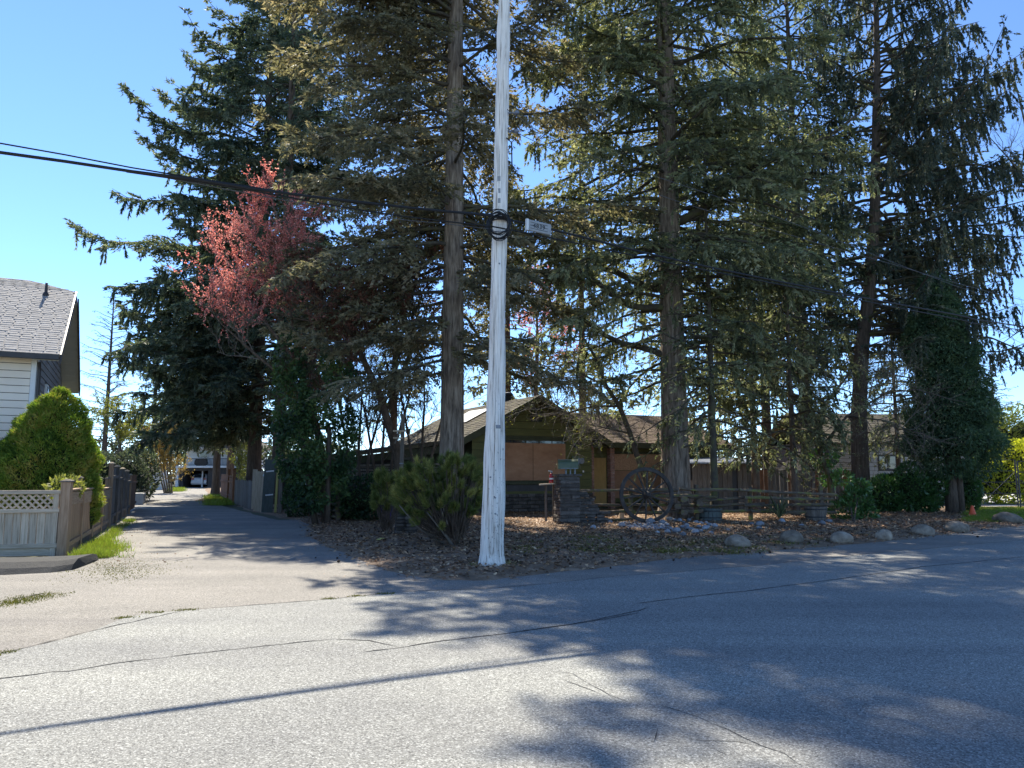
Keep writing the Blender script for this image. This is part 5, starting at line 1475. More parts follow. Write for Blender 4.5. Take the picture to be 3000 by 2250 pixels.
# ------------------------------------------------------------------ trees and plants
NEEDLE = {
 'fir': leafmat('fir_needles', [(.062, .072, .042), (.140, .155, .088), (.225, .236, .135), (.37, .36, .22)], .45, (1.4, 1.45, .95)),
 'brownfir': leafmat('brown_green_needles', [(.084, .081, .050), (.172, .160, .098), (.255, .230, .145), (.37, .30, .20)], .45, (1.4, 1.4, 1.0)),
 'spruce': leafmat('spruce_needles', [(.038, .060, .046), (.085, .115, .082), (.145, .168, .115), (.27, .27, .18)], .40, (1.35, 1.45, .95)),
 'weeping': leafmat('weeping_spruce_needles', [(.034, .050, .042), (.072, .092, .070), (.115, .128, .088), (.22, .20, .13)], .36, (1.35, 1.4, .95)),
 'cedar': leafmat('cedar_scales', [(.030, .060, .036), (.066, .110, .058), (.10, .150, .072), (.17, .21, .09)], .32, (1.3, 1.5, .9)),
 'far': leafmat('far_conifer_needles', [(.03, .045, .035), (.06, .075, .055), (.09, .10, .07)], .25),
 'gold': leafmat('dwarf_spruce_needles', [(0.068, 0.117, 0.020), (0.135, 0.215, 0.030), (0.230, 0.286, 0.045), (0.324, 0.260, 0.070), (0.432, 0.403, 0.090)], .35, (1.3, 1.4, .6)),
 'pale': leafmat('new_leaves', [(.12, .15, .035), (.20, .22, .06), (.30, .30, .10)], .4),
 'yellow': leafmat('forsythia_leaves', [(.25, .18, .05), (.40, .28, .08), (.45, .36, .14)], .35, (1.2, 1.1, .6)),
 'plum': leafmat('plum_leaves', [(.34, .10, .085), (.58, .20, .165), (.72, .31, .25), (.80, .48, .40)], .55, (1.25, 1.0, .95)),
 'plumdark': leafmat('plum_leaves_brown', [(.07, .035, .025), (.16, .07, .05), (.27, .13, .09)], .4, (1.3, 1.0, .8)),
 'shrub': leafmat('glossy_shrub_leaves', [(0.024, 0.057, 0.017), (0.059, 0.123, 0.035), (0.118, 0.208, 0.056)], 0.25, (1.2, 1.5, .7), rough=.35, spec=.5),
 'ivy': leafmat('ivy_leaves', [(.018, .040, .018), (.045, .085, .030), (.085, .135, .042), (.16, .16, .055)], .3, (1.3, 1.5, .8), rough=.5, spec=.3),
 'hedge': leafmat('bright_hedge_leaves', [(.08, .14, .016), (.22, .28, .03), (.40, .42, .05), (.50, .50, .09)], .5, (1.4, 1.4, .5)),
 'pine': leafmat('pine_needles', [(0.057, 0.081, 0.024), (0.124, 0.151, 0.042), (0.225, 0.234, 0.068), (0.427, 0.365, 0.120)], 0.35, (1.3, 1.4, .7)),
 'yucca': leafmat('yucca_blades', [(.05, .07, .035), (.12, .14, .07), (.25, .25, .14)], .2),
}
def tubes_np(polys, radii, n):
    """many polylines of equal point count -> verts, faces arrays (open tubes)"""
    P = np.asarray(polys, dtype=np.float64); R = np.asarray(radii)
    B, m, _ = P.shape
    T = np.empty_like(P); T[:, 1:-1] = P[:, 2:] - P[:, :-2]; T[:, 0] = P[:, 1] - P[:, 0]; T[:, -1] = P[:, -1] - P[:, -2]
    T = nrm(T)
    ref = np.where(np.abs(T[:, :1, 2:3]) < .85, np.array([0, 0, 1.0]), np.array([1.0, 0, 0]))
    A = nrm(np.cross(T, np.broadcast_to(ref, T.shape))); Bv = np.cross(T, A)
    w = 2 * np.pi * np.arange(n) / n
    V = P[:, :, None, :] + (A[:, :, None, :] * np.cos(w)[None, None, :, None] + Bv[:, :, None, :] * np.sin(w)[None, None, :, None]) * R[:, :, None, None]
    base = (np.arange(B) * m * n)[:, None, None]; i = np.arange(m - 1)[None, :, None]; j = np.arange(n)[None, None, :]
    j2 = (j + 1) % n
    F_ = np.stack([base + i * n + j, base + i * n + j2, base + (i + 1) * n + j2, base + (i + 1) * n + j], -1).reshape(-1, 4)
    return V.reshape(-1, 3), F_
def quad_mesh(name, parts):
    """parts: list of (V,F4)"""
    Vs, Fs, k = [], [], 0
    for V_, F_ in parts:
        Vs.append(V_); Fs.append(F_ + k); k += len(V_)
    V_ = np.concatenate(Vs).astype(np.float32); F_ = np.concatenate(Fs).astype(np.int32)
    me = bpy.data.meshes.new(name)
    me.vertices.add(len(V_)); me.vertices.foreach_set('co', V_.ravel())
    me.loops.add(F_.size); me.loops.foreach_set('vertex_index', F_.ravel())
    me.polygons.add(len(F_)); me.polygons.foreach_set('loop_start', np.arange(0, F_.size, 4, dtype=np.int32))
    me.polygons.foreach_set('use_smooth', np.ones(len(F_), dtype=bool))
    me.update(calc_edges=True)
    return me

def trunk_mesh(cfun, H, r0, seed, flare=.35, top=.12, n=28, m=70, ridg=.05, zmin=-.1):
    """bark ridges are real relief"""
    vs = []
    for i in range(m + 1):
        f = (i / m) ** 1.4; z = zmin + (H - zmin) * f
        c = cfun(max(z, 0)); r = r0 * (1 - (1 - top) * f) * (1 + flare * math.exp(-max(z, 0) / .55))
        for j in range(n):
            a = 2 * math.pi * j / n
            q = Vector((math.cos(a) * 3.2, math.sin(a) * 3.2, z * .45 + seed * 7))
            g = mnoise.noise(q) * .6 + mnoise.noise(q * 2.4) * .4
            fl = .14 * math.exp(-max(z, 0) / .5) * math.sin(a * 5 + seed)
            rr = r * (1 + fl + ridg * 2.2 * g)
            vs.append((c[0] + math.cos(a) * rr, c[1] + math.sin(a) * rr, z))
    fs = [(i * n + j, i * n + (j + 1) % n, (i + 1) * n + (j + 1) % n, (i + 1) * n + j) for i in range(m) for j in range(n)]
    mb = MB(); mb.add(vs, fs)
    return mb.mesh('trunk', True)

NTRI = 0
def conifer(name, label, base, H, r0, seed, z0, prof, nbr, fol='fir', bark='bark_grey', limb='limb', group='tall conifers round the yard', lean=(0, 0), bend=None,
            skip=None, rise=(.1, .35), droop=.45, tip=.25, twig=(.20, .045), dens=3.2, spacing=.055, hang=0.0, inner=.22, side=.30, ridg=.05, flare=.35, wood_r=1.0, tintb=0.0, extra=None, flat=.55, blet_sag=.25, gap=None):
    """trunk, limbs and needle sprays; every branch carries side branchlets hung with narrow sprays"""
    global NTRI
    rg_ = np.random.default_rng(seed)
    bx_, by_ = base[0], base[1]
    def c(z):
        f = z / H
        x = bx_ + lean[0] * f; y = by_ + lean[1] * f
        if bend: x += bend(z)
        return (x, y)
    t = root(name, Vector((bx_, by_, 0)), label, 'tree', group)
    link('trunk', trunk_mesh(c, H, r0, seed, flare=flare, ridg=ridg), MT[bark], t)
    wood8, rad8 = [], []
    P_all, D_all, L_all, W_all, T_all = [], [], [], [], []
    thin, thr = [], []
    K = 11; tt = np.linspace(0, 1, K)
    specs_ = []
    for i in range(nbr):
        u = (i + rg_.uniform()) / nbr
        z = z0 + (H * .985 - z0) * u ** .92
        az = i * 2.399963 + rg_.normal(0, .35)
        specs_.append((z, az, None))
    if extra: specs_ += extra
    for (z, az, ov) in specs_:
        if ov is None and skip and skip(z, math.atan2(math.sin(az), math.cos(az)), rg_): continue
        f = (z - z0) / (H - z0)
        L = prof(z) * rg_.uniform(.62, 1.12)
        ri = rise[0] + (rise[1] - rise[0]) * f + rg_.normal(0, .10); dr = droop * rg_.uniform(.6, 1.3); tp = tip * rg_.uniform(.5, 1.4)
        bare = 0.0; wr = 1.0
        wg = 1.0
        if ov: wg = 2.2; L = ov.get('L', L); ri = ov.get('rise', ri); dr = ov.get('droop', dr); tp = ov.get('tip', tp); bare = ov.get('bare', 0); wr = ov.get('wr', 1)
        d = np.array([math.cos(az), math.sin(az), 0]); s = np.array([-d[1], d[0], 0])
        cx, cy = c(z); o = np.array([cx, cy, z])
        wa, wp = rg_.normal(0, .05) * L, rg_.uniform(0, 6)
        def PT(tv):
            tv = np.asarray(tv)[:, None]
            return o + d * (L * tv) + np.array([0, 0, 1.0]) * L * (ri * tv - dr * tv ** 2 + tp * tv ** 3) + s * (wa * np.sin(tv * 3 + wp) - wa * math.sin(wp) + L * .03 * np.sin(tv * 9 + wp) * tv) + np.array([0, 0, 1.0]) * (L * .022 * wg * (np.sin(tv * 8 + wp * 2) * np.minimum(tv * 3, 1)))
        pts = PT(tt)
        wood8.append(pts); rad8.append((.018 + .0085 * L * wood_r * wr) * (1 - tt) ** .8 + .006)
        nb = max(4, int(L * dens * 2 * rg_.uniform(.75, 1.2)))
        tb = np.sort(inner + (1 - inner) * rg_.uniform(size=nb) ** .85)
        if bare: tb = np.sort(bare + (1 - bare) * rg_.uniform(size=nb)); tb = tb[: int(nb * (1.15 - bare))]; nb = len(tb)
        if gap is not None:
            kp = rg_.uniform(size=nb) > gap * np.clip(1.4 - tb * 1.1, 0, 1); tb = tb[kp]; nb = len(tb)
            if nb == 0: continue
        ob = PT(tb); tg = nrm(PT(np.minimum(tb + .03, 1.03)) - PT(tb - .03))
        sg = np.where(np.arange(nb) % 2 == 0, 1.0, -1.0)[:, None]
        ang = rg_.uniform(.55, 1.25, nb)[:, None]
        l2 = (side * L * (1.12 - tb) * rg_.uniform(.5, 1.25, nb) + rg_.uniform(.18, .42, nb))
        dir2 = nrm(tg * np.cos(ang) + s * sg * np.sin(ang) + np.array([0, 0, 1.0]) * rg_.normal(-.05, .22, nb)[:, None])
        sag = np.full(nb, blet_sag)
        if hang > 0:
            hm = rg_.uniform(size=nb) < hang
            dir2 = np.where(hm[:, None], nrm(np.array([0, 0, -1.0]) + .16 * rg_.normal(size=(nb, 3)) + .15 * d), dir2)
            l2 = np.where(hm, rg_.uniform(.3, 1.0 + .3 * (hang > .7), nb) * (.55 + .09 * L), l2); sag = np.where(hm, 0, sag)
        # thin wood along each branchlet
        e = ob + dir2 * l2[:, None] - np.array([0, 0, 1.0]) * (sag * l2)[:, None]
        mid = ob + dir2 * (l2 * .5)[:, None] - np.array([0, 0, 1.0]) * (sag * l2 * .25)[:, None]
        thin.append(np.stack([ob, e], 1)); thr.append(np.tile(np.array([.010, .003]), (nb, 1)))
        kk = np.maximum(2, (l2 / spacing).astype(int))
        ix = np.repeat(np.arange(nb), kk); N = len(ix)
        uu = rg_.uniform(.05, 1.0, N)
        P = ob[ix] + dir2[ix] * (l2[ix] * uu)[:, None] - np.array([0, 0, 1.0]) * (sag[ix] * l2[ix] * uu ** 2)[:, None]
        lat = nrm(np.cross(dir2[ix], np.array([0, 0, 1.0]) + .35 * rg_.normal(size=(nb, 3))[ix])) * np.where(rg_.uniform(size=N) < .5, 1.0, -1.0)[:, None]
        hv = np.abs(dir2[ix][:, 2:3]) > .8
        o2 = (rg_.uniform(0, 1, N) * .34 * l2[ix] * (1.08 - uu))[:, None] * np.where(hv, .12, 1.0)
        P = P + lat * o2 - np.array([0, 0, .35]) * o2 * rg_.uniform(0, 1, (N, 1))
        rv = rg_.normal(size=(N, 3)); rv[:, 2] *= flat
        D = nrm(dir2[ix] * .7 + lat * np.where(hv, .2, .55) + rv * .36 - np.array([0, 0, .2]))
        Ln = twig[0] * rg_.uniform(.55, 1.25, N) * (1.15 - .4 * uu); W = twig[1] * rg_.uniform(.7, 1.35, N)
        ct = rg_.normal(0, .20, nb)[ix] + rg_.normal(0, .07)
        P_all.append(P); D_all.append(D); L_all.append(Ln); W_all.append(W)
        T_all.append(.38 + tintb + ct + rg_.normal(0, .17, N) + .16 * uu)
    P = np.concatenate(P_all); D = np.concatenate(D_all); Ln = np.concatenate(L_all); W = np.concatenate(W_all); T = np.clip(np.concatenate(T_all), 0, 1)
    NTRI += len(P)
    V_ = leaf_faces(rg_, P, D, Ln, W, False)
    cr = link('crown', tri_mesh('crown', V_, 3, T), NEEDLE[fol], t)
    parts = [tubes_np(np.array(wood8), np.array(rad8), 6), tubes_np(np.concatenate(thin), np.concatenate(thr), 3)]
    NTRI += sum(len(p_[1]) * 2 for p_ in parts)
    link('branches', quad_mesh('branches', parts), MT[limb], t)
    return t

def away(lo, p):
    """thins out branches that point at the camera so the trunk stays in view"""
    def f(z, az, r):
        return abs(az + math.pi / 2) < lo and r.uniform() < p
    return f

# left of the lane corner: two big spruces
q = at(741, 1450, 42)
conifer('spruce_tree', 'huge dark spruce with long upswept branch tips against the sky left of the lane', (q.x, q.y), 37, .40, 3, 4.0,
        lambda z: np.interp(z, [4, 9, 16, 23, 30, 37], [6.4, 7.6, 7.0, 5.2, 3.2, .6]), 225, 'spruce', 'bark_dark', rise=(.12, .5), droop=.75, tip=.55, dens=3.2, twig=(.28, .105), spacing=.027, hang=.25, side=.27, gap=.05,
        extra=[(13.0, math.pi * .98, {'L': 10.3, 'rise': .34, 'droop': .5, 'tip': .45}), (20, math.pi * 1.03, {'L': 8.2, 'rise': .42, 'droop': .5, 'tip': .5}), (24.0, math.pi * .95, {'L': 6.0, 'rise': .5, 'droop': .4, 'tip': .45}),
               (15.5, math.pi * 1.08, {'L': 8.0, 'rise': .3, 'droop': .5, 'tip': .45})] + [(4.2 + 8.5 * (k_ * .618 % 1), math.pi * (.75 + .75 * (k_ * .414 % 1)), {'wr': 1, 'L': 5.0 + 2.4 * (k_ * .73 % 1), 'rise': .05, 'droop': .55, 'tip': .35}) for k_ in range(46)])
q = at(812, 1450, 38)
conifer('spruce_tree', 'second tall spruce with open crown just right of the huge dark one', (q.x, q.y), 36, .34, 4, 5.0,
        lambda z: np.interp(z, [5, 9, 15, 22, 36], [3.6, 4.7, 4.4, 3.2, .5]), 150, 'spruce', 'bark_dark', rise=(.1, .5), droop=.6, tip=.45, dens=2.8, twig=(.26, .085), spacing=.034, hang=.3, gap=.2, tintb=.06)
# tree A, dense brownish fir left of the pole
q = at(1322, 1480, 23.2)
def skipA(z, az, r):
    if abs(az + math.pi / 2) < .55 and r.uniform() < .85: return True
    if abs(az) < 1.0 and z < 24: return r.uniform() < .6
    return False
conifer('fir_tree', 'tall brown-green fir with a straight furrowed trunk left of the utility pole', (q.x, q.y), 35, .40, 5, 4.6,
        lambda z: np.interp(z, [4.5, 6.5, 9, 13, 18, 24, 30, 35], [4.0, 5.6, 5.9, 5.7, 5.6, 5.6, 3.4, .5]), 350, 'brownfir', 'bark_grey', rise=(-.02, .35), droop=.38, tip=.20, dens=3.3, twig=(.19, .075), spacing=.024, skip=skipA, inner=.18, side=.30, gap=.12, ridg=.035, wood_r=.8, extra=[(16 + 13 * (k_ * .618 % 1), -math.pi + .15 + .95 * (k_ * .414 % 1), {'wr': 1}) for k_ in range(48)])
# tree B, the big fir at centre right
q = at(1982, 1480, 26.0)
xB, yB = q.x, q.y
PI = math.pi
exB = [(8.0, 2.6, {'L': 6.2, 'rise': .30, 'droop': -.1, 'tip': -.12, 'bare': .45, 'wr': 2.4}), (7.4, 3.5, {'L': 5.5, 'rise': -.05, 'droop': -.55, 'tip': -.35, 'bare': .5, 'wr': 2.4}), (10.6, 2.9, {'L': 6, 'rise': .15, 'droop': .5, 'tip': .1, 'bare': .4, 'wr': 2.2}),
       (9.4, 3.3, {'L': 6.5, 'rise': .0, 'droop': .2, 'tip': .1, 'bare': .4, 'wr': 2.2}), (4.9 + .6, 3.0, {'L': 5.8, 'rise': .55, 'droop': .1, 'tip': .0, 'bare': .5, 'wr': 2.3}),
       (9.2, .15, {'L': 7.5, 'rise': .15, 'droop': -.55, 'tip': -.2, 'bare': .35, 'wr': 2.8}), (10.4, -.35, {'L': 7, 'rise': .35, 'droop': -.35, 'tip': -.2, 'bare': .35, 'wr': 2.6}), (6.6, .1, {'L': 4.2, 'rise': -.02, 'droop': .05, 'tip': .0, 'bare': .3, 'wr': 1.8}),
       (13.0, .5, {'L': 6.5, 'rise': .3, 'droop': -.2, 'tip': -.1, 'bare': .3, 'wr': 2.4}), (6.0, -.6, {'L': 4.2, 'rise': .0, 'droop': .2, 'tip': .1, 'bare': .35, 'wr': 1.7})]
def skipB(z, az, r):
    if abs(az + PI / 2) < .5 and r.uniform() < (.85 if z < 8.5 else .4): return True
    if z < 8: return r.uniform() < .15
    return False
conifer('fir_tree', 'massive olive-green fir with thick furrowed trunk and bare crooked lower limbs right of centre', (xB, yB), 35, .50, 6, 4.6,
        lambda z: np.interp(z, [5, 8, 12, 18, 26, 35], [4.2, 5.4, 6.0, 5.6, 3.8, .6]), 300, 'fir', 'bark_grey', rise=(.0, .4), droop=.42, tip=.16, dens=3.1, twig=(.20, .075), spacing=.024, skip=skipB, inner=.16, hang=.28, gap=.22, extra=exB, ridg=.06, flare=.28, wood_r=1.0)
# trees behind on the right
q = at(2372, 1480, 34)
conifer('spruce_tree', 'dark spruce with a bare lower trunk between the massive fir and the weeping spruce', (q.x, q.y), 29, .30, 8, 6,
        lambda z: np.interp(z, [6, 10, 16, 22, 29], [3.6, 4.6, 4.6, 3.4, .5]), 130, 'spruce', 'bark_dark', rise=(.05, .4), droop=.5, tip=.25, dens=2.6, twig=(.25, .09), spacing=.038, hang=.4, gap=.15)
q = at(2255, 1480, 38)
conifer('spruce_tree', 'thin-trunked spruce standing behind the massive fir', (q.x, q.y), 28, .26, 9, 5.5,
        lambda z: np.interp(z, [5, 10, 16, 22, 28], [3.2, 4.0, 4.0, 3.0, .5]), 100, 'spruce', 'bark_dark', rise=(.05, .4), droop=.5, tip=.25, dens=2.3, twig=(.27, .095), spacing=.045, hang=.4, gap=.15)
q = at(2523, 1480, 32)
xW, yW = q.x, q.y
def bendW(z): return float(np.interp(z, [0, 4, 7, 9.5, 13, 20, 30], [0, .1, .4, .85, 1.3, 1.8, 2.2]))
conifer('weeping_spruce', 'spruce with curtains of hanging branchlets against the sky at far right', (xW, yW), 29, .36, 10, 6.5,
        lambda z: np.interp(z, [6, 8, 11, 14, 18, 23, 29], [4.6, 6.3, 6.8, 6.4, 5.2, 3.4, .5]), 165, 'weeping', 'bark_dark', rise=(.0, .45), droop=.45, tip=.42, dens=4.6, twig=(.17, .075), spacing=.031, hang=.82, gap=.1, bend=bendW, inner=.2, extra=[(7.5 + 13.5 * (k_ * .618 % 1), -.75 + 1.5 * (k_ * .414 % 1), {'wr': 1}) for k_ in range(44)],
        skip=lambda z, az, r: (abs(az) > 1.9 and r.uniform() < .35), group='tall conifers round the yard')
# background conifers
for i, (px_, d_, H_, R_, fol_, bk, lab, cl) in enumerate((
        (1487, 52, 24, 4.2, 'fir', 'bark_red', 'reddish-trunked conifer rising behind the bungalow roof vent', 6.5),
        (1710, 50, 25, 4.6, 'fir', 'bark_red', 'reddish-trunked conifer behind the bungalow roof to the right', 5.8),
        (1150, 55, 23, 3.4, 'spruce', 'bark_dark', 'distant dark conifer behind the plum tree', 5),
        (2090, 58, 24, 4.8, 'spruce', 'bark_dark', 'distant conifer just right of the massive fir', 4),
        (672, 62, 25, 5.0, 'fir', 'bark_dark', 'drooping conifer behind the lane fence', 5.8),
        (560, 98, 26, 7.0, 'fir', 'bark_dark', 'broad conifer rising behind the white house at the lane end', 3.5),
        (440, 92, 22, 6.0, 'spruce', 'bark_dark', 'dark conifer behind the shed at the lane end', 3.0))):
    q = at(px_, 1440, d_)
    conifer('background_conifer', lab, (q.x, q.y), H_, .32, 30 + i, cl, lambda z, R_=R_, H_=H_, cl=cl: np.interp(z, [cl, cl + 3, H_ * .6, H_], [R_ * .7, R_, R_ * .7, .3]), 80, fol_, bk, dens=2.1, twig=(.36, .13), spacing=.06, hang=.45, gap=.1, droop=.55, group='background conifers')
q = at(631, 1450, 53)
conifer('spruce_tree', 'slim dark conifer standing before the white house at the lane end', (q.x, q.y), 24, .26, 41, 4.2, lambda z: np.interp(z, [4, 7, 14, 24], [2.4, 4.4, 3.8, .3]), 120, 'spruce', 'bark_dark', dens=2.2, twig=(.32, .12), spacing=.07, hang=.5, droop=.6, gap=.2, group='background conifers')
q = at(298, 1440, 75)
conifer('bare_larch', 'thin half-bare larch beyond the left house', (q.x, q.y), 20, .30, 42, 3, lambda z: np.interp(z, [3, 8, 14, 20], [4.5, 4.2, 3.0, .4]), 90, 'far', 'bark_dark', 'bark_dark', dens=1.7, twig=(.26, .06), spacing=.24, rise=(.2, .6), droop=.2, tip=.1, group='background conifers')
q = at(2930, 1440, 92)
conifer('distant_fir', 'pale distant fir above the hedge at the right edge', (q.x, q.y), 16, .3, 43, 2.5, lambda z: np.interp(z, [2.5, 6, 12, 16], [4.4, 4.2, 2.2, .3]), 80, 'far', 'bark_dark', dens=1.6, twig=(.34, .08), spacing=.16, rise=(.1, .5), droop=.3, tip=.2, group='background conifers')
# young hemlock with a slim trunk
q = at(2095, 1480, 25.2)
conifer('young_hemlock', 'slim mossy-trunked hemlock with drooping sprays right of the massive fir', (q.x, q.y), 15, .13, 44, 2.3, lambda z: np.interp(z, [2.2, 4, 8, 15], [2.0, 3.2, 2.6, .3]), 90, 'fir', 'limb', dens=2.8, twig=(.18, .07), spacing=.042, hang=.45, droop=.5, tip=.1, rise=(.05, .3), gap=.3, flare=.6, skip=lambda z, az, r: abs(az + PI / 2) < .5 and r.uniform() < .5)
q = at(2215, 1480, 29.5)
conifer('young_hemlock', 'drooping hemlock filling the gap before the dark board fence', (q.x, q.y), 13, .14, 45, 2.0, lambda z: np.interp(z, [2.0, 4, 8, 13], [2.2, 3.4, 2.6, .3]), 90, 'fir', 'bark_dark', dens=2.8, twig=(.20, .075), spacing=.042, hang=.5, droop=.55, tip=.1, rise=(.05, .3), gap=.3, tintb=-.08)

q = at(2330, 1480, 28)
conifer('young_hemlock', 'bushy hemlock with low drooping sprays behind the half-barrel planter', (q.x, q.y), 13, .13, 48, 2.3, lambda z: np.interp(z, [2.2, 4, 8, 13], [2.0, 3.0, 2.4, .3]), 90, 'fir', 'bark_dark', dens=2.8, twig=(.20, .08), spacing=.042, hang=.5, droop=.5, tip=.1, rise=(.05, .3), gap=.15, tintb=-.03)
q = at(2640, 1480, 35)
conifer('young_hemlock', 'drooping hemlock before the beige house window', (q.x, q.y), 12, .12, 47, 2.4, lambda z: np.interp(z, [2.2, 4, 8, 12], [2.0, 3.0, 2.2, .3]), 80, 'fir', 'bark_dark', dens=2.6, twig=(.22, .085), spacing=.05, hang=.5, droop=.5, tip=.1, rise=(.05, .3), gap=.2, tintb=-.05)
# ---- broad-leaved and bare trees
def decid(name, label, trunks, seed, gens, fol=None, leafn=0, leafs=(.07, .04), bark='twig', twigm=None, group=None, cat='tree', cloud=None, spread=.55, up=.25, leaf_gen=2, lsp=.5, tint=(.5, .22), keep=None, wig=.10, lastup=None, leafz=None, loff=.03):
    global NTRI
    r = np.random.default_rng(seed)
    t = root(name, Vector((trunks[0][0][0][0], trunks[0][0][0][1], 0)), label, cat, group)
    mb = MB()
    for pts, rad in trunks: mb.tube(pts, rad, 9)
    link('trunk', mb.mesh('trunk', True), MT[bark], t)
    cur = []
    for pts, rad in trunks:
        pts = [np.array(p, float) for p in pts]
        for k in range(gens[0][0]):
            f = r.uniform(gens[0][3] if len(gens[0]) > 3 else .45, 1.0) * (len(pts) - 1); i = min(len(pts) - 2, int(f)); p = pts[i] + (pts[i + 1] - pts[i]) * (f - i)
            d = nrm(pts[i + 1] - pts[i]); d = nrm(d * .5 + r.normal(size=3) * spread + np.array([0, 0, up]))
            cur.append((p, d, gens[0][1] * r.uniform(.6, 1.2), gens[0][2]))
    parts = []; LP, LD = [], []
    for g in range(len(gens)):
        polys, rads, nxt = [], [], []
        for (p, d, L, rad) in cur:
            pts = [p]; dd = d
            for k in range(4):
                dd = nrm(dd + r.normal(size=3) * wig * 2 + np.array([0, 0, .03])); pts.append(pts[-1] + dd * L / 4)
            pts = np.array(pts); polys.append(pts); rads.append(rad * np.array([1, .85, .7, .55, .35]))
            if g + 1 < len(gens):
                for k in range(gens[g + 1][0]):
                    f = r.uniform(.25, 1.0) * 4; i = min(3, int(f)); q_ = pts[i] + (pts[i + 1] - pts[i]) * (f - i)
                    nd = nrm(nrm(pts[i + 1] - pts[i]) * .7 + r.normal(size=3) * spread + np.array([0, 0, lastup if (lastup and g + 2 >= len(gens) - 0) else up]))
                    if keep is None or keep(q_ + nd * gens[g + 1][1]): nxt.append((q_, nd, gens[g + 1][1] * r.uniform(.6, 1.2), gens[g + 1][2]))
            if g >= leaf_gen and leafn and (leafz is None or leafz(p, r)):
                ff = r.uniform(0, 1, leafn); ii = np.minimum(3, (ff * 4).astype(int)); q_ = pts[ii] + (pts[ii + 1] - pts[ii]) * (ff * 4 - ii)[:, None]
                LP.append(q_ + r.normal(0, loff, (leafn, 3))); LD.append(nrm(r.normal(size=(leafn, 3)) + np.array([0, 0, .3]) + dd * lsp))
        V_, F_ = tubes_np(np.array(polys), np.array(rads), 5 if g == 0 else (4 if g == 1 else 3)); parts.append((V_, F_)); NTRI += len(F_) * 2
        cur = nxt
    link('branches', quad_mesh('branches', parts), MT[twigm or bark], t)
    if leafn:
        P = np.concatenate(LP); D = np.concatenate(LD); n = len(P); NTRI += 2 * n
        ct = .25 * lump(P, 1.3, seed)
        o = link('foliage', tri_mesh('foliage', leaf_faces(r, P, D, r.uniform(.6, 1.3, n) * leafs[0], r.uniform(.7, 1.3, n) * leafs[1]), 4, np.clip(r.normal(tint[0], tint[1], n) + ct, 0, 1)), NEEDLE[fol], t)
    return t
def V3(x, y, d): return tuple(at(x, y, d))
# red-leaved plum, sunlit crown left of the brown fir
b0 = at(955, 1530, 23.8)
def plum_leaf(p, r):
    z_lo = at(700, 945, 23).z
    return p[2] > z_lo + r.normal(0, .35) or r.uniform() < .10
decid('plum_tree', 'coral-leaved plum tree lit by the sun left of the brown fir', [([(b0.x, b0.y, 0), V3(945, 1330, 23.8), V3(915, 1190, 23.6), V3(870, 1060, 23.4), V3(790, 960, 23.2), V3(720, 860, 23), V3(690, 790, 22.9)], [.13, .11, .09, .065, .045, .025, .012]),
      ([V3(930, 1260, 23.7), V3(850, 1120, 23.4), V3(750, 1040, 23), V3(650, 950, 22.6), V3(610, 900, 22.5)], [.07, .055, .04, .02, .01]), ([V3(870, 1060, 23.4), V3(850, 900, 23.4), V3(800, 780, 23.3), V3(760, 730, 23.2)], [.05, .035, .02, .01]),
      ([V3(850, 900, 23.4), V3(840, 740, 23.6), V3(820, 660, 23.8), V3(805, 620, 23.8)], [.04, .03, .02, .01])], 61,
      [(9, 1.5, .018, .45), (5, 1.0, .010), (5, .55, .005)], 'plum', 20, (.058, .042), 'bark_dark', 'twig', up=.3, lastup=1.3, leaf_gen=1, group='red-leaved plum trees', spread=.62, tint=(.5, .28), leafz=plum_leaf, loff=.016, lsp=.9)
b0 = at(1175, 1480, 25.5)
decid('plum_tree', 'browner plum tree hidden behind the brown fir with sparse red leaves', [([(b0.x, b0.y, 0), V3(1165, 1330, 25.4), V3(1110, 1150, 24.6), V3(1030, 980, 23.6), V3(950, 880, 22.8)], [.17, .15, .12, .08, .03]), ([V3(1140, 1200, 25), V3(1200, 1040, 25), V3(1210, 900, 25)], [.12, .08, .03])], 62,
      [(12, 2.2, .035), (5, 1.3, .018), (4, .8, .009), (2, .5, .005)], 'plumdark', 14, (.085, .055), 'bark_dark', 'bark_dark', up=.3, leaf_gen=2, group='red-leaved plum trees')
b0 = at(1560, 1480, 41)
decid('plum_tree', 'pink-leaved plum tree glimpsed behind the bungalow right of the pole', [([(b0.x, b0.y, 0), V3(1565, 1250, 41), V3(1575, 1000, 41), V3(1570, 860, 41)], [.16, .14, .09, .03])], 63, [(12, 2.2, .03), (4, 1.2, .016), (4, .8, .008)], 'plum', 12, (.10, .06), 'bark_dark', 'twig', up=.3, leaf_gen=1, group='red-leaved plum trees')
# leaning bare tree before the bungalow
b0 = at(1903, 1500, 27.4)
decid('leaning_bare_tree', 'leaning bare tree curving over the bungalow roof beside the wagon wheel', [([(b0.x, b0.y, 0), V3(1900, 1430, 27.3), V3(1868, 1340, 27.2), V3(1846, 1270, 27.1), V3(1815, 1190, 27), V3(1775, 1130, 27), V3(1740, 1040, 27), V3(1690, 960, 27)], [.12, .11, .10, .09, .085, .07, .05, .02]),
      ([V3(1815, 1190, 27), V3(1740, 1190, 26.8), V3(1660, 1210, 26.6), V3(1600, 1190, 26.5)], [.05, .04, .03, .012]), ([V3(1775, 1130, 27), V3(1690, 1090, 27), V3(1610, 1080, 27)], [.05, .035, .012]), ([V3(1846, 1270, 27.1), V3(1780, 1255, 27), V3(1710, 1240, 27)], [.035, .025, .01])], 64,
      [(15, 1.5, .018, .3), (6, .9, .009), (4, .55, .005)], 'pine', 2, (.10, .02), 'limb', 'twig', up=.12, leaf_gen=2, spread=.6)
b0 = at(2440, 1500, 29.5)
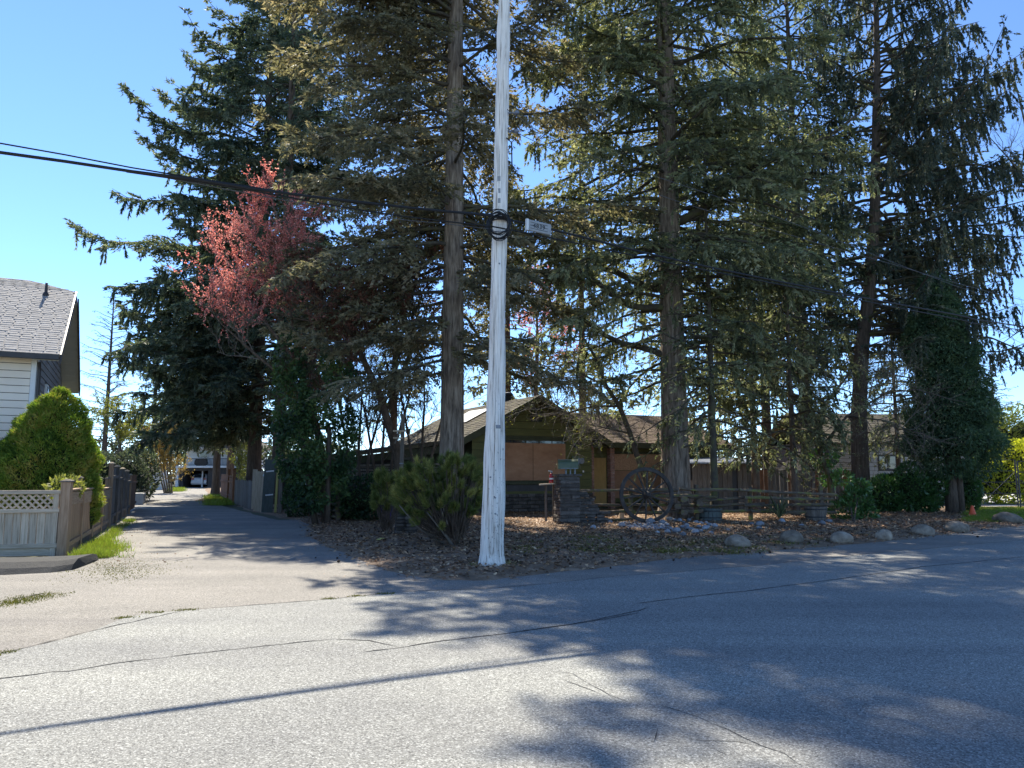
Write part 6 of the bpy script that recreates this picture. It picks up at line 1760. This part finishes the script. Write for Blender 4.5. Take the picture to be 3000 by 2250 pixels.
decid('bare_shrub_tree', 'tangle of bare twigs hanging before the beige house', [([(b0.x, b0.y, 0), V3(2430, 1400, 29.4), V3(2390, 1290, 29), V3(2420, 1180, 29), V3(2500, 1080, 29)], [.12, .10, .08, .06, .03]), ([V3(2400, 1320, 29), V3(2480, 1220, 28.6), V3(2600, 1150, 28.4), V3(2700, 1140, 28.2)], [.06, .05, .035, .012]), ([V3(2390, 1290, 29), V3(2330, 1180, 29), V3(2300, 1060, 29)], [.06, .04, .015]),
      ([V3(2480, 1220, 28.6), V3(2580, 1230, 28.5), V3(2690, 1270, 28.3)], [.04, .03, .01])], 65, [(15, 1.6, .018, .2), (6, 1.0, .009), (4, .6, .005)], 'fir', 4, (.07, .03), 'limb', 'twig', up=.05, leaf_gen=2)
# leggy bare shrubs and saplings between lane and bungalow
for i, (px_, d_, hpx, lab) in enumerate(((1050, 26, 1120, 'bare many-stemmed shrub in deep shade left of the yard'), (1120, 27.5, 1090, 'bare upright sapling behind the grey bird feeder post'), (1235, 27, 1060, 'dark forked bare sapling beside the fir trunk'))):
    b0 = at(px_, 1500, d_)
    decid('bare_sapling', lab, [([(b0.x + .1 * k, b0.y, 0), V3(px_ + (k - 1) * 30, 1330, d_), V3(px_ + (k - 1) * 60 + 8, 1200, d_), V3(px_ + (k - 1) * 90 + 10, hpx, d_)], [.06, .05, .035, .012]) for k in range(3)], 70 + i,
          [(12, 1.5, .016, .25), (6, .9, .008), (4, .55, .005)], None, 0, bark='bark_dark', twigm='bark_dark', up=.4, spread=.4)
# bare tree twigs at the right edge
b0 = at(3150, 1480, 31)
decid('bare_maple', 'bare tree reaching its thin twigs in from the right picture edge', [([(b0.x, b0.y, 0), V3(3140, 1200, 31), V3(3090, 900, 31), V3(3050, 600, 31), V3(3000, 350, 31), V3(2960, 180, 31)], [.2, .17, .13, .08, .04, .01]), ([V3(3090, 900, 31), V3(3000, 960, 30.5), V3(2930, 1010, 30)], [.06, .03, .008]), ([V3(3050, 600, 31), V3(2960, 470, 30.5), V3(2880, 380, 30)], [.06, .03, .008])], 76, [(8, 1.6, .014, .3), (4, 1.0, .007), (3, .6, .004)], None, 0, bark='limb', twigm='twig', up=.2)
# lane end trees
b0 = at(358, 1430, 46)
decid('pale_spring_tree', 'small tree in pale new leaf beyond the left fence', [([(b0.x, b0.y, 0), V3(357, 1370, 46), V3(350, 1290, 46), V3(345, 1220, 46)], [.14, .12, .07, .02])], 81, [(16, 1.9, .03, .35), (5, 1.1, .014), (4, .6, .007)], 'pale', 16, (.11, .075), 'twig', up=.2, leaf_gen=1, spread=.6)
b0 = at(482, 1440, 60)
decid('forsythia', 'yellow flowering forsythia bush left of the lane end', [([(b0.x + k * .15, b0.y, 0), V3(480 + (k - 2) * 9, 1370, 60), V3(480 + (k - 2) * 15, 1290, 60)], [.07, .05, .015]) for k in range(5)], 82, [(10, 1.5, .018, .2), (5, .9, .01), (4, .5, .006)], 'yellow', 9, (.10, .06), 'twig', up=.45, leaf_gen=1, spread=.4, cat='shrub')
b0 = at(702, 1440, 56)
decid('flowering_shrub', 'pale leafed shrub beside the white house at the lane end', [([(b0.x, b0.y, 0), V3(700, 1380, 56), V3(695, 1310, 56)], [.08, .06, .02])], 83, [(14, 1.5, .018, .2), (5, .9, .01), (3, .5, .006)], 'pale', 12, (.12, .08), 'twig', up=.25, leaf_gen=1, cat='shrub')

# ---- leafy masses: shells of leaves over uneven lobes, with a solid dark core
def mass(name, label, lobes, n, fol, leaf, seed, cat='shrub', group=None, out=.6, lumps=(2.2, .10), tint=.45, stems=None, core=True, upb=.25, kite=True, deep=.25, tintlump=.22):
    global NTRI
    r = np.random.default_rng(seed)
    c0 = lobes[0][0]
    zmin = min(c[2] - rr[2] for c, rr in lobes)
    t = root(name, Vector((c0[0], c0[1], max(0, zmin if zmin > 1 else 0))) if not stems else Vector((stems[0][0][0][0], stems[0][0][0][1], 0)), label, cat, group)
    vol = np.array([(rr[0] * rr[1] * rr[2]) ** (2 / 3) for _, rr in lobes]); vol = vol / vol.sum()
    PP, NN = [], []
    for (c, rr), w in zip(lobes, vol):
        k = int(n * w); u = nrm(r.normal(size=(k, 3))); c = np.array(c); rr = np.array(rr)
        p = c + u * rr
        sc_ = 1 + lumps[1] * 2 * lump(p, lumps[0], seed) - deep * r.uniform(0, 1, k) ** 2
        p = c + u * rr * sc_[:, None]
        PP.append(p); NN.append(nrm(u / rr))
    P = np.concatenate(PP); N = np.concatenate(NN)
    # drop points buried in another lobe
    ok = np.ones(len(P), bool)
    for c, rr in lobes:
        ok &= (((P - np.array(c)) / np.array(rr)) ** 2).sum(1) > .52
    ok &= P[:, 2] > .02
    P, N = P[ok], N[ok]; k = len(P)
    D = nrm(N * out + r.normal(size=(k, 3)) * .55 + np.array([0, 0, upb]))
    T = np.clip(tint + tintlump * lump(P, lumps[0] * 1.2, seed + 1.0) + r.normal(0, .16, k), 0, 1)
    NTRI += k * (2 if kite else 1)
    link('foliage', tri_mesh('foliage', leaf_faces(r, P, D, leaf[0] * r.uniform(.6, 1.3, k), leaf[1] * r.uniform(.7, 1.3, k), kite), 4 if kite else 3, T), NEEDLE[fol], t)
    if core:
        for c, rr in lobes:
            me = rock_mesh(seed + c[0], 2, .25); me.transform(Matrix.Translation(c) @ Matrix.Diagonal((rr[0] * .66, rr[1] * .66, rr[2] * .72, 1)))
            link('dark_core', me, MT['shrubcore'] if core is True else core, t)  # added solid dark lump, stands for shaded depth and blocks see-through
    if stems:
        for pts, rad in stems:
            mb = MB(); mb.tube(pts, rad, 7); mb.build('stem', MT['bark_dark'], t, smooth=True)
    return t
# conical dwarf spruce behind the lattice fence
sc_ = at(118, 1400, 18.2); cx_, cy_ = sc_.x, sc_.y
zt_ = at(180, 1138, 18.2).z
def cone_shrub():
    global NTRI
    r = np.random.default_rng(91); n = 62000
    t = root('conical_dwarf_spruce', Vector((cx_, cy_, 0)), 'dense conical dwarf spruce with a yellow-green rim behind the lattice fence', 'shrub')
    u = r.uniform(0, 1, n) ** .75; a = r.uniform(0, 2 * np.pi, n)
    z = .35 + (zt_ - .35) * (1 - u)
    R = np.interp(1 - u, [0, .15, .45, .75, .93, 1.0], [1.2, 1.3, 1.12, .74, .32, .05])
    P = np.stack([cx_ + (z - .35) * .10 + np.cos(a) * R, cy_ + np.sin(a) * R, z], 1)
    g = .12 * lump(P, 2.6, 3.0) + .10 * lump(P, 6.5, 1.0) + .05 * lump(P, 14.0, 2.0) - .2 * r.uniform(0, 1, n) ** 2
    P[:, 0] += np.cos(a) * g; P[:, 1] += np.sin(a) * g
    N = nrm(np.stack([np.cos(a), np.sin(a), np.full(n, .45)], 1))
    D = nrm(N * .8 + r.normal(size=(n, 3)) * .5 + np.array([0, 0, .3]))
    T = np.clip(.40 + .34 * lump(P, 3.2, 7.0) + .14 * lump(P, 9.0, 2.0) + r.normal(0, .14, n), 0, 1)
    link('foliage', tri_mesh('foliage', leaf_faces(r, P, D, .085 * r.uniform(.6, 1.3, n), .028 * r.uniform(.7, 1.3, n), False), 3, T), NEEDLE['gold'], t); NTRI += n
    mb = MB(); mb.lathe([(1.0, .1), (1.12, .6), (.95, 1.6), (.6, 2.5), (.22, zt_ - .4), (.02, zt_ - .2)], (cx_ + .15, cy_, 0), 20); mb.build('dark_core', MT['shrubcore'], t, smooth=True)  # added dark solid closes the view through the needles, like shaded depth
cone_shrub()
# little leafy shrub poking over the side fence
q = at(225, 1425, 16.0)
mass('garden_shrub', 'small pale leafed shrub poking over the low side fence', [((q.x - .25, q.y, 1.25), (.28, .4, .25))], 420, 'pale', (.10, .05), 92, core=False)
q = at(355, 1400, 40)
mass('dark_hedge', 'dark evergreen hedge behind the tall side fence', [((at(300, 1390, 41).x, 41, 1.1), (1.6, 1.1, 1.5)), ((at(352, 1390, 42).x, 42, 1.2), (1.6, 1.1, 1.6)), ((at(405, 1390, 44.5).x, 44.5, 1.3), (1.2, 1.0, 1.7))], 10000, 'weeping', (.18, .08), 93, tint=.3)
# dark cedar at right
cq_ = at(2800, 1500, 29.8)
ctop = at(2742, 790, 29.8).z
lob = []
for (px_, py_, rx, rz_) in ((2795, 1300, 1.72, 1.25), (2790, 1220, 1.62, 1.3), (2780, 1130, 1.40, 1.3), (2765, 1040, 1.15, 1.3), (2750, 950, .95, 1.3), (2740, 880, .70, 1.1), (2690, 1010, .55, 1.2), (2690, 1280, .45, .9)):
    p_ = at(px_, py_, 29.8); lob.append(((p_.x, p_.y, p_.z), (rx, rx, rz_)))
mass('cedar_tree', 'dense dark green cedar on a bare double trunk at right', lob, 70000, 'cedar', (.16, .055), 94, cat='tree', out=.35, lumps=(2.6, .12), upb=-.35, stems=[([(cq_.x - .12, cq_.y, 0), tuple(at(2785, 1400, 29.8)), tuple(at(2780, 1250, 29.8))], [.26, .2, .15]), ([(cq_.x + .25, cq_.y + .05, 0), tuple(at(2810, 1400, 29.9)), tuple(at(2800, 1250, 29.9))], [.16, .13, .1])], deep=.35)
# ivy and cedar columns left of the yard
lob = [(tuple(at(x, y, 23)), (w * .85, w * .7, h * .85)) for x, y, w, h in ((850, 1180, .7, 1.5), (870, 1320, .75, 1.4), (925, 1250, .75, 1.5), (945, 1330, .8, 1.0), (985, 1230, .6, 1.6), (990, 1120, .55, 1.2), (840, 1060, .5, 1.2), (1010, 1310, .4, .9), (900, 1400, .6, .6), (960, 1400, .5, .6), (870, 1450, .45, .45), (925, 1455, .5, .4), (985, 1450, .45, .45))]
mass('ivy_columns', 'tall ivy-hung evergreen columns in shade right of the plank gate', lob, 24000, 'ivy', (.15, .075), 95, out=.4, upb=-.3, lumps=(2.0, .26), deep=.65, core=False, stems=[([(at(925, 1500, 23.4).x, 23.4, 0), tuple(at(880, 1250, 23.2))], [.10, .08]), ([(at(960, 1500, 23.2).x, 23.2, 0), tuple(at(965, 1250, 23.2))], [.09, .07])], tint=.42, tintlump=.35)
q = at(900, 1450, 27.5)
mass('shade_shrub', 'low dark shrub under the ivy columns', [((at(1085, 1430, 25).x, 25, .75), (1.2, .8, .75)), ((at(1010, 1440, 26).x, 26, .6), (.9, .7, .6)), ((at(880, 1440, 27.6).x, 27.8, .7), (.7, .6, .8))], 7000, 'ivy', (.12, .06), 96, tint=.25)
# rhododendrons at right
lob = [(tuple(at(x, y, 30)), (w, w * .8, h)) for x, y, w, h in ((2590, 1450, .75, .75), (2660, 1430, .8, .95), (2730, 1440, .6, .8), (2690, 1470, .7, .5), (2600, 1480, .6, .4))]
mass('rhododendron', 'dark glossy rhododendron mass left of the cedar trunk', lob, 12000, 'shrub', (.17, .06), 97, tint=.4, lumps=(2.5, .16))
q = at(2845, 1440, 30.5)
mass('laurel_shrub', 'small dark shrub right of the cedar trunk', [((at(2838, 1440, 30.5).x, 30.5, .7), (.42, .45, .75))], 2600, 'shrub', (.14, .055), 98)
lob = [(tuple(at(x, y, 25.5)), (w, w * .9, h)) for x, y, w, h in ((2510, 1470, .45, .5), (2480, 1500, .45, .35), (2520, 1430, .3, .3), (2535, 1510, .35, .3))]
mass('young_rhododendron', 'leggy green rhododendron at the right end of the rail fence', lob, 2400, 'shrub', (.16, .065), 99, core=False, tint=.65, stems=[([tuple(gp(2500, 1535)), tuple(at(2490, 1470, 25.5)), tuple(at(2450, 1440, 25.5))], [.03, .022, .01]), ([tuple(gp(2500, 1535)), tuple(at(2515, 1450, 25.5))], [.03, .015])])
lob = [(tuple(at(x, y, 29.5)), (w, w, h)) for x, y, w, h in ((2435, 1405, .35, .25), (2465, 1400, .35, .25), (2420, 1340, .5, .4))]
mass('sparse_laurel', 'sparse broad-leaved sprigs before the dark board fence', lob, 700, 'shrub', (.2, .09), 100, core=False, tint=.8)
# bright hedge and trees at the right edge
lob = [((at(x, 1400, 38).x, 38, z), (1.3, 1.3, h)) for x, z, h in ((2925, 1.1, 1.6), (2985, 1.3, 2.0), (3050, 1.4, 2.1), (3110, 1.3, 2.0))]
mass('bright_hedge', 'sunlit yellow-green hedge behind the steel fence panels', lob, 22000, 'hedge', (.16, .09), 101, lumps=(2.2, .12), upb=.5, tint=.75)
lob = [((at(x, 1400, 60).x, 60, z), (2.2, 1.8, h)) for x, z, h in ((2930, 3.0, 3.4), (3000, 3.2, 3.6), (3080, 3.0, 3.4))]
mass('round_tree', 'rounded olive trees above the bright hedge', lob, 12000, 'pale', (.26, .13), 102, cat='tree', tint=.2)
# mass of far trees closing the horizon
def far_wood(name, label, xs, d_, zr, n, seed, fol):
    global NTRI
    r = np.random.default_rng(seed)
    PP = []
    for i in range(len(xs)):
        c = np.array([at(xs[i], 1400, d_).x, d_ + r.uniform(-4, 4), 0]); h = r.uniform(*zr); w = r.uniform(2.5, 4.5)
        k = n // len(xs); u = nrm(r.normal(size=(k, 3)))
        p = c + np.array([0, 0, h * .5]) + u * np.array([w, 2.5, h * .55]) * (1 + .18 * lump(u * 3 + c * .3, 1.0, seed)[:, None]); PP.append(p[p[:, 2] > 0])
    P = np.concatenate(PP); k = len(P); NTRI += 2 * k
    o = link(name, tri_mesh(name, leaf_faces(r, P, nrm(r.normal(size=(k, 3)) + np.array([0, 0, .3])), r.uniform(.3, .7, k), r.uniform(.2, .4, k)), 4, np.clip(.4 + .3 * lump(P, .6, 3.0) + r.normal(0, .15, k), 0, 1)), NEEDLE[fol])
    tag(o, label, 'trees', kind='stuff')
far_wood('distant_trees', 'far line of trees behind the bungalow and yard', list(range(780, 3000, 95)), 78, (2.6, 5.0), 26000, 110, 'far')
far_wood('distant_trees', 'far trees behind the lane-end houses', list(range(-150, 800, 85)), 108, (4.0, 8.5), 16000, 111, 'far')

# ---- pine shrub by the pole: candles of long needles
def pine_shrub(name, label, bx_, by_, spots, seed, stems):
    global NTRI
    r = np.random.default_rng(seed)
    t = root(name, Vector((bx_, by_, 0)), label, 'shrub')
    PP, DD, LL, TT = [], [], [], []
    polys, rads = [], []
    for (p, ax, L) in spots:
        p = np.array(p); ax = nrm(np.array(ax)); k = 210
        u = r.uniform(0, 1, k); rv = r.normal(size=(k, 3)); rv -= ax * (rv @ ax)[:, None]; rv = nrm(rv)
        PP.append(p + ax * (L * u)[:, None] + rv * .01); sp_ = .35 + .65 * (1 - u); DD.append(nrm(ax * (1.0 - sp_ * .55)[:, None] + rv * sp_[:, None])); LL.append(r.uniform(.09, .15, k)); b_ = r.normal(.42, .24); TT.append(np.clip(r.normal(b_, .14, k) + .15 * u, 0, 1))
        b0 = np.array([bx_ + (p[0] - bx_) * .25 + r.normal(0, .05), by_ + (p[1] - by_) * .25, .15 + .2 * r.uniform()]); m_ = (b0 + p) / 2 + np.array([0, 0, -.1]) + r.normal(0, .04, 3)
        polys.append(np.stack([b0, m_, p, p + ax * L])); rads.append([.012, .009, .006, .003])
    P = np.concatenate(PP); D = np.concatenate(DD); Ln = np.concatenate(LL); T = np.concatenate(TT); NTRI += len(P)
    link('needles', tri_mesh('needles', leaf_faces(r, P, D, Ln, np.full(len(P), .010) * r.uniform(.8, 1.4, len(P)), False), 3, T), NEEDLE['pine'], t)
    parts = [tubes_np(np.array(polys), np.array(rads), 4)]
    link('branches', quad_mesh('branches', parts), MT['bark_dark'], t)
    for pts, rad in stems:
        mb = MB(); mb.tube(pts, rad, 7); mb.build('stem', MT['twig'], t, smooth=True)
r_ = np.random.default_rng(120); bq2 = gp(1330, 1605); spots_ = []
for i in range(300):
    x_ = r_.uniform(1135, 1405); y_ = r_.uniform(1350, 1560)
    ey = (x_ - 1290) / 125
    if ey * ey + ((y_ - 1450) / 110) ** 2 > 1.08: continue
    dpt = 16.6 + r_.uniform(-.75, .9) * math.sqrt(max(.1, 1.1 - ey * ey))
    p_ = at(x_, y_, dpt)
    if p_.z < .4 or (p_.z < .75 and r_.uniform() < .5): continue
    ax_ = np.array([ey * .8 + r_.normal(0, .35), (dpt - 16.6) * .8 + r_.normal(0, .35), .65 + (p_.z - .9) * .4])
    spots_.append((tuple(p_), ax_, r_.uniform(.12, .24)))
pine_shrub('pine_shrub', 'bushy long-needled pine shrub at the left foot of the utility pole', bq2.x, 16.5, spots_, 121,
           [([tuple(gp(1330, 1605)), tuple(at(1300, 1560, 16.3)), tuple(at(1250, 1500, 16.3))], [.04, .03, .015]), ([tuple(gp(1340, 1600)), tuple(at(1345, 1540, 16.4)), tuple(at(1370, 1470, 16.4))], [.045, .03, .015]), ([tuple(gp(1310, 1600)), tuple(at(1225, 1545, 16.4)), tuple(at(1170, 1480, 16.4))], [.03, .025, .012])])
spots_ = []
bq2 = gp(1160, 1560)
for i in range(60):
    x_ = r_.uniform(1095, 1175); y_ = r_.uniform(1395, 1500); p_ = at(x_, y_, 19 + r_.uniform(-.4, .4)); spots_.append((tuple(p_), np.array([r_.normal(0, .3), r_.normal(0, .3), 1]), r_.uniform(.12, .25)))
pine_shrub('pine_shrub', 'smaller yellowish pine shrub behind the low stone pillar', bq2.x, 19, spots_, 122, [([(bq2.x, 19, 0), tuple(at(1140, 1480, 19))], [.03, .015])])
# yucca
yq = ygp(2283, 1528); r = np.random.default_rng(5)
t = root('yucca_plant', yq, 'spiky yucca with long pale blades before the rail fence', 'plant')
for i in range(34):
    a = r.uniform(0, 6.28); tl = r.uniform(.15, 1.15); L = r.uniform(.55, .95); d = np.array([math.cos(a) * math.sin(tl), math.sin(a) * math.sin(tl) * .8, math.cos(tl)])
    s = nrm(np.cross(d, [0, 0, 1]))[None][0] * .03; mb = MB(); p = np.array(yq) + np.array([0, 0, .12])
    m1 = p + d * L * .55 + np.array([0, 0, .02]); e = p + d * L - np.array([0, 0, .1 * L * math.sin(tl)])
    mb.add([p - s * .6, p + s * .6, m1 + s, e, m1 - s], [(0, 1, 2, 4), (4, 2, 3)])
    o = mb.build('blade', NEEDLE['yucca'], t)
    a_ = o.data.attributes.new('tint', 'FLOAT', 'FACE'); a_.data.foreach_set('value', [float(r.uniform(0, 1))] * 2)
# small weeds and sparse grass on the sunny part of the yard
mc = []
for i in range(420):
    x_ = rnd.gauss(1960, 330); y_ = rnd.uniform(1565, 1625)
    if not 1500 < x_ < 2900: continue
    q = ygp(x_, y_)
    if mnoise.noise(Vector((q.x * .8, q.y * .8, 4))) > .05: mc.append((q.x, q.y, yz(q.x, q.y)))
tufts('yard_weeds', mc, MT['moss'], 'thin mossy grass patches among the leaf litter by the boulders', 'grass', (.03, .09), (.1, .25), 26, .12, tr=(.6, .2), up=.5)
